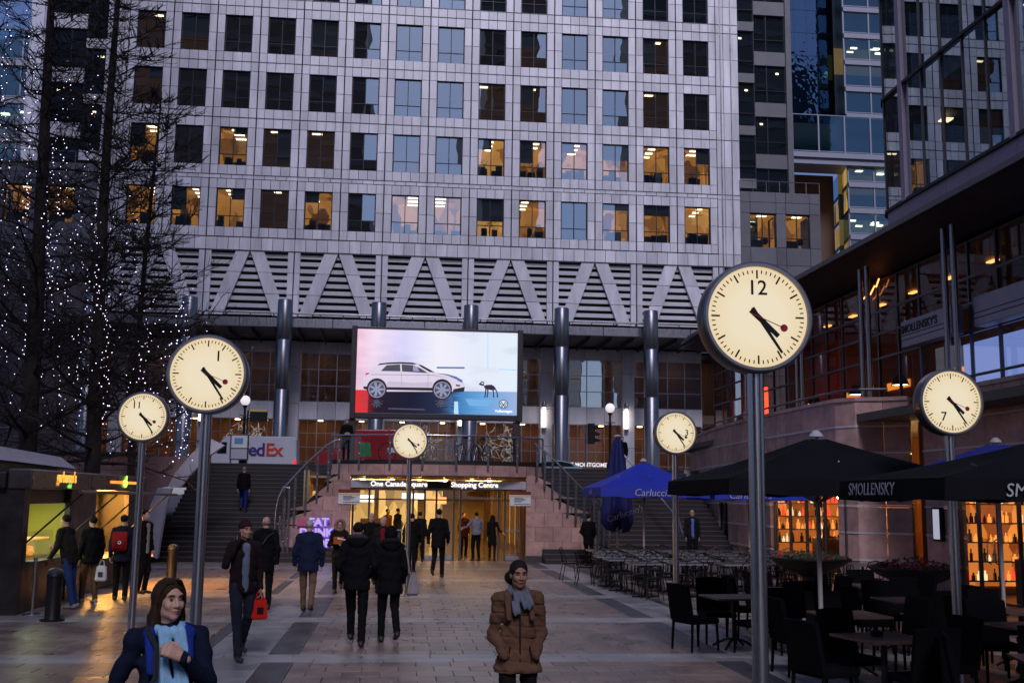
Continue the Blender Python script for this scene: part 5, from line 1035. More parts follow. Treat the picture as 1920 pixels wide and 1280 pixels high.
# ================================================================== street: vans, car, lamps, signs, bicycles
TYRE = mat("tyre", (.012, .012, .012), .8); RIM = mat("wheel_rim", (.3, .3, .32), .35, .8); GLD = mat("vehicle_glass", (.015, .018, .02), .08, .2)
def wheels(t, xs, y0, y1, r):
    for x in xs:
        for y, s in ((y0, -1), (y1, 1)):
            M = Matrix.Rotation(R(90), 4, 'X'); w = piece("wheel", MB().lathe([(r * .62, -.1), (r * .95, -.1), (r, -.05), (r, .05), (r * .95, .1), (r * .62, .1)], 24, (0, 0, 0), M).mesh("wheel", TYRE, True), t, loc=(x, y, r)); MB().lathe([(0, -.07), (r * .6, -.09), (r * .62, .09), (0, .07)], 18, (0, 0, 0), M).build("rim", RIM, w, world=False)
def van(label, x, y, prof, wid, col, zg, screen_poly, side_polys, wheel_x, group=None, cat="van"):
    t = thing("delivery_van", label, cat, (x, y, zg)); m = mat("van_paint_%d" % int(col[0] * 100), col, .3, 0, nscale=1, namt=.05)
    bm = bmesh.new(); n = len(prof); vs_ = []
    for yy, k in ((-wid / 2, .94), (-wid / 2 + .12, 1), (wid / 2 - .12, 1), (wid / 2, .94)):
        vs_.append([bm.verts.new((a if k == 1 else a * .985 , yy, b if k == 1 else .25 + (b - .25) * .97)) for a, b in prof])
    for i in range(3):
        for k in range(n): bm.faces.new((vs_[i][k], vs_[i][(k + 1) % n], vs_[i + 1][(k + 1) % n], vs_[i + 1][k]))
    bm.faces.new(vs_[0]); bm.faces.new(vs_[3][::-1]); MB().bm(bm).build("body", m, t, world=False)
    for nm, P, mm in side_polys: MB().prism(P, .02, 'y', (0, -wid / 2 - .015, 0)).build(nm, mm, t, world=False)
    if screen_poly: MB().add(screen_poly, [tuple(range(len(screen_poly)))]).build("windscreen", GLD, t, world=False)
    wheels(t, wheel_x, -wid / 2 + .12, wid / 2 - .12, .34); return t
VP = [(-2.35, .3), (-2.42, .9), (-2.36, 1.1), (-2.2, 1.2), (-1.85, 1.98), (-1.6, 2.18), (-1.2, 2.22), (2.2, 2.22), (2.34, 2.1), (2.4, .4), (2.3, .28)]
SGY = mat("van_lower_trim", (.25, .25, .27), .5); PURP = mat("purple_print", (.07, .02, .2), .4); ORNG = mat("red_orange_print", (.7, .05, .02), .4)
v_ = van("white delivery van with red and purple lettering at the top of the left stairs", -8.15, 64, VP, 1.9, (.62, .62, .68), ZS - .13, [(-2.2, -.8, 1.24), (-2.2, .8, 1.24), (-1.86, .75, 2.0), (-1.86, -.75, 2.0)], [("side_window", [(-2.1, 1.2), (-1.55, 1.2), (-1.55, 1.85), (-1.82, 1.85)], GLD), ("side_stripe", [(-.6, .55), (2.3, .55), (2.3, .6), (-.6, .6)], SGY), ("tail_lamp", [(2.2, .5), (2.36, .5), (2.36, .9), (2.2, .9)], mat("red_lens", (.4, .01, .01), .3, 0, (1., .03, .02), .6))], (-1.5, 1.5))
piece("lettering", text_mesh("Fed", 1.02, PURP, depth=.004, bold=.02, align='RIGHT', spacing=.9), v_, loc=(.62, -.985, 1.42), rot=FACE_CAM); piece("lettering", text_mesh("Ex", 1.02, ORNG, depth=.004, bold=.02, align='LEFT', spacing=.9), v_, loc=(.62, -.985, 1.42), rot=FACE_CAM)
RP = [(-2.6, .3), (-2.65, .8), (-2.45, 1.1), (-1.75, 1.25), (-.95, 2.1), (-.6, 2.25), (2.5, 2.3), (2.62, 2.15), (2.65, .4), (2.5, .28)]
GRN = mat("green_hi_vis_print", (.02, .22, .08), .5)
van("red delivery van passing behind the terrace balustrade", -1.55, 56.5, RP, 1.95, (.33, .012, .02), ZS - .13, [(-1.68, -.85, 1.33), (-1.68, .85, 1.33), (-.98, .8, 2.05), (-.98, -.8, 2.05)], [("side_window", [(-1.55, 1.25), (-.75, 1.25), (-.75, 1.95), (-1.0, 1.95)], GLD), ("door_print", [(-.5, .9), (.2, .9), (.1, 1.6), (-.5, 1.6)], GRN), ("white_print_panel", [(1.0, 1.1), (1.9, 1.1), (1.9, 1.35), (1.0, 1.35)], NOTW)], (-1.7, 1.65))
CPF = [(-2.1, .3), (-2.15, .7), (-1.9, .85), (-1.1, .95), (-.5, 1.36), (.6, 1.42), (1.3, 1.25), (1.95, .95), (2.1, .8), (2.1, .35)]
van("pale blue car roof showing above the right stairs", 7.55, 51.3, CPF, 1.75, (.34, .46, .56), ZS - .95 + .13, [(-1.0, -.7, 1.0), (-1.0, .7, 1.0), (-.52, .66, 1.34), (-.52, -.66, 1.34)], [("side_window", [(-.95, .98), (-.45, 1.3), (.55, 1.34), (1.2, 1.2), (1.5, .98)], GLD)], (-1.35, 1.35), cat="car")
for o in COL.objects:
    if o.get("category") == "car": o.name = "parked_car"; o.location.z = ZS - .13; o.location.y = 66.5; o.location.x = 9.4; o.scale = (.88, .95, .86)
GLOB = mat("lamp_globe", (.8, .8, .85), .3, 0, (1., .92, .95), .35)
def lamp_post(x, y, label):
    l = thing("street_lamp", label, "lamp", (x, y, ZS), 0, "globe street lamps"); MB().lathe([(0, 0), (.16, 0), (.16, .3), (.09, .4), (.06, .5), (.05, 2.0), (.075, 2.05), (.05, 2.1), (.045, 2.42), (.1, 2.5), (.1, 2.54), (.05, 2.56)], 16).build("post", BLACK, l, smooth=True, world=False)
    MB().tube((-.22, 0, 2.12), (.22, 0, 2.12), .02, n=6).build("ladder_bar", BLACK, l, world=False); MB().sphere((0, 0, 2.76), .21, 20, 14).build("globe", GLOB, l, smooth=True, world=False)
lamp_post(-6.55, 47, "black street lamp with white globe behind the left stairs"); lamp_post(9.23, 47, "black street lamp with white globe behind the right stairs")
t = thing("information_panel", "street map panel in a metal frame at the top of the left stairs", "sign", (-6.55, 45.9, ZS)); MB().bbox(-.38, -.05, .2, .38, .05, 1.25, .02).build("frame", STEEL_D, t, world=False); MB().box(-.32, -.06, .7, .32, -.05, 1.2).build("map_sheet", NOTW, t, world=False); MB().box(-.32, -.06, .25, .32, -.05, .65).build("text_sheet", mat("grey_sheet", (.45, .45, .5), .5), t, world=False); MB().box(-.2, -.065, .85, .15, -.06, 1.1).build("map_print", mat("map_blue", (.12, .3, .5), .5), t, world=False)
for sx in (-.33, .33): MB().tube((sx, 0, 0), (sx, 0, .2), .03, n=8).build("leg", STEEL_D, t, world=False)
t = thing("bus_stop_sign", "black hanging direction sign with an orange top edge beside the left street lamp", "sign", (-5.9, 46.5, ZS)); MB().bbox(-.36, -.04, 1.85, .36, .04, 2.25, .01).build("board", BLACK, t, world=False); MB().box(-.36, -.04, 2.26, .36, .04, 2.33).build("top_edge", NOTY, t, world=False); MB().tube((-.45, 0, 0), (-.45, 0, 2.3), .03, n=8).build("pole", BLACK, t, world=False); MB().box(-.45, -.02, 1.95, -.36, .02, 2.0).build("bracket", BLACK, t, world=False)
t = thing("traffic_light", "black traffic light seen from behind near the right street lamp", "traffic light", (8.85, 49.6, ZS)); MB().tube((-.25, 0, 0), (-.25, 0, 2.2), .04, n=8).build("pole", STEEL, t, world=False); MB().bbox(-.16, -.1, 1.3, .16, .12, 2.25, .03).build("housing", BLACK, t, world=False)
for k in range(3): MB().prism([(0, 0), (.25, .05), (.25, .12), (0, .2)], .2, 'y', (.16, -.1, 1.38 + k * .29)).build("visor", BLACK, t, world=False)
BIKEC = [mat("bike_frame_%d" % k, c, .4) for k, c in enumerate(((.02, .02, .025), (.03, .06, .2), (.2, .02, .02), (.05, .05, .06)))]
def bicycle(x, y, rz, k, label):
    b = thing("bicycle", label, "bicycle", (x, y, ZS), rz, "bicycles locked along the terrace rail"); m = BIKEC[k % 4]
    for wx in (-.52, .52):
        w = MB().path([(wx + .33 * math.cos(2 * math.pi * q / 20), 0, .34 + .33 * math.sin(2 * math.pi * q / 20)) for q in range(20)], .018, 6, True).build("wheel", TYRE, b, world=False); sp = MB()
        for q in range(8): a = math.pi * q / 8; sp.tube((wx + .31 * math.cos(a), 0, .34 + .31 * math.sin(a)), (wx - .31 * math.cos(a), 0, .34 - .31 * math.sin(a)), .003, n=3)
        sp.build("spokes", RIM, w, world=False)
    fr = MB()
    for p, q in (((-.52, 0, .34), (-.08, 0, .3)), ((-.52, 0, .34), (-.18, 0, .8)), ((-.08, 0, .3), (-.2, 0, .88)), ((-.08, 0, .3), (.36, 0, .8)), ((-.18, 0, .8), (.35, 0, .86)), ((.33, 0, .95), (.52, 0, .34))): fr.tube(p, q, .016, n=6)
    fr.build("frame", m, b, world=False); MB().bbox(-.32, -.06, .88, -.08, .06, .94, .02).build("saddle", BLACK, b, world=False); MB().path([(.36, -.28, 1.0), (.33, -.1, 1.0), (.33, .1, 1.0), (.36, .28, 1.0)], .014, 6).build("handlebar", BLACK, b, world=False)
for k, (x, rz, lab) in enumerate(((.1, .3, "leftmost bicycle on the terrace, beside the red van"), (1.9, 1.2, "bicycle on the terrace just right of the entrance clock"), (2.5, 1.0, "bicycle locked on the terrace, third from the left"), (3.0, 1.9, "bicycle locked on the terrace under the screen's right half"), (4.2, 1.3, "rightmost bicycle on the terrace, by the screen post"), (.9, .9, "bicycle on the terrace hidden by the entrance clock"))): bicycle(x, 39.2 + (k % 2) * .5, rz, k, lab)
# ================================================================== bare trees and fairy lights
BARK = mat("dark_bark", (.022, .016, .015), .9, 0, nscale=9, namt=.35, bump=.5, bscale=30)
def tree(x, y, H, r0, seed, label, nb, spread_, zlow):
    rnd = random.Random(seed); t = thing("bare_tree", label, "tree", (x, y, 0), 0, "bare winter trees"); pts = []; rs = []
    for k in range(13): u = k / 12; pts.append((.12 * math.sin(u * 4 + seed), .1 * math.cos(u * 3 + seed), H * u)); rs.append(r0 * (1 - u) ** .8 + .015)
    MB().path(pts, rs, 10).build("trunk", BARK, t, smooth=True, world=False)
    cr = MB(); br = 0
    for k in range(nb):
        u = (zlow + (H - zlow) * (k + rnd.random()) / nb) / H; a = k * 2.4 + rnd.uniform(-.4, .4); L = spread_ * (1.06 - u) ** .75 * rnd.uniform(.65, 1.1); el = rnd.uniform(.0, .45)
        i = min(11, int(u * 12)); fr_ = u * 12 - i; b0 = Vector(pts[i]).lerp(Vector(pts[i + 1]), fr_); d = Vector((math.cos(a) * math.cos(el), math.sin(a) * math.cos(el), math.sin(el))); P = [b0]; n = 7; rb_ = max(.016, .058 * (1.05 - u))
        for s_ in range(n): d = (d + Vector((rnd.gauss(0, .1), rnd.gauss(0, .1), rnd.gauss(.03, .09)))).normalized(); P.append(P[-1] + d * L / n)
        cr.path(P, [rb_ * (1 - s_ / (n + .6)) for s_ in range(n + 1)], 5)
        for s_ in range(1, n + 1):
            for q in range(rnd.randint(2, 3)):
                td = (d.cross(Vector((0, 0, 1))).normalized() * rnd.choice((-1, 1)) * rnd.uniform(.5, 1.1) + d * rnd.uniform(.3, .9) + Vector((0, 0, rnd.uniform(-.35, .6)))).normalized(); tl = L * rnd.uniform(.14, .34) + .15; p0 = P[s_ - 1].lerp(P[s_], rnd.random()); p1 = p0 + td * tl * .5 + Vector((0, 0, rnd.gauss(0, .04))); p2 = p1 + (td + Vector((0, 0, rnd.uniform(-.1, .3)))) * tl * .5
                cr.path([p0, p1, p2], [.015, .011, .006], 3)
                for z_ in range(rnd.randint(2, 4)):
                    e0 = p0.lerp(p2, rnd.uniform(.2, .95)); ed = (td + Vector((rnd.gauss(0, .7), rnd.gauss(0, .7), rnd.gauss(.1, .5)))).normalized(); cr.path([e0, e0 + ed * tl * .2, e0 + (ed + Vector((0, 0, .2))) * tl * .4], [.009, .007, .005], 3)
    cr.build("crown", BARK, t, world=False)
tree(-9.25, 28.0, 19.5, .235, 1, "bare tree with the thicker dark trunk at the far left", 84, 4.4, 2.8); tree(-7.75, 28.6, 18.5, .205, 2, "bare tree with a straight dark trunk left of the numeral 1 clock", 84, 4.0, 2.7); tree(-7.1, 30.5, 13.5, .11, 3, "slim bare tree between the big trunk and the office tower", 52, 3.2, 3.5); tree(-11.9, 27.0, 16, .2, 4, "bare tree mostly outside the left frame edge", 40, 4.2, 5)
BULB = emat("fairy_bulb", (.74, .64, 1.), 3.2)
WIRE = mat("light_wire", (.012, .012, .012), .7)
for k in range(46):
    rnd = random.Random(100 + k); x = -11.8 + 6.8 * ((k * .618) % 1.0); y = 26.2 + rnd.uniform(0, 4.0); zt = (16.5 if x < -9.6 else 14.2 if x < -8.3 else 9.8 if x < -6.9 else 7.2) * rnd.uniform(.72, 1.05); zb = rnd.uniform(2.9, 4.6) if x < -6.4 else rnd.uniform(2.4, 3.6); L = zt - zb
    if L < 1.5: continue
    s_ = thing("fairy_light_string", "string of tiny white fairy lights hanging through the bare trees", "string lights", (x, y, zb), 0, "fairy light strings in the trees"); bm_ = MB(); wp = []; n = int(L / .17); ph = rnd.uniform(0, 6)
    for i in range(n + 1):
        u = i / n; z = L * u; dx = .22 * math.sin(u * 5 + ph) + .08 * math.sin(u * 17 + ph); dy = .2 * math.cos(u * 4 + ph); wp.append((dx, dy, z))
        if rnd.random() < .88:
            r = rnd.choice((.006, .008, .009, .011, .015)); c = (dx + rnd.gauss(0, .045), dy, z + rnd.gauss(0, .035)); bm_.add([(c[0] + r, c[1], c[2]), (c[0] - r, c[1], c[2]), (c[0], c[1] + r, c[2]), (c[0], c[1] - r, c[2]), (c[0], c[1], c[2] + r), (c[0], c[1], c[2] - r)], [(0, 2, 4), (2, 1, 4), (1, 3, 4), (3, 0, 4), (2, 0, 5), (1, 2, 5), (3, 1, 5), (0, 3, 5)])
    bm_.build("bulbs", BULB, s_, world=False, kind="stuff"); MB().path(wp, .003, 3).build("wire", WIRE, s_, world=False)
# ================================================================== people (distance-field modelled, one mesh per body or garment)
class Field:
    def __init__(s): s.p = []
    def cap(s, a, b, r0, r1=None, sq=None, k=.03): s.p.append(('c', np.array(a, float), np.array(b, float), r0, r0 if r1 is None else r1, sq, k, 1)); return s
    def ell(s, c, r, k=.02, rot=None): s.p.append(('e', np.array(c, float), np.array(r, float), rot, 0, None, k, 1)); return s
    def cut(s, c, r, k=.01, rot=None): s.p.append(('e', np.array(c, float), np.array(r, float), rot, 0, None, k, -1)); return s
    def box(s):
        lo = np.full(3, 1e9); hi = -lo
        for q in s.p:
            if q[7] < 0: continue
            if q[0] == 'c': r = max(q[3], q[4]) * (max(q[5]) if q[5] is not None else 1); lo = np.minimum(lo, np.minimum(q[1], q[2]) - r); hi = np.maximum(hi, np.maximum(q[1], q[2]) + r)
            else: r = q[2] if q[3] is None else np.full(3, q[2].max()); lo = np.minimum(lo, q[1] - r); hi = np.maximum(hi, q[1] + r)
        return lo, hi
def surface(F, h, zmin=None, zmax=None, post=None):
    """surface nets over the blended field; zmin/zmax cut clean hems"""
    lo, hi = F.box(); lo = lo - 3 * h; hi = hi + 3 * h
    n = np.ceil((hi - lo) / h).astype(int) + 1
    ax = [lo[i] + h * np.arange(n[i]) for i in range(3)]; D = np.full(n, .35, np.float32)
    for q in F.p:
        k = q[6]
        if q[0] == 'c': r = max(q[3], q[4]) * (max(q[5]) if q[5] is not None else 1); a = np.minimum(q[1], q[2]) - r - k - .06; b = np.maximum(q[1], q[2]) + r + k + .06
        else: r = q[2] if q[3] is None else np.full(3, q[2].max()); a = q[1] - r - k - .06; b = q[1] + r + k + .06
        i0 = np.clip(((a - lo) / h).astype(int), 0, n); i1 = np.clip(((b - lo) / h).astype(int) + 2, 0, n)
        if (i1 <= i0).any(): continue
        sl = tuple(slice(i0[j], i1[j]) for j in range(3)); X, Y, Z = np.meshgrid(*[ax[j][sl[j]] for j in range(3)], indexing='ij', sparse=True)
        if q[0] == 'c':
            sx, sy, sz = q[5] if q[5] is not None else (1, 1, 1); A, B = q[1] / (sx, sy, sz), q[2] / (sx, sy, sz); ba = B - A; L2 = max(ba @ ba, 1e-9); x, y, z = X / sx - A[0], Y / sy - A[1], Z / sz - A[2]
            t = np.clip((x * ba[0] + y * ba[1] + z * ba[2]) / L2, 0, 1); d = np.sqrt((x - t * ba[0]) ** 2 + (y - t * ba[1]) ** 2 + (z - t * ba[2]) ** 2) - (q[3] + (q[4] - q[3]) * t); d = d * min(sx, sy, sz)
        else:
            x, y, z = X - q[1][0], Y - q[1][1], Z - q[1][2]
            if q[3] is not None: Mx = q[3]; x, y, z = Mx[0][0] * x + Mx[1][0] * y + Mx[2][0] * z, Mx[0][1] * x + Mx[1][1] * y + Mx[2][1] * z, Mx[0][2] * x + Mx[1][2] * y + Mx[2][2] * z
            rr = q[2]; l0 = np.sqrt((x / rr[0]) ** 2 + (y / rr[1]) ** 2 + (z / rr[2]) ** 2); l1 = np.sqrt((x / rr[0] ** 2) ** 2 + (y / rr[1] ** 2) ** 2 + (z / rr[2] ** 2) ** 2); d = l0 * (l0 - 1) / np.maximum(l1, 1e-6)
        E = D[sl]
        if q[7] > 0: hh = np.clip(.5 + .5 * (E - d) / k, 0, 1); D[sl] = E * (1 - hh) + d * hh - k * hh * (1 - hh)
        else: d = -d; hh = np.clip(.5 - .5 * (E - d) / k, 0, 1); D[sl] = E * (1 - hh) + d * hh + k * hh * (1 - hh)
    X, Y, Z = np.meshgrid(*ax, indexing='ij', sparse=True)
    if post is not None: D = post(D, X, Y, Z).astype(np.float32)
    if zmin is not None: D = np.maximum(D, zmin - Z)
    if zmax is not None: D = np.maximum(D, Z - zmax)
    D = np.broadcast_to(D, n); ins = D < 0
    cells = np.zeros(n - 1, np.int8)
    for dx in (0, 1):
        for dy in (0, 1):
            for dz in (0, 1): cells += ins[dx:n[0] - 1 + dx, dy:n[1] - 1 + dy, dz:n[2] - 1 + dz]
    act = (cells > 0) & (cells < 8); idx = -np.ones(n - 1, np.int64); I = np.argwhere(act); idx[act] = np.arange(len(I)); acc = np.zeros((len(I), 3)); cnt = np.zeros(len(I)); C8 = [(a, b, c) for a in (0, 1) for b in (0, 1) for c in (0, 1)]
    val = {c: D[I[:, 0] + c[0], I[:, 1] + c[1], I[:, 2] + c[2]] for c in C8}
    for c in C8:
        for axi in range(3):
            if c[axi]: continue
            e = list(c); e[axi] = 1; e = tuple(e); v0, v1 = val[c], val[e]; m = (v0 < 0) != (v1 < 0); t = np.where(m, v0 / np.where(m, v0 - v1, 1), 0); p = np.tile(np.array(c, float), (len(I), 1)); p[:, axi] += t; acc[m] += p[m]; cnt[m] += 1
    V = lo + h * (I + acc / np.maximum(cnt, 1)[:, None]); Fc = []
    for axi in range(3):
        u, w = (axi + 1) % 3, (axi + 2) % 3; sl0 = [slice(None)] * 3; sl1 = [slice(None)] * 3; sl0[axi] = slice(0, n[axi] - 1); sl1[axi] = slice(1, n[axi]); a, b = ins[tuple(sl0)], ins[tuple(sl1)]; E = np.argwhere(a != b)
        if not len(E): continue
        E = E[(E[:, u] > 0) & (E[:, w] > 0) & (E[:, u] < n[u] - 1) & (E[:, w] < n[w] - 1)]
        def cell(du, dw): q = E.copy(); q[:, u] -= du; q[:, w] -= dw; return idx[q[:, 0], q[:, 1], q[:, 2]]
        Q = np.stack([cell(1, 1), cell(0, 1), cell(0, 0), cell(1, 0)], 1); flip = ~a[E[:, 0], E[:, 1], E[:, 2]]; Q[flip] = Q[flip][:, ::-1]; Fc.append(Q)
    Fc = np.concatenate(Fc); return V, Fc
def mesh_from(parts, name, m):
    V = []; Fq = []; o = 0
    for v, f in parts: V.append(v); Fq.append(f + o); o += len(v)
    V = np.concatenate(V); Fq = np.concatenate(Fq); me = bpy.data.meshes.new(name); me.from_pydata(V.tolist(), [], Fq.tolist()); me.materials.append(m); me.polygons.foreach_set('use_smooth', [True] * len(me.polygons)); return me
def cloth(name, col, rough=.85, amt=.2, bump=.25, bs=26): return mat("cloth_" + name, col, rough, 0, nscale=7, namt=amt, bump=bump, bscale=bs, spec=.1)
SKINS = {'fair': (.50, .29, .22), 'olive': (.40, .22, .155), 'brown': (.27, .14, .09)}
def skin(k): return mat("skin_" + k, SKINS[k], .5, 0, nscale=9, namt=.08, spec=.35)
HAIRS = {'dark': (.012, .008, .007), 'brown': (.03, .015, .009), 'white': (.42, .40, .40), 'grey': (.2, .19, .19), 'blond': (.3, .2, .1)}
def hairm(k): return mat("hair_" + k, HAIRS[k], .7, 0, nscale=60, namt=.35, bump=.3, bscale=120, grain=(1, 1, .15), spec=.15)
def unit(v): v = np.array(v, float); return v / max(np.linalg.norm(v), 1e-9)
def hand_field(w, d, nrm, thumb, curl, fat=1.):
    """palm + four unequal curled fingers + thumb off the side of the palm"""
    F = Field(); d = unit(d); nrm = unit(np.array(nrm) - d * (np.array(nrm) @ d)); s = np.cross(d, nrm) * thumb; w = np.array(w, float)
    F.cap(w - d * .03, w + d * .01, .022 * fat, .024 * fat, k=.015)
    for q in (-.026, -.009, .009, .026): F.cap(w + d * .01 + s * q * .6, w + d * .075 + s * q, .0145 * fat, .0135 * fat, k=.014)
    for q, L in ((.027, .064), (.0095, .074), (-.0085, .07), (-.026, .055)):
        p = w + d * .078 + s * q; a = 0.; r = .0092 * fat
        for i, f in enumerate((.45, .32, .25)): a += curl * (.75, 1., .8)[i]; e = p + (d * math.cos(a) + nrm * math.sin(a)) * L * f; F.cap(p, e, r, r * .92, k=.005); p = e; r *= .93
    p = w + d * .022 + s * .028; e = p + (d * .55 + s * .6 + nrm * .35) * .042; F.cap(p, e, .0125 * fat, .0105 * fat, k=.012); F.cap(e, e + unit(d * .8 + nrm * .6 + s * .05) * .032, .0102 * fat, .0088 * fat, k=.006); return F
def rotz(a): c, s = math.cos(R(a)), math.sin(R(a)); return np.array([[c, -s, 0], [s, c, 0], [0, 0, 1]])
def person(label, x, y, z=0., h=1.75, yaw=0., sk='fair', hair='dark', style='short', coat=('black', (.006, .006, .007)), hem=.46, puff=False, trousers=('dark', (.006, .006, .007)), shoe=(.012, .01, .01), legs=((-.0, 0), (.0, 0)), arms=('down', 'down'), headyaw=0., headtilt=0., det=1, open_front=None, wide=1., lean=0., extras=(), skirt=False, collar=True, group=None, tlen=.0, hk=.92):
    wide *= .87; P = thing("person", label, "person", (x, y, z), R(yaw), group); S_ = h; vf = {0: .013, 1: .010, 2: .0055}[det]; vc = {0: .02, 1: .014, 2: .009}[det]
    A = lambda *p: np.array(p, float) * S_
    hipz, shz = .525, .814
    J = {}
    for s, nm, (fy, lift) in ((-1, 'r', legs[0]), (1, 'l', legs[1])):
        fy = fy / S_; J['hip' + nm] = A(s * .052, 0, hipz); foot = A(s * .055, fy, .042 + lift); L1 = .245 * S_
        mid = (J['hip' + nm] + foot) / 2; dl = np.linalg.norm(J['hip' + nm] - foot) / 2; off = math.sqrt(max(L1 * L1 - dl * dl, 0)); J['knee' + nm] = mid + np.array([0, -off, 0]) ; J['ank' + nm] = foot
    lo_ = np.array([0, -lean, 0])
    for s, nm, a in ((-1, 'r', arms[0]), (1, 'l', arms[1])):
        sh = A(s * .097 * (1 + .25 * (wide - 1)), 0, shz) + lo_; J['sh' + nm] = sh
        if isinstance(a, dict): el, wr, dr, nr, cu = A(*a['el']), A(*a['wr']), a.get('d'), a.get('n'), a.get('curl', .5); el = el + lo_; wr = wr + lo_
        elif a == 'pocket': el, wr, dr, nr, cu = A(s * .138 * wide, .035, .645) + lo_, A(s * .085 * wide, -.062, .55) + lo_ * .6, None, None, .3
        elif a == 'fwd': el, wr, dr, nr, cu = A(s * .132 * wide, .0, .645) + lo_, A(s * .125 * wide, -.09, .515) + lo_, None, None, .45
        elif a == 'bk': el, wr, dr, nr, cu = A(s * .132 * wide, .06, .65) + lo_, A(s * .132 * wide, .06, .50) + lo_, None, None, .45
        elif a == 'front': el, wr, dr, nr, cu = A(s * .132 * wide, -.01, .65) + lo_, A(s * .05, -.14, .64) + lo_, None, None, .8
        else: el, wr, dr, nr, cu = A(s * .13 * wide, .02, .645) + lo_, A(s * .13 * wide, -.02, .505) + lo_, None, None, .45
        J['el' + nm], J['wr' + nm] = el, wr; J['hd' + nm] = (unit(wr - el) if dr is None else unit(dr), (np.array([-s, 0., 0]) if nr is None else np.array(nr)), cu)
    # ---- body: head and neck fine, hands fine, trunk and limbs inside the clothes
    HR = rotz(headyaw) @ np.array([[1, 0, 0], [0, math.cos(R(headtilt)), -math.sin(R(headtilt))], [0, math.sin(R(headtilt)), math.cos(R(headtilt))]])
    hc = A(0, -.008, .928) + lo_ * 1.1; hs = .1 * 1.28 * S_ / .224 * .1 / .1; k_ = S_ / 1.72 * hk
    def H(px, py, pz): return hc + HR @ (np.array((px, py, pz)) * k_)
    hm = HR.tolist(); F = Field(); fem = style in ('bun', 'long', 'fur', 'longtie')
    F.ell(H(0, .018, .032), np.array((.072, .092, .083)) * k_, .02, hm); F.ell(H(0, -.018, -.035), np.array((.053 if fem else .058, .068, .078)) * k_, .03, hm); F.ell(H(0, -.062, -.093), np.array((.021, .018, .017)) * k_, .022, hm)
    for s in (-1, 1): F.ell(H(s * .036, -.062, -.024), np.array((.024, .022, .024)) * k_, .02, hm); F.ell(H(s * .075, .008, -.012), np.array((.008, .018, .029)) * k_, .008, hm); F.ell(H(s * (.036 if fem else .045), -.02, -.072), np.array((.018, .035, .02)) * k_, .02, hm)
    F.ell(H(0, -.07 if fem else -.072, .036), np.array((.05, .018, .014)) * k_, .016, hm)
    for s in (-1, 1): F.cut(H(s * .030, -.094, .010), np.array((.019, .015, .011)) * k_, .012, hm)
    F.cap(H(0, -.084, .014), H(0, -.101, -.026), .0085 * k_, .0115 * k_, k=.009); F.ell(H(.012, -.092, -.03), np.array((.0085, .009, .007)) * k_, .006); F.ell(H(-.012, -.092, -.03), np.array((.0085, .009, .007)) * k_, .006)
    F.ell(H(0, -.082, -.054), np.array((.021, .009, .0055)) * k_, .008, hm); F.ell(H(0, -.08, -.066), np.array((.018, .009, .006)) * k_, .008, hm)
    F.cap(H(0, .02, -.05), A(0, .012, .825) + lo_, .047 * k_, .055 * k_, k=.03)
    parts = [surface(F, vf)]
    for nm, th in (('r', 1), ('l', -1)):
        d, nr, cu = J['hd' + nm]
        if arms[0 if nm == 'r' else 1] == 'pocket': continue
        parts.append(surface(hand_field(J['wr' + nm], d, nr, th, cu, 1.25 if det == 0 else 1.), min(vf, .0075)))
    F = Field()
    F.cap(A(0, 0, .55), A(0, 0, .76) + lo_, .066 * S_, .066 * S_, (1, .62, 1)).cap(J['shr'], J['shl'], .016 * S_, k=.03)
    for nm in 'rl': F.cap(J['sh' + nm], J['el' + nm], .018 * S_, .018 * S_, k=.01).cap(J['el' + nm], J['wr' + nm], .018 * S_, .014 * S_, k=.01).cap(J['hip' + nm], J['knee' + nm], .042 * S_, .03 * S_).cap(J['knee' + nm], J['ank' + nm], .03 * S_, .02 * S_)
    parts.append(surface(F, .02)); piece("body", mesh_from(parts, "body", skin(sk)), P)
    # ---- trousers / tights, shoes
    F = Field(); tw = 1. if not fem else .86
    F.ell(A(0, .0, .53), A(.08 * tw, .058, .05), .02)
    for nm in 'rl': F.cap(J['hip' + nm], J['knee' + nm], .052 * S_ * tw, .040 * S_ * tw, k=.03).cap(J['knee' + nm], J['ank' + nm] + np.array([0, 0, .02]), .036 * S_ * tw, .029 * S_ * (tw if fem else 1.05), k=.02)
    wr_ = lambda D, X, Y, Z: D + .004 * np.sin(70 * Z + 30 * X) * np.sin(23 * Z + 40 * Y) * (Z < .5 * S_)
    piece("trousers", mesh_from([surface(F, vc, zmin=.055, post=wr_)], "trousers", cloth("legs_" + trousers[0], trousers[1])), P)
    for nm in 'rl':
        a = J['ank' + nm]; F = Field(); pitch = min(.5, max(0, (a[2] - .042 * S_) * 3.2)); dirv = np.array([0, -math.cos(pitch), -math.sin(pitch)])
        F.cap(a + np.array([0, .045, -.025]), a + dirv * .17 + np.array([0, 0, -.036]), .041, .036, (1, 1, .85), .02).ell(a + np.array([0, .01, .0]), (.04, .055, .05), .03)
        piece("shoe", mesh_from([surface(F, max(.008, vf), zmin=(a[2] - .042 * S_ + .001) if pitch < .1 else None)], "shoe", mat("shoe_%d%d" % (int(shoe[0] * 1000), int(shoe[1] * 1000)), shoe, .5)), P)
    # ---- coat
    F = Field(); w_ = wide; cz = hem
    F.cap(A(0, .005, .60), A(0, .0, .745) + lo_, .099 * S_ * w_ * (.93 if fem else 1), .105 * S_ * w_ * (.9 if fem else 1.03), (1, .68, 1), .04)
    F.cap(A(0, .005, cz + .02), A(0, .005, .60) + lo_ * .3, (.102 if not skirt else .114) * S_ * max(w_, 1.0), .097 * S_ * w_ * (.92 if fem else 1), (1, .76, 1), .03)
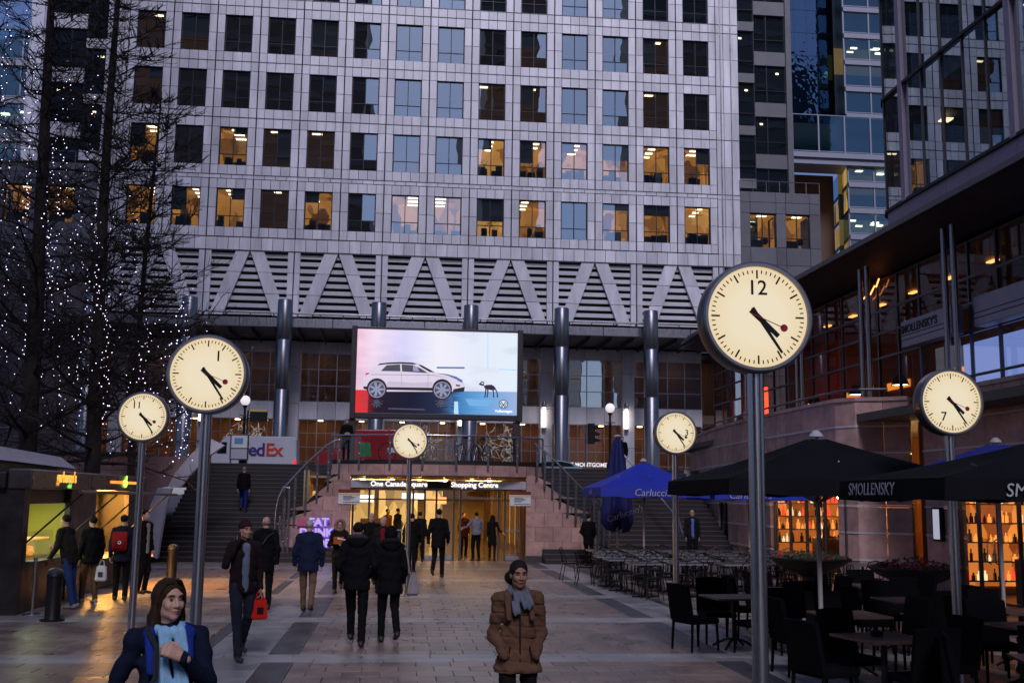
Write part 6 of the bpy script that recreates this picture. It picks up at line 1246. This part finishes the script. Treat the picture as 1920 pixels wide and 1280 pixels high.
    F.cap(J['shr'] + A(.02, 0, -.008), J['shl'] + A(-.02, 0, -.008), .030 * S_ * w_, k=.03).cap(A(0, .008, .838) + lo_, J['shl'], .032 * S_, .032 * S_, k=.03).cap(A(0, .008, .838) + lo_, J['shr'], .032 * S_, .032 * S_, k=.03)
    for nm in 'rl': F.cap(J['sh' + nm], J['el' + nm], .036 * S_ * w_, .031 * S_ * w_, k=.022).cap(J['el' + nm], J['wr' + nm] - unit(J['wr' + nm] - J['el' + nm]) * .01, .031 * S_ * w_, .024 * S_ * w_, k=.015)
    if collar: F.cap(A(-.024, .02, .84) + lo_, A(.024, .02, .84) + lo_, .027 * S_, k=.02)
    hn = random.uniform(0, 6)
    def cpost(D, X, Y, Z):
        D = D + .0075 * np.sin(27 * Z + 22 * X + hn) * np.sin(13 * Z - 26 * X + 14 * Y) + .0035 * np.sin(61 * (Z + .7 * X) + hn) * np.sin(19 * X - 9 * Z)
        if puff: D = D + .010 * (1 - np.abs(np.sin(math.pi * (Z + .012 * np.sin(9 * X)) / .088))) ** 5 - .003 + .0025 * np.sin(75 * X + 31 * Z) * np.sin(58 * Z + 20 * X)
        D = D + .006 * np.exp(-(X / .006) ** 2) * (Y < -.03) * (Z < .8 * S_)
        return D
    piece("coat", mesh_from([surface(F, vc, zmin=cz * S_, post=cpost)], "coat", cloth(coat[0], coat[1])), P)
    if puff:
        dpz = .10 * S_ * wide * .68 + .006; zp_ = MB().path([(0, -dpz - .004, (hem + .01) * S_), (0, -dpz - .006, .62 * S_), (0, -dpz - .002, .74 * S_), (0, -dpz + .014, .80 * S_)], .006, 6); zp_.build("zip", mat("zip_dark", (.015, .01, .008), .4, .3), P, smooth=True, world=False)
        for s2 in (-1, 1): MB().path([(s2 * .10, -dpz * .86, .515 * S_), (s2 * .085, -dpz * .92, .565 * S_), (s2 * .078, -dpz * .93, .60 * S_)], .006, 5).build("pocket_edge", mat("zip_dark", (.015, .01, .008), .4, .3), P, world=False)
    if open_front:           # strip of the garment below shown down the chest
        dp = .10 * S_ * wide * .68; F = Field().cap(np.array((0, -(dp - .012), max(hem + .03, .5) * S_)), np.array((0, -(dp - .018), .81 * S_)) + lo_, .05, .056, (1, .6, 1), .02); piece("shirt", mesh_from([surface(F, .01)], "shirt", cloth(*open_front)), P)
    # ---- hair, eyes, brows, mouth
    hmz = hairm(hair); F = Field()
    if style != 'hoodup':
        if style in ('short', 'bald', 'white'):
            if style == 'bald':
                F.ell(H(0, .05, -.005), np.array((.077, .066, .045)) * k_, .01, hm); F.cut(H(0, -.06, .0), np.array((.2, .085, .3)) * k_, .01, hm)
            else: F.ell(H(0, .026, .042), np.array((.081, .099, .086)) * k_, .01, hm); F.cut(H(0, -.095, -.018), np.array((.078, .085, .098)) * k_, .012, hm); F.cut(H(0, 0, -.13), np.array((.2, .2, .085)) * k_, .01, hm)
        elif style in ('bun', 'longtie'):
            F.ell(H(0, .026, .042), np.array((.083, .1, .09)) * k_, .01, hm); F.cut(H(0, -.1, -.02), np.array((.07, .085, .1)) * k_, .012, hm); F.cut(H(0, -.03, -.15), np.array((.2, .12, .09)) * k_, .01, hm); F.ell(H(-.055, .085, -.035), np.array((.06, .055, .06)) * k_, .02, hm)
        elif style in ('long',):
            F.ell(H(0, .026, .045), np.array((.086, .102, .088)) * k_, .01, hm); F.cut(H(0, -.1, -.02), np.array((.064, .085, .104)) * k_, .012, hm)
            for s in (-1, 1): F.cap(H(s * .068, .02, .03), H(s * .085, .03, -.15), .03 * k_, .034 * k_, (1, 1.3, 1), .03); F.cap(H(s * .07, .05, -.1), H(s * .075, .07, -.22), .036 * k_, .02 * k_, k=.03)
            F.cap(H(0, .07, .0), H(0, .09, -.22), .07 * k_, .05 * k_, (1, .6, 1), .03)
        elif style == 'beanie':
            F.ell(H(0, .022, .06), np.array((.088, .105, .085)) * k_, .01, hm); F.cut(H(0, -.02, -.06), np.array((.25, .25, .085)) * k_, .008, hm); F.cap(H(-.0, .03, .12), H(0, .05, .15), .04 * k_, .02 * k_, k=.04)
        if F.p: piece("beanie" if style == 'beanie' else "hair", mesh_from([surface(F, max(vf, .007) if det < 2 else .006, post=lambda D, X, Y, Z: D + .0025 * np.sin(160 * X + 60 * Z) * np.sin(90 * Y))], "hair", cloth("beanie", (.03, .012, .014)) if style == 'beanie' else hmz), P)
    if det == 2 and style == 'long':
        hs_ = MB(); rnd = random.Random(5)
        for q in range(650):
            sd = rnd.choice((-1, 1)); a0 = rnd.uniform(.15, 1.); b0 = rnd.uniform(-.35, 1.); ln = rnd.uniform(.7, 1.05); pp = []
            for t_ in range(7):
                u = t_ / 6 * ln; pp.append(H(sd * (.012 + .082 * math.sin(min(1., u * 2.2) * 1.5) * (.75 + .25 * a0)) + rnd.gauss(0, .0015), -.045 + .06 * b0 + .085 * u, .126 - .035 * b0 * b0 - .02 * a0 - .34 * max(0, u - .16)))
            hs_.path(pp, .0013, 3)
        hs_.build("hair_strands", hmz, P, world=False, kind="stuff")
    if det:
        e = MB(); b = MB(); i_ = MB()
        for s in (-1, 1):
            c = H(s * .030, -.0735, .009); e.sphere(c, .0100 * k_, 10, 8); c2 = c + HR @ np.array((0, -.0062, 0)) * k_; i_.sphere(c2, .0068 * k_, 8, 6)
            b.path([H(s * .014, -.089, .031), H(s * .03, -.088, .037), H(s * .047, -.077, .032)], .0034 * k_, 5); b.path([H(s * .019, -.0855, .0155), H(s * .03, -.0865, .0195), H(s * .043, -.078, .015)], .0012 * k_, 4)
        eo = e.build("eyes", mat("eye_white", (.15, .125, .12), .5, spec=.2), P, smooth=True, world=False); i_.build("irises", mat("iris_dark", (.015, .008, .005), .25), eo, smooth=True, world=False); b.build("eyebrows", hmz if style != 'beanie' else hairm('dark'), P, world=False)
        l = MB(); l.path([H(-.022, -.0825, -.058), H(-.01, -.0905, -.0562), H(0, -.091, -.0575), H(.01, -.0905, -.0562), H(.022, -.0825, -.058)], [.001, .0034 * k_, .0032 * k_, .0034 * k_, .001], 6); l.path([H(-.02, -.0825, -.0605), H(0, -.0905, -.0655), H(.02, -.0825, -.0605)], [.001, .0042 * k_, .001], 6); l.build("lips", mat("lips_" + sk, tuple(c * f for c, f in zip(SKINS[sk], (.9, .42, .45))), .4), P, smooth=True, world=False)
    # ---- extras
    for ex in extras:
        kd = ex[0]
        if kd == 'scarf':
            F = Field()
            for q in range(14): a0, a1 = 2 * math.pi * q / 14, 2 * math.pi * (q + 1) / 14; rr = .078 * k_; F.cap(A(0, 0, .85) + lo_ + np.array((rr * math.sin(a0), -rr * math.cos(a0) * 1.05, -.022 * math.cos(a0))), A(0, 0, .85) + lo_ + np.array((rr * math.sin(a1), -rr * math.cos(a1) * 1.05, -.022 * math.cos(a1))), .023, .023, k=.02)
            z_end = ex[2]; fy_ = -.082
            F.cap(A(-.018, -.05, .835) + lo_, A(-.024, -.086, z_end) + lo_, .03, .036, (1, .4, 1), .015); F.cap(A(.026, -.05, .835) + lo_, A(.032, -.086, z_end + .03) + lo_, .034, .042, (1, .4, 1), .015)
            piece("scarf", mesh_from([surface(F, .0065 if det == 2 else .01, post=lambda D, X, Y, Z: D + .003 * np.sin(150 * X + 40 * Z))], "scarf", cloth("scarf" + ex[3], ex[1], bs=60)), P)
        elif kd == 'collar':
            F = Field()
            for s in (-1, 1): F.cap(A(s * .03, .03, .865) + lo_, A(s * .062, -.03, .835) + lo_, .018, .024, k=.02).cap(A(s * .056, -.03, .83) + lo_, A(s * .056, -.07, .73) + lo_, .03, .022, (1, .55, 1), .02)
            F.cap(A(-.03, .04, .87) + lo_, A(.03, .04, .87) + lo_, .022, k=.02); piece("collar", mesh_from([surface(F, .008)], "collar", cloth("lapel" + ex[2], ex[1])), P)
        elif kd == 'fur':          # fur-edged hood, up (ring round the face) or down (roll behind the neck)
            F = Field(); up = ex[2]; cf, cr_ = MB(), None; rnd = random.Random(3)
            if up: C0 = hc + np.array((0, -.01, .01)); ring = [C0 + HR @ np.array((.115 * math.sin(2 * math.pi * q / 20), -.045 + .02 * math.cos(2 * math.pi * q / 20), .135 * math.cos(2 * math.pi * q / 20))) * k_ for q in range(20)]
            else: C0 = A(0, .03, .86); ring = [C0 + np.array((.115 * math.sin(R(-120 + 240 * q / 16)), .085 * math.cos(R(-120 + 240 * q / 16)), .01 + .03 * math.cos(R(-120 + 240 * q / 16)))) for q in range(17)]
            m_ = len(ring)
            for q in range(m_ if up else m_ - 1): F.cap(ring[q], ring[(q + 1) % m_], .03, k=.02)
            piece("fur_trim", mesh_from([surface(F, .011, post=lambda D, X, Y, Z: D + .007 * np.sin(210 * X) * np.sin(190 * Y) * np.sin(230 * Z))], "fur_trim", cloth("fur" + ex[3], ex[1], 1., .35, .6, 90)), P)
            for q in range(m_ * 26):
                c = Vector(ring[rnd.randrange(m_)]) + Vector((rnd.gauss(0, .014), rnd.gauss(0, .014), rnd.gauss(0, .014))); d_ = Vector((rnd.gauss(0, 1), rnd.gauss(0, 1), rnd.gauss(0, 1))).normalized(); o_ = d_.orthogonal().normalized() * .003; cf.add([c - o_, c + o_, c + d_ * rnd.uniform(.03, .055)], [(0, 1, 2)])
            cf.build("fur_hairs", cloth("fur" + ex[3], ex[1], 1., .35, .6, 90), P, world=False, kind="stuff")
            if up: F = Field().ell(hc + np.array((0, .055, .012)), np.array((.115, .1, .14)) * k_, .03).cap(A(-.06, .04, .84), A(.06, .04, .84), .055, k=.04); F.cut(hc + HR @ np.array((0, -.075, -.01)), np.array((.1, .12, .125)) * k_, .02); piece("hood", mesh_from([surface(F, .013)], "hood", cloth(coat[0], coat[1])), P)
            else: F = Field().ell(A(0, .055, .835), (.12, .06, .09), .04).cap(A(-.07, .03, .85), A(.07, .03, .85), .045, k=.04); piece("hood", mesh_from([surface(F, .014)], "hood", cloth(coat[0], coat[1])), P)
        elif kd == 'hoodup':
            F = Field().ell(hc + np.array((0, .02, .015)), np.array((.105, .12, .135)) * k_, .03).cap(A(-.06, .03, .84), A(.06, .03, .84), .05, k=.05); piece("hood", mesh_from([surface(F, .013)], "hood", cloth(coat[0], coat[1])), P)
        elif kd == 'strap': MB().path([A(*p) for p in ex[1]], .014, 6).build("bag_strap", mat("strap_" + ex[3], ex[2], .6), P, smooth=True, world=False)
    return P, J
def bag(name, label, loc, w, d, h, col, handle=.2, rz=0., logo=None, grp=None):
    b = thing(name, label, "bag", loc, R(rz), grp); bm = bmesh.new(); bmesh.ops.create_cube(bm, size=1.)
    for v in bm.verts: t = 1.1 if v.co.z < 0 else .92; v.co = Vector((v.co.x * w * t, v.co.y * d * (1.2 if v.co.z < 0 else .5), v.co.z * h - h / 2))
    bmesh.ops.bevel(bm, geom=list(bm.edges), offset=min(w, d, h) * .18, segments=2, affect='EDGES'); MB().bm(bm).build("bag_body", cloth("bag%d" % int(col[0] * 100 + col[1] * 1000), col, .6), b, smooth=True, world=False)
    if handle:
        for s in (-1, 1): MB().path([(-w * .25, s * d * .2, -.01), (-w * .18, s * d * .12, handle * .8), (0, 0, handle), (w * .18, s * d * .12, handle * .8), (w * .25, s * d * .2, -.01)], .006, 5).build("handle", cloth("bag%d" % int(col[0] * 100 + col[1] * 1000), col, .6), b, world=False)
    if logo: MB().box(-w * .22, -d * .62, -h * .72, w * .22, -d * .6, -h * .4).build("print", logo, b, world=False)
    return b
BK = ('black', (.006, .006, .007)); NV = ('navy', (.012, .017, .04))
# -- foreground women
W1A = {'el': (.118, -.03, .69), 'wr': (.02, -.125, .775), 'd': (-.85, -.1, .5), 'n': (-.3, .9, -.35), 'curl': 1.0}
W1B = {'el': (-.14, .035, .67), 'wr': (-.175, .0, .54)}
w1, J1 = person("woman in a navy coat and light blue scarf walking past in the left foreground", -1.175, 5.98, h=1.72, hk=.87, yaw=22, sk='fair', hair='brown', style='long', coat=('navy_coat', (.008, .012, .03)), hem=.44, trousers=BK, arms=(W1B, W1A), headyaw=16, det=2, wide=.94, legs=((-.2, 0), (.22, .02)),
       extras=(('scarf', (.27, .50, .72), .60, 'blue'), ('collar', (.012, .03, .22), 'blue'), ('strap', [(-.07, -.03, .855), (-.045, -.085, .80), (-.05, -.115, .72), (-.1, -.12, .62), (-.15, -.07, .58)], (.012, .01, .012), 'black')))
bag("shoulder_bag", "black leather shoulder bag under the foreground woman's arm", (-1.43, 5.8, 1.07), .3, .13, .26, (.011, .010, .012), 0, 14)
person("woman in a brown quilted coat and grey scarf, hands in pockets, in the foreground", .985, 8.8, h=1.66, yaw=3, sk='brown', hair='dark', style='bun', coat=('brown_quilt', (.11, .056, .034)), hem=.475, puff=True, trousers=('leggings', (.008, .008, .009)), arms=('pocket', 'pocket'), headyaw=4, headtilt=4, det=2, wide=.98, skirt=True, legs=((-.05, 0), (.1, 0)), extras=(('scarf', (.12, .13, .17), .765, 'grey'), ('collar', (.11, .056, .034), 'brown')))
# -- walking figures
PH = {'el': (-.15, -.05, .68), 'wr': (-.075, -.085, .85), 'd': (.15, -.1, 1.), 'n': (1., .2, 0), 'curl': .9}
p3_, J3 = person("man in a beanie talking on a phone, carrying a red bag", -2.02, 15.1, h=1.80, yaw=22, sk='olive', style='beanie', coat=('maroon_black', (.018, .010, .012)), hem=.47, trousers=('jeans_dark', (.022, .026, .04)), shoe=(.04, .025, .018), arms=(PH, 'down'), headyaw=14, det=1, wide=1.1, legs=((-.28, 0), (.3, .05)), open_front=('hoodie_grey', (.14, .17, .24)))
hw = rotz(22) @ J3['wrr']; tag(MB().bbox(-.02, -.006, -.06, .02, .006, .07, .004).build("mobile_phone", BLACK), "dark phone held to the beanie man's ear", "phone").location = (-2.02 + hw[0] + .02, 15.1 + hw[1] - .03, hw[2] + .05)
hw = rotz(22) @ J3['wrl']; bag("paper_bag", "bright red carrier bag in the phone man's hand", (-2.02 + hw[0], 15.1 + hw[1], hw[2] - .14), .2, .09, .27, (.62, .02, .012), .1, 22, BLACK)
person("bald man in a black coat with a bag strap walking away, left of the pair", -2.42, 20.9, h=1.76, yaw=185, style='bald', hair='grey', coat=BK, hem=.42, trousers=('black', (.01, .01, .011)), arms=('bk', 'fwd'), det=1, wide=1.12, legs=((.26, .04), (-.26, 0)), extras=(('strap', [(-.09, .02, .83), (-.02, .1, .78), (.08, .11, .62), (.13, .06, .52)], (.03, .03, .035), 'grey'),))
person("white-haired man in a navy jacket and beige trousers walking away", -1.62, 20.92, h=1.70, yaw=178, style='short', hair='white', coat=('navy_jacket', (.013, .018, .045)), hem=.44, trousers=('beige', (.16, .10, .06)), shoe=(.03, .012, .01), arms=('down', 'down'), det=1, wide=1.3, legs=((.2, .03), (-.24, 0)))
BOOK = {'el': (-.14, -.02, .65), 'wr': (-.02, -.135, .68)}; BOOK2 = {'el': (.14, -.02, .65), 'wr': (.05, -.135, .66)}
person("woman in a fur-trimmed hood reading an orange folder as she walks", -1.29, 25.4, h=1.60, yaw=8, style='hoodup', hair='dark', coat=('black2', (.014, .011, .011)), hem=.47, trousers=BK, arms=(BOOK, BOOK2), headtilt=14, det=1, legs=((-.22, 0), (.22, .05)), skirt=True, extras=(('fur', (.30, .2, .13), True, 'tan'),))
t = thing("folder", "orange folder with white pages held by the hooded woman", "folder", (-1.27, 25.1, 1.13), R(8)); MB().bbox(-.13, -.01, -.06, .1, .02, .1, .004).build("cover", cloth("folder", (.42, .10, .02), .6), t, world=False); MB().add([(-.05, -.012, .05), (.13, -.06, .02), (.14, -.06, .04), (-.04, -.012, .09)], [(0, 1, 2, 3)]).build("pages", NOTW, t, world=False)
person("man in a black parka with a grey fur hood, left of the walking pair", -.55, 16.2, h=1.78, yaw=176, style='short', hair='dark', coat=('black_parka', (.006, .006, .007)), hem=.45, trousers=BK, arms=('pocket', 'pocket'), det=1, wide=1.22, legs=((.1, .0), (-.3, .03)), extras=(('fur', (.045, .045, .055), False, 'grey'),))
w8, J8 = person("woman in a black hooded parka with a pale shoulder bag, right of the walking pair", -.08, 16.6, h=1.70, yaw=188, style='hoodup', hair='dark', coat=('black_parka2', (.006, .006, .007)), hem=.42, trousers=('black_jeans', (.006, .006, .007)), arms=('fwd', 'pocket'), det=1, wide=1.2, skirt=True, legs=((.24, .06), (-.1, .0)), extras=(('hoodup',), ('fur', (.02, .018, .02), False, 'dark'), ('strap', [(-.1, -.02, .83), (-.135, .05, .80), (-.16, .045, .66), (-.165, .03, .6)], (.26, .24, .25), 'pale')))
bag("shoulder_bag", "pale grey shoulder bag on the hooded woman of the walking pair", (.26, 16.62, 1.03), .2, .16, .34, (.24, .22, .23), 0, 100)
person("bald man in a dark coat coming out of the mall behind the walking pair", -.6, 26.8, h=1.76, yaw=5, style='bald', hair='grey', coat=BK, hem=.45, arms=('fwd', 'down'), det=1, wide=1.12, legs=((-.24, 0), (.24, .03)))
person("white-haired man with a red jumper and tie coming out of the mall", -.3, 25.3, h=1.70, yaw=-4, style='short', hair='white', coat=('charcoal', (.016, .015, .018)), hem=.45, arms=('down', 'fwd'), det=1, wide=1.1, legs=((-.1, 0), (.15, 0)), open_front=('red_jumper', (.22, .012, .02)))
person("man in a long black coat walking towards the mall doors", 1.13, 29.6, h=1.84, yaw=170, headyaw=18, style='short', hair='dark', coat=BK, hem=.43, arms=('fwd', 'bk'), det=1, wide=1.18, legs=((-.08, 0), (.3, .07)))
person("dark-coated person just left of the man entering the mall", .78, 36.9, h=1.66, yaw=184, style='short', hair='dark', coat=('black3', (.011, .010, .010)), hem=.36, det=0, wide=1.1, legs=((.1, 0), (-.1, 0)))
person("person in a black jacket behind the entrance clock post", .45, 31.6, h=1.68, yaw=165, style='short', hair='dark', coat=('black4', (.006, .006, .007)), hem=.42, det=0, wide=1.12, arms=('fwd', 'bk'), legs=((.12, 0), (-.15, 0)))
person("man in a grey jumper and dark trousers holding the mall door", 2.72, 37.5, h=1.66, yaw=196, style='short', hair='dark', coat=('grey_jumper', (.19, .20, .26)), hem=.53, trousers=BK, arms=({'el': (-.14, -.03, .66), 'wr': (-.06, -.13, .62)}, {'el': (.17, -.06, .70), 'wr': (.24, -.14, .66)}), det=0, wide=1.05, legs=((.05, 0), (-.05, 0)))
person("woman in a black dress going in through the mall doors", 3.28, 37.6, h=1.56, yaw=172, style='long', hair='dark', coat=('black_dress', (.008, .008, .009)), hem=.34, trousers=('tights', (.014, .011, .010)), det=0, arms=({'el': (-.15, -.04, .66), 'wr': (-.23, -.08, .60)}, 'down'), wide=.92, legs=((.06, 0), (-.1, 0)), collar=False)
person("person in dark red standing just inside the mall doors", 2.42, 39.6, h=1.62, yaw=10, style='short', hair='dark', coat=('dark_red', (.05, .012, .012)), hem=.45, det=0, legs=((-.05, 0), (.05, 0)))
for q, (px, py, cc) in enumerate(((-.35, 42.5, (.25, .08, .02)), (.05, 45.0, (.015, .015, .02)))): person(("shopper in an orange top far inside the mall", "shopper in black far inside the mall")[q], px, py, h=1.68, yaw=40 + 90 * q, style='short', coat=("shopper%d" % q, cc), hem=.5, det=0)
person("person in black standing at the foot of the right stairs", 6.2, 35.2, h=1.66, yaw=150, style='short', hair='dark', coat=('black5', (.006, .006, .007)), hem=.40, det=0, wide=1.18, arms=('pocket', 'pocket'))
person("bald bearded man in dark suit and blue shirt by the right stairs", 9.75, 35.6, h=1.84, yaw=-6, style='bald', hair='dark', coat=('suit', (.013, .014, .018)), hem=.46, det=1, wide=1.08, open_front=('blue_shirt', (.12, .17, .5)))
person("person in a black coat and blue trousers climbing the left stairs", -5.4, 39.35, z=RISE * 10, h=1.6, yaw=180, style='short', hair='blond', coat=BK, hem=.5, trousers=('blue_jeans', (.015, .025, .14)), det=0, wide=1.1, legs=((.08, 0), (-.12, .08)))
person("man in black leaning at the terrace rail beside the screen post", -1.9, 40.0, z=ZS, h=1.58, yaw=10, style='short', hair='dark', coat=BK, hem=.45, det=0, wide=1.15, arms=('front', 'front'))
person("man in a dark jacket and grey trousers coming down the right stairs", 8.85, 42.6, z=RISE * 19.9, h=1.6, yaw=-5, style='short', hair='dark', coat=BK, hem=.47, trousers=('grey', (.07, .065, .07)), det=0, wide=1.12, arms=('front', 'down'), legs=((-.05, 0), (.05, 0)))
# -- kiosk customers
person("man in a dark jacket and blue jeans leaning on the kiosk counter", -6.1, 21.5, h=1.74, yaw=250, style='short', hair='dark', coat=('dark_olive', (.02, .016, .014)), hem=.47, trousers=('jeans', (.02, .04, .13)), shoe=(.2, .2, .2), det=0, wide=1.18, lean=.12, arms=('front', 'fwd'), legs=((.12, 0), (.2, 0)))
pk, Jk = person("person in black with tan trousers at the kiosk, holding a white carrier bag", -5.95, 22.4, h=1.70, yaw=215, style='short', hair='dark', coat=('black6', (.006, .006, .007)), hem=.46, trousers=('tan', (.10, .055, .03)), shoe=(.25, .24, .24), det=0, wide=1.1, legs=((.1, 0), (-.1, 0)))
bag("carrier_bag", "white plastic carrier bag held at the kiosk", (-5.72, 22.35, .74), .2, .12, .3, (.55, .53, .58), .1, 0, NOTT)
p_, J_ = person("person in a navy coat wearing a red backpack at the kiosk", -5.5, 23.0, h=1.72, yaw=190, style='short', hair='dark', coat=('navy2', (.010, .013, .028)), hem=.45, det=0, wide=1.15, legs=((.03, 0), (-.05, 0)))
b = thing("backpack", "red backpack on the back of a kiosk customer", "backpack", (-5.5 - .02, 23.0 - .19, 1.0), R(10)); MB().bbox(-.15, -.08, 0, .15, .06, .38, .05).build("pack", cloth("red_pack", (.30, .012, .012), .6), b, smooth=True, world=False); MB().bbox(-.11, -.11, .04, .11, -.07, .2, .02).build("front_pocket", cloth("red_pack2", (.18, .010, .012), .6), b, smooth=True, world=False); MB().lathe([(.02, 0), (.035, .004)], 14, (0, -.112, .17), Matrix.Rotation(R(90), 4, 'X')).build("badge", NOTW, b, world=False)
person("person in a long black coat at the far end of the kiosk queue", -5.45, 24.6, h=1.80, yaw=60, style='short', hair='dark', coat=('black7', (.006, .006, .007)), hem=.30, det=0, wide=1.2, open_front=('pale_scarf', (.25, .22, .22)))
# -- diners behind the restaurant window
for q, (px, py, yw, cc) in enumerate(((13.0, 29.8, 100, (.02, .015, .015)), (13.2, 31.4, 280, (.03, .03, .04)), (13.1, 32.5, 80, (.08, .03, .02)))):
    person(("diner near the right end of the bar window", "diner in the middle of the bar window", "diner at the left end of the bar window")[q], px, py, h=1.66, yaw=yw, style='short', hair='dark', coat=("diner%d" % q, cc), hem=.5, det=0, arms=('front', 'front'))
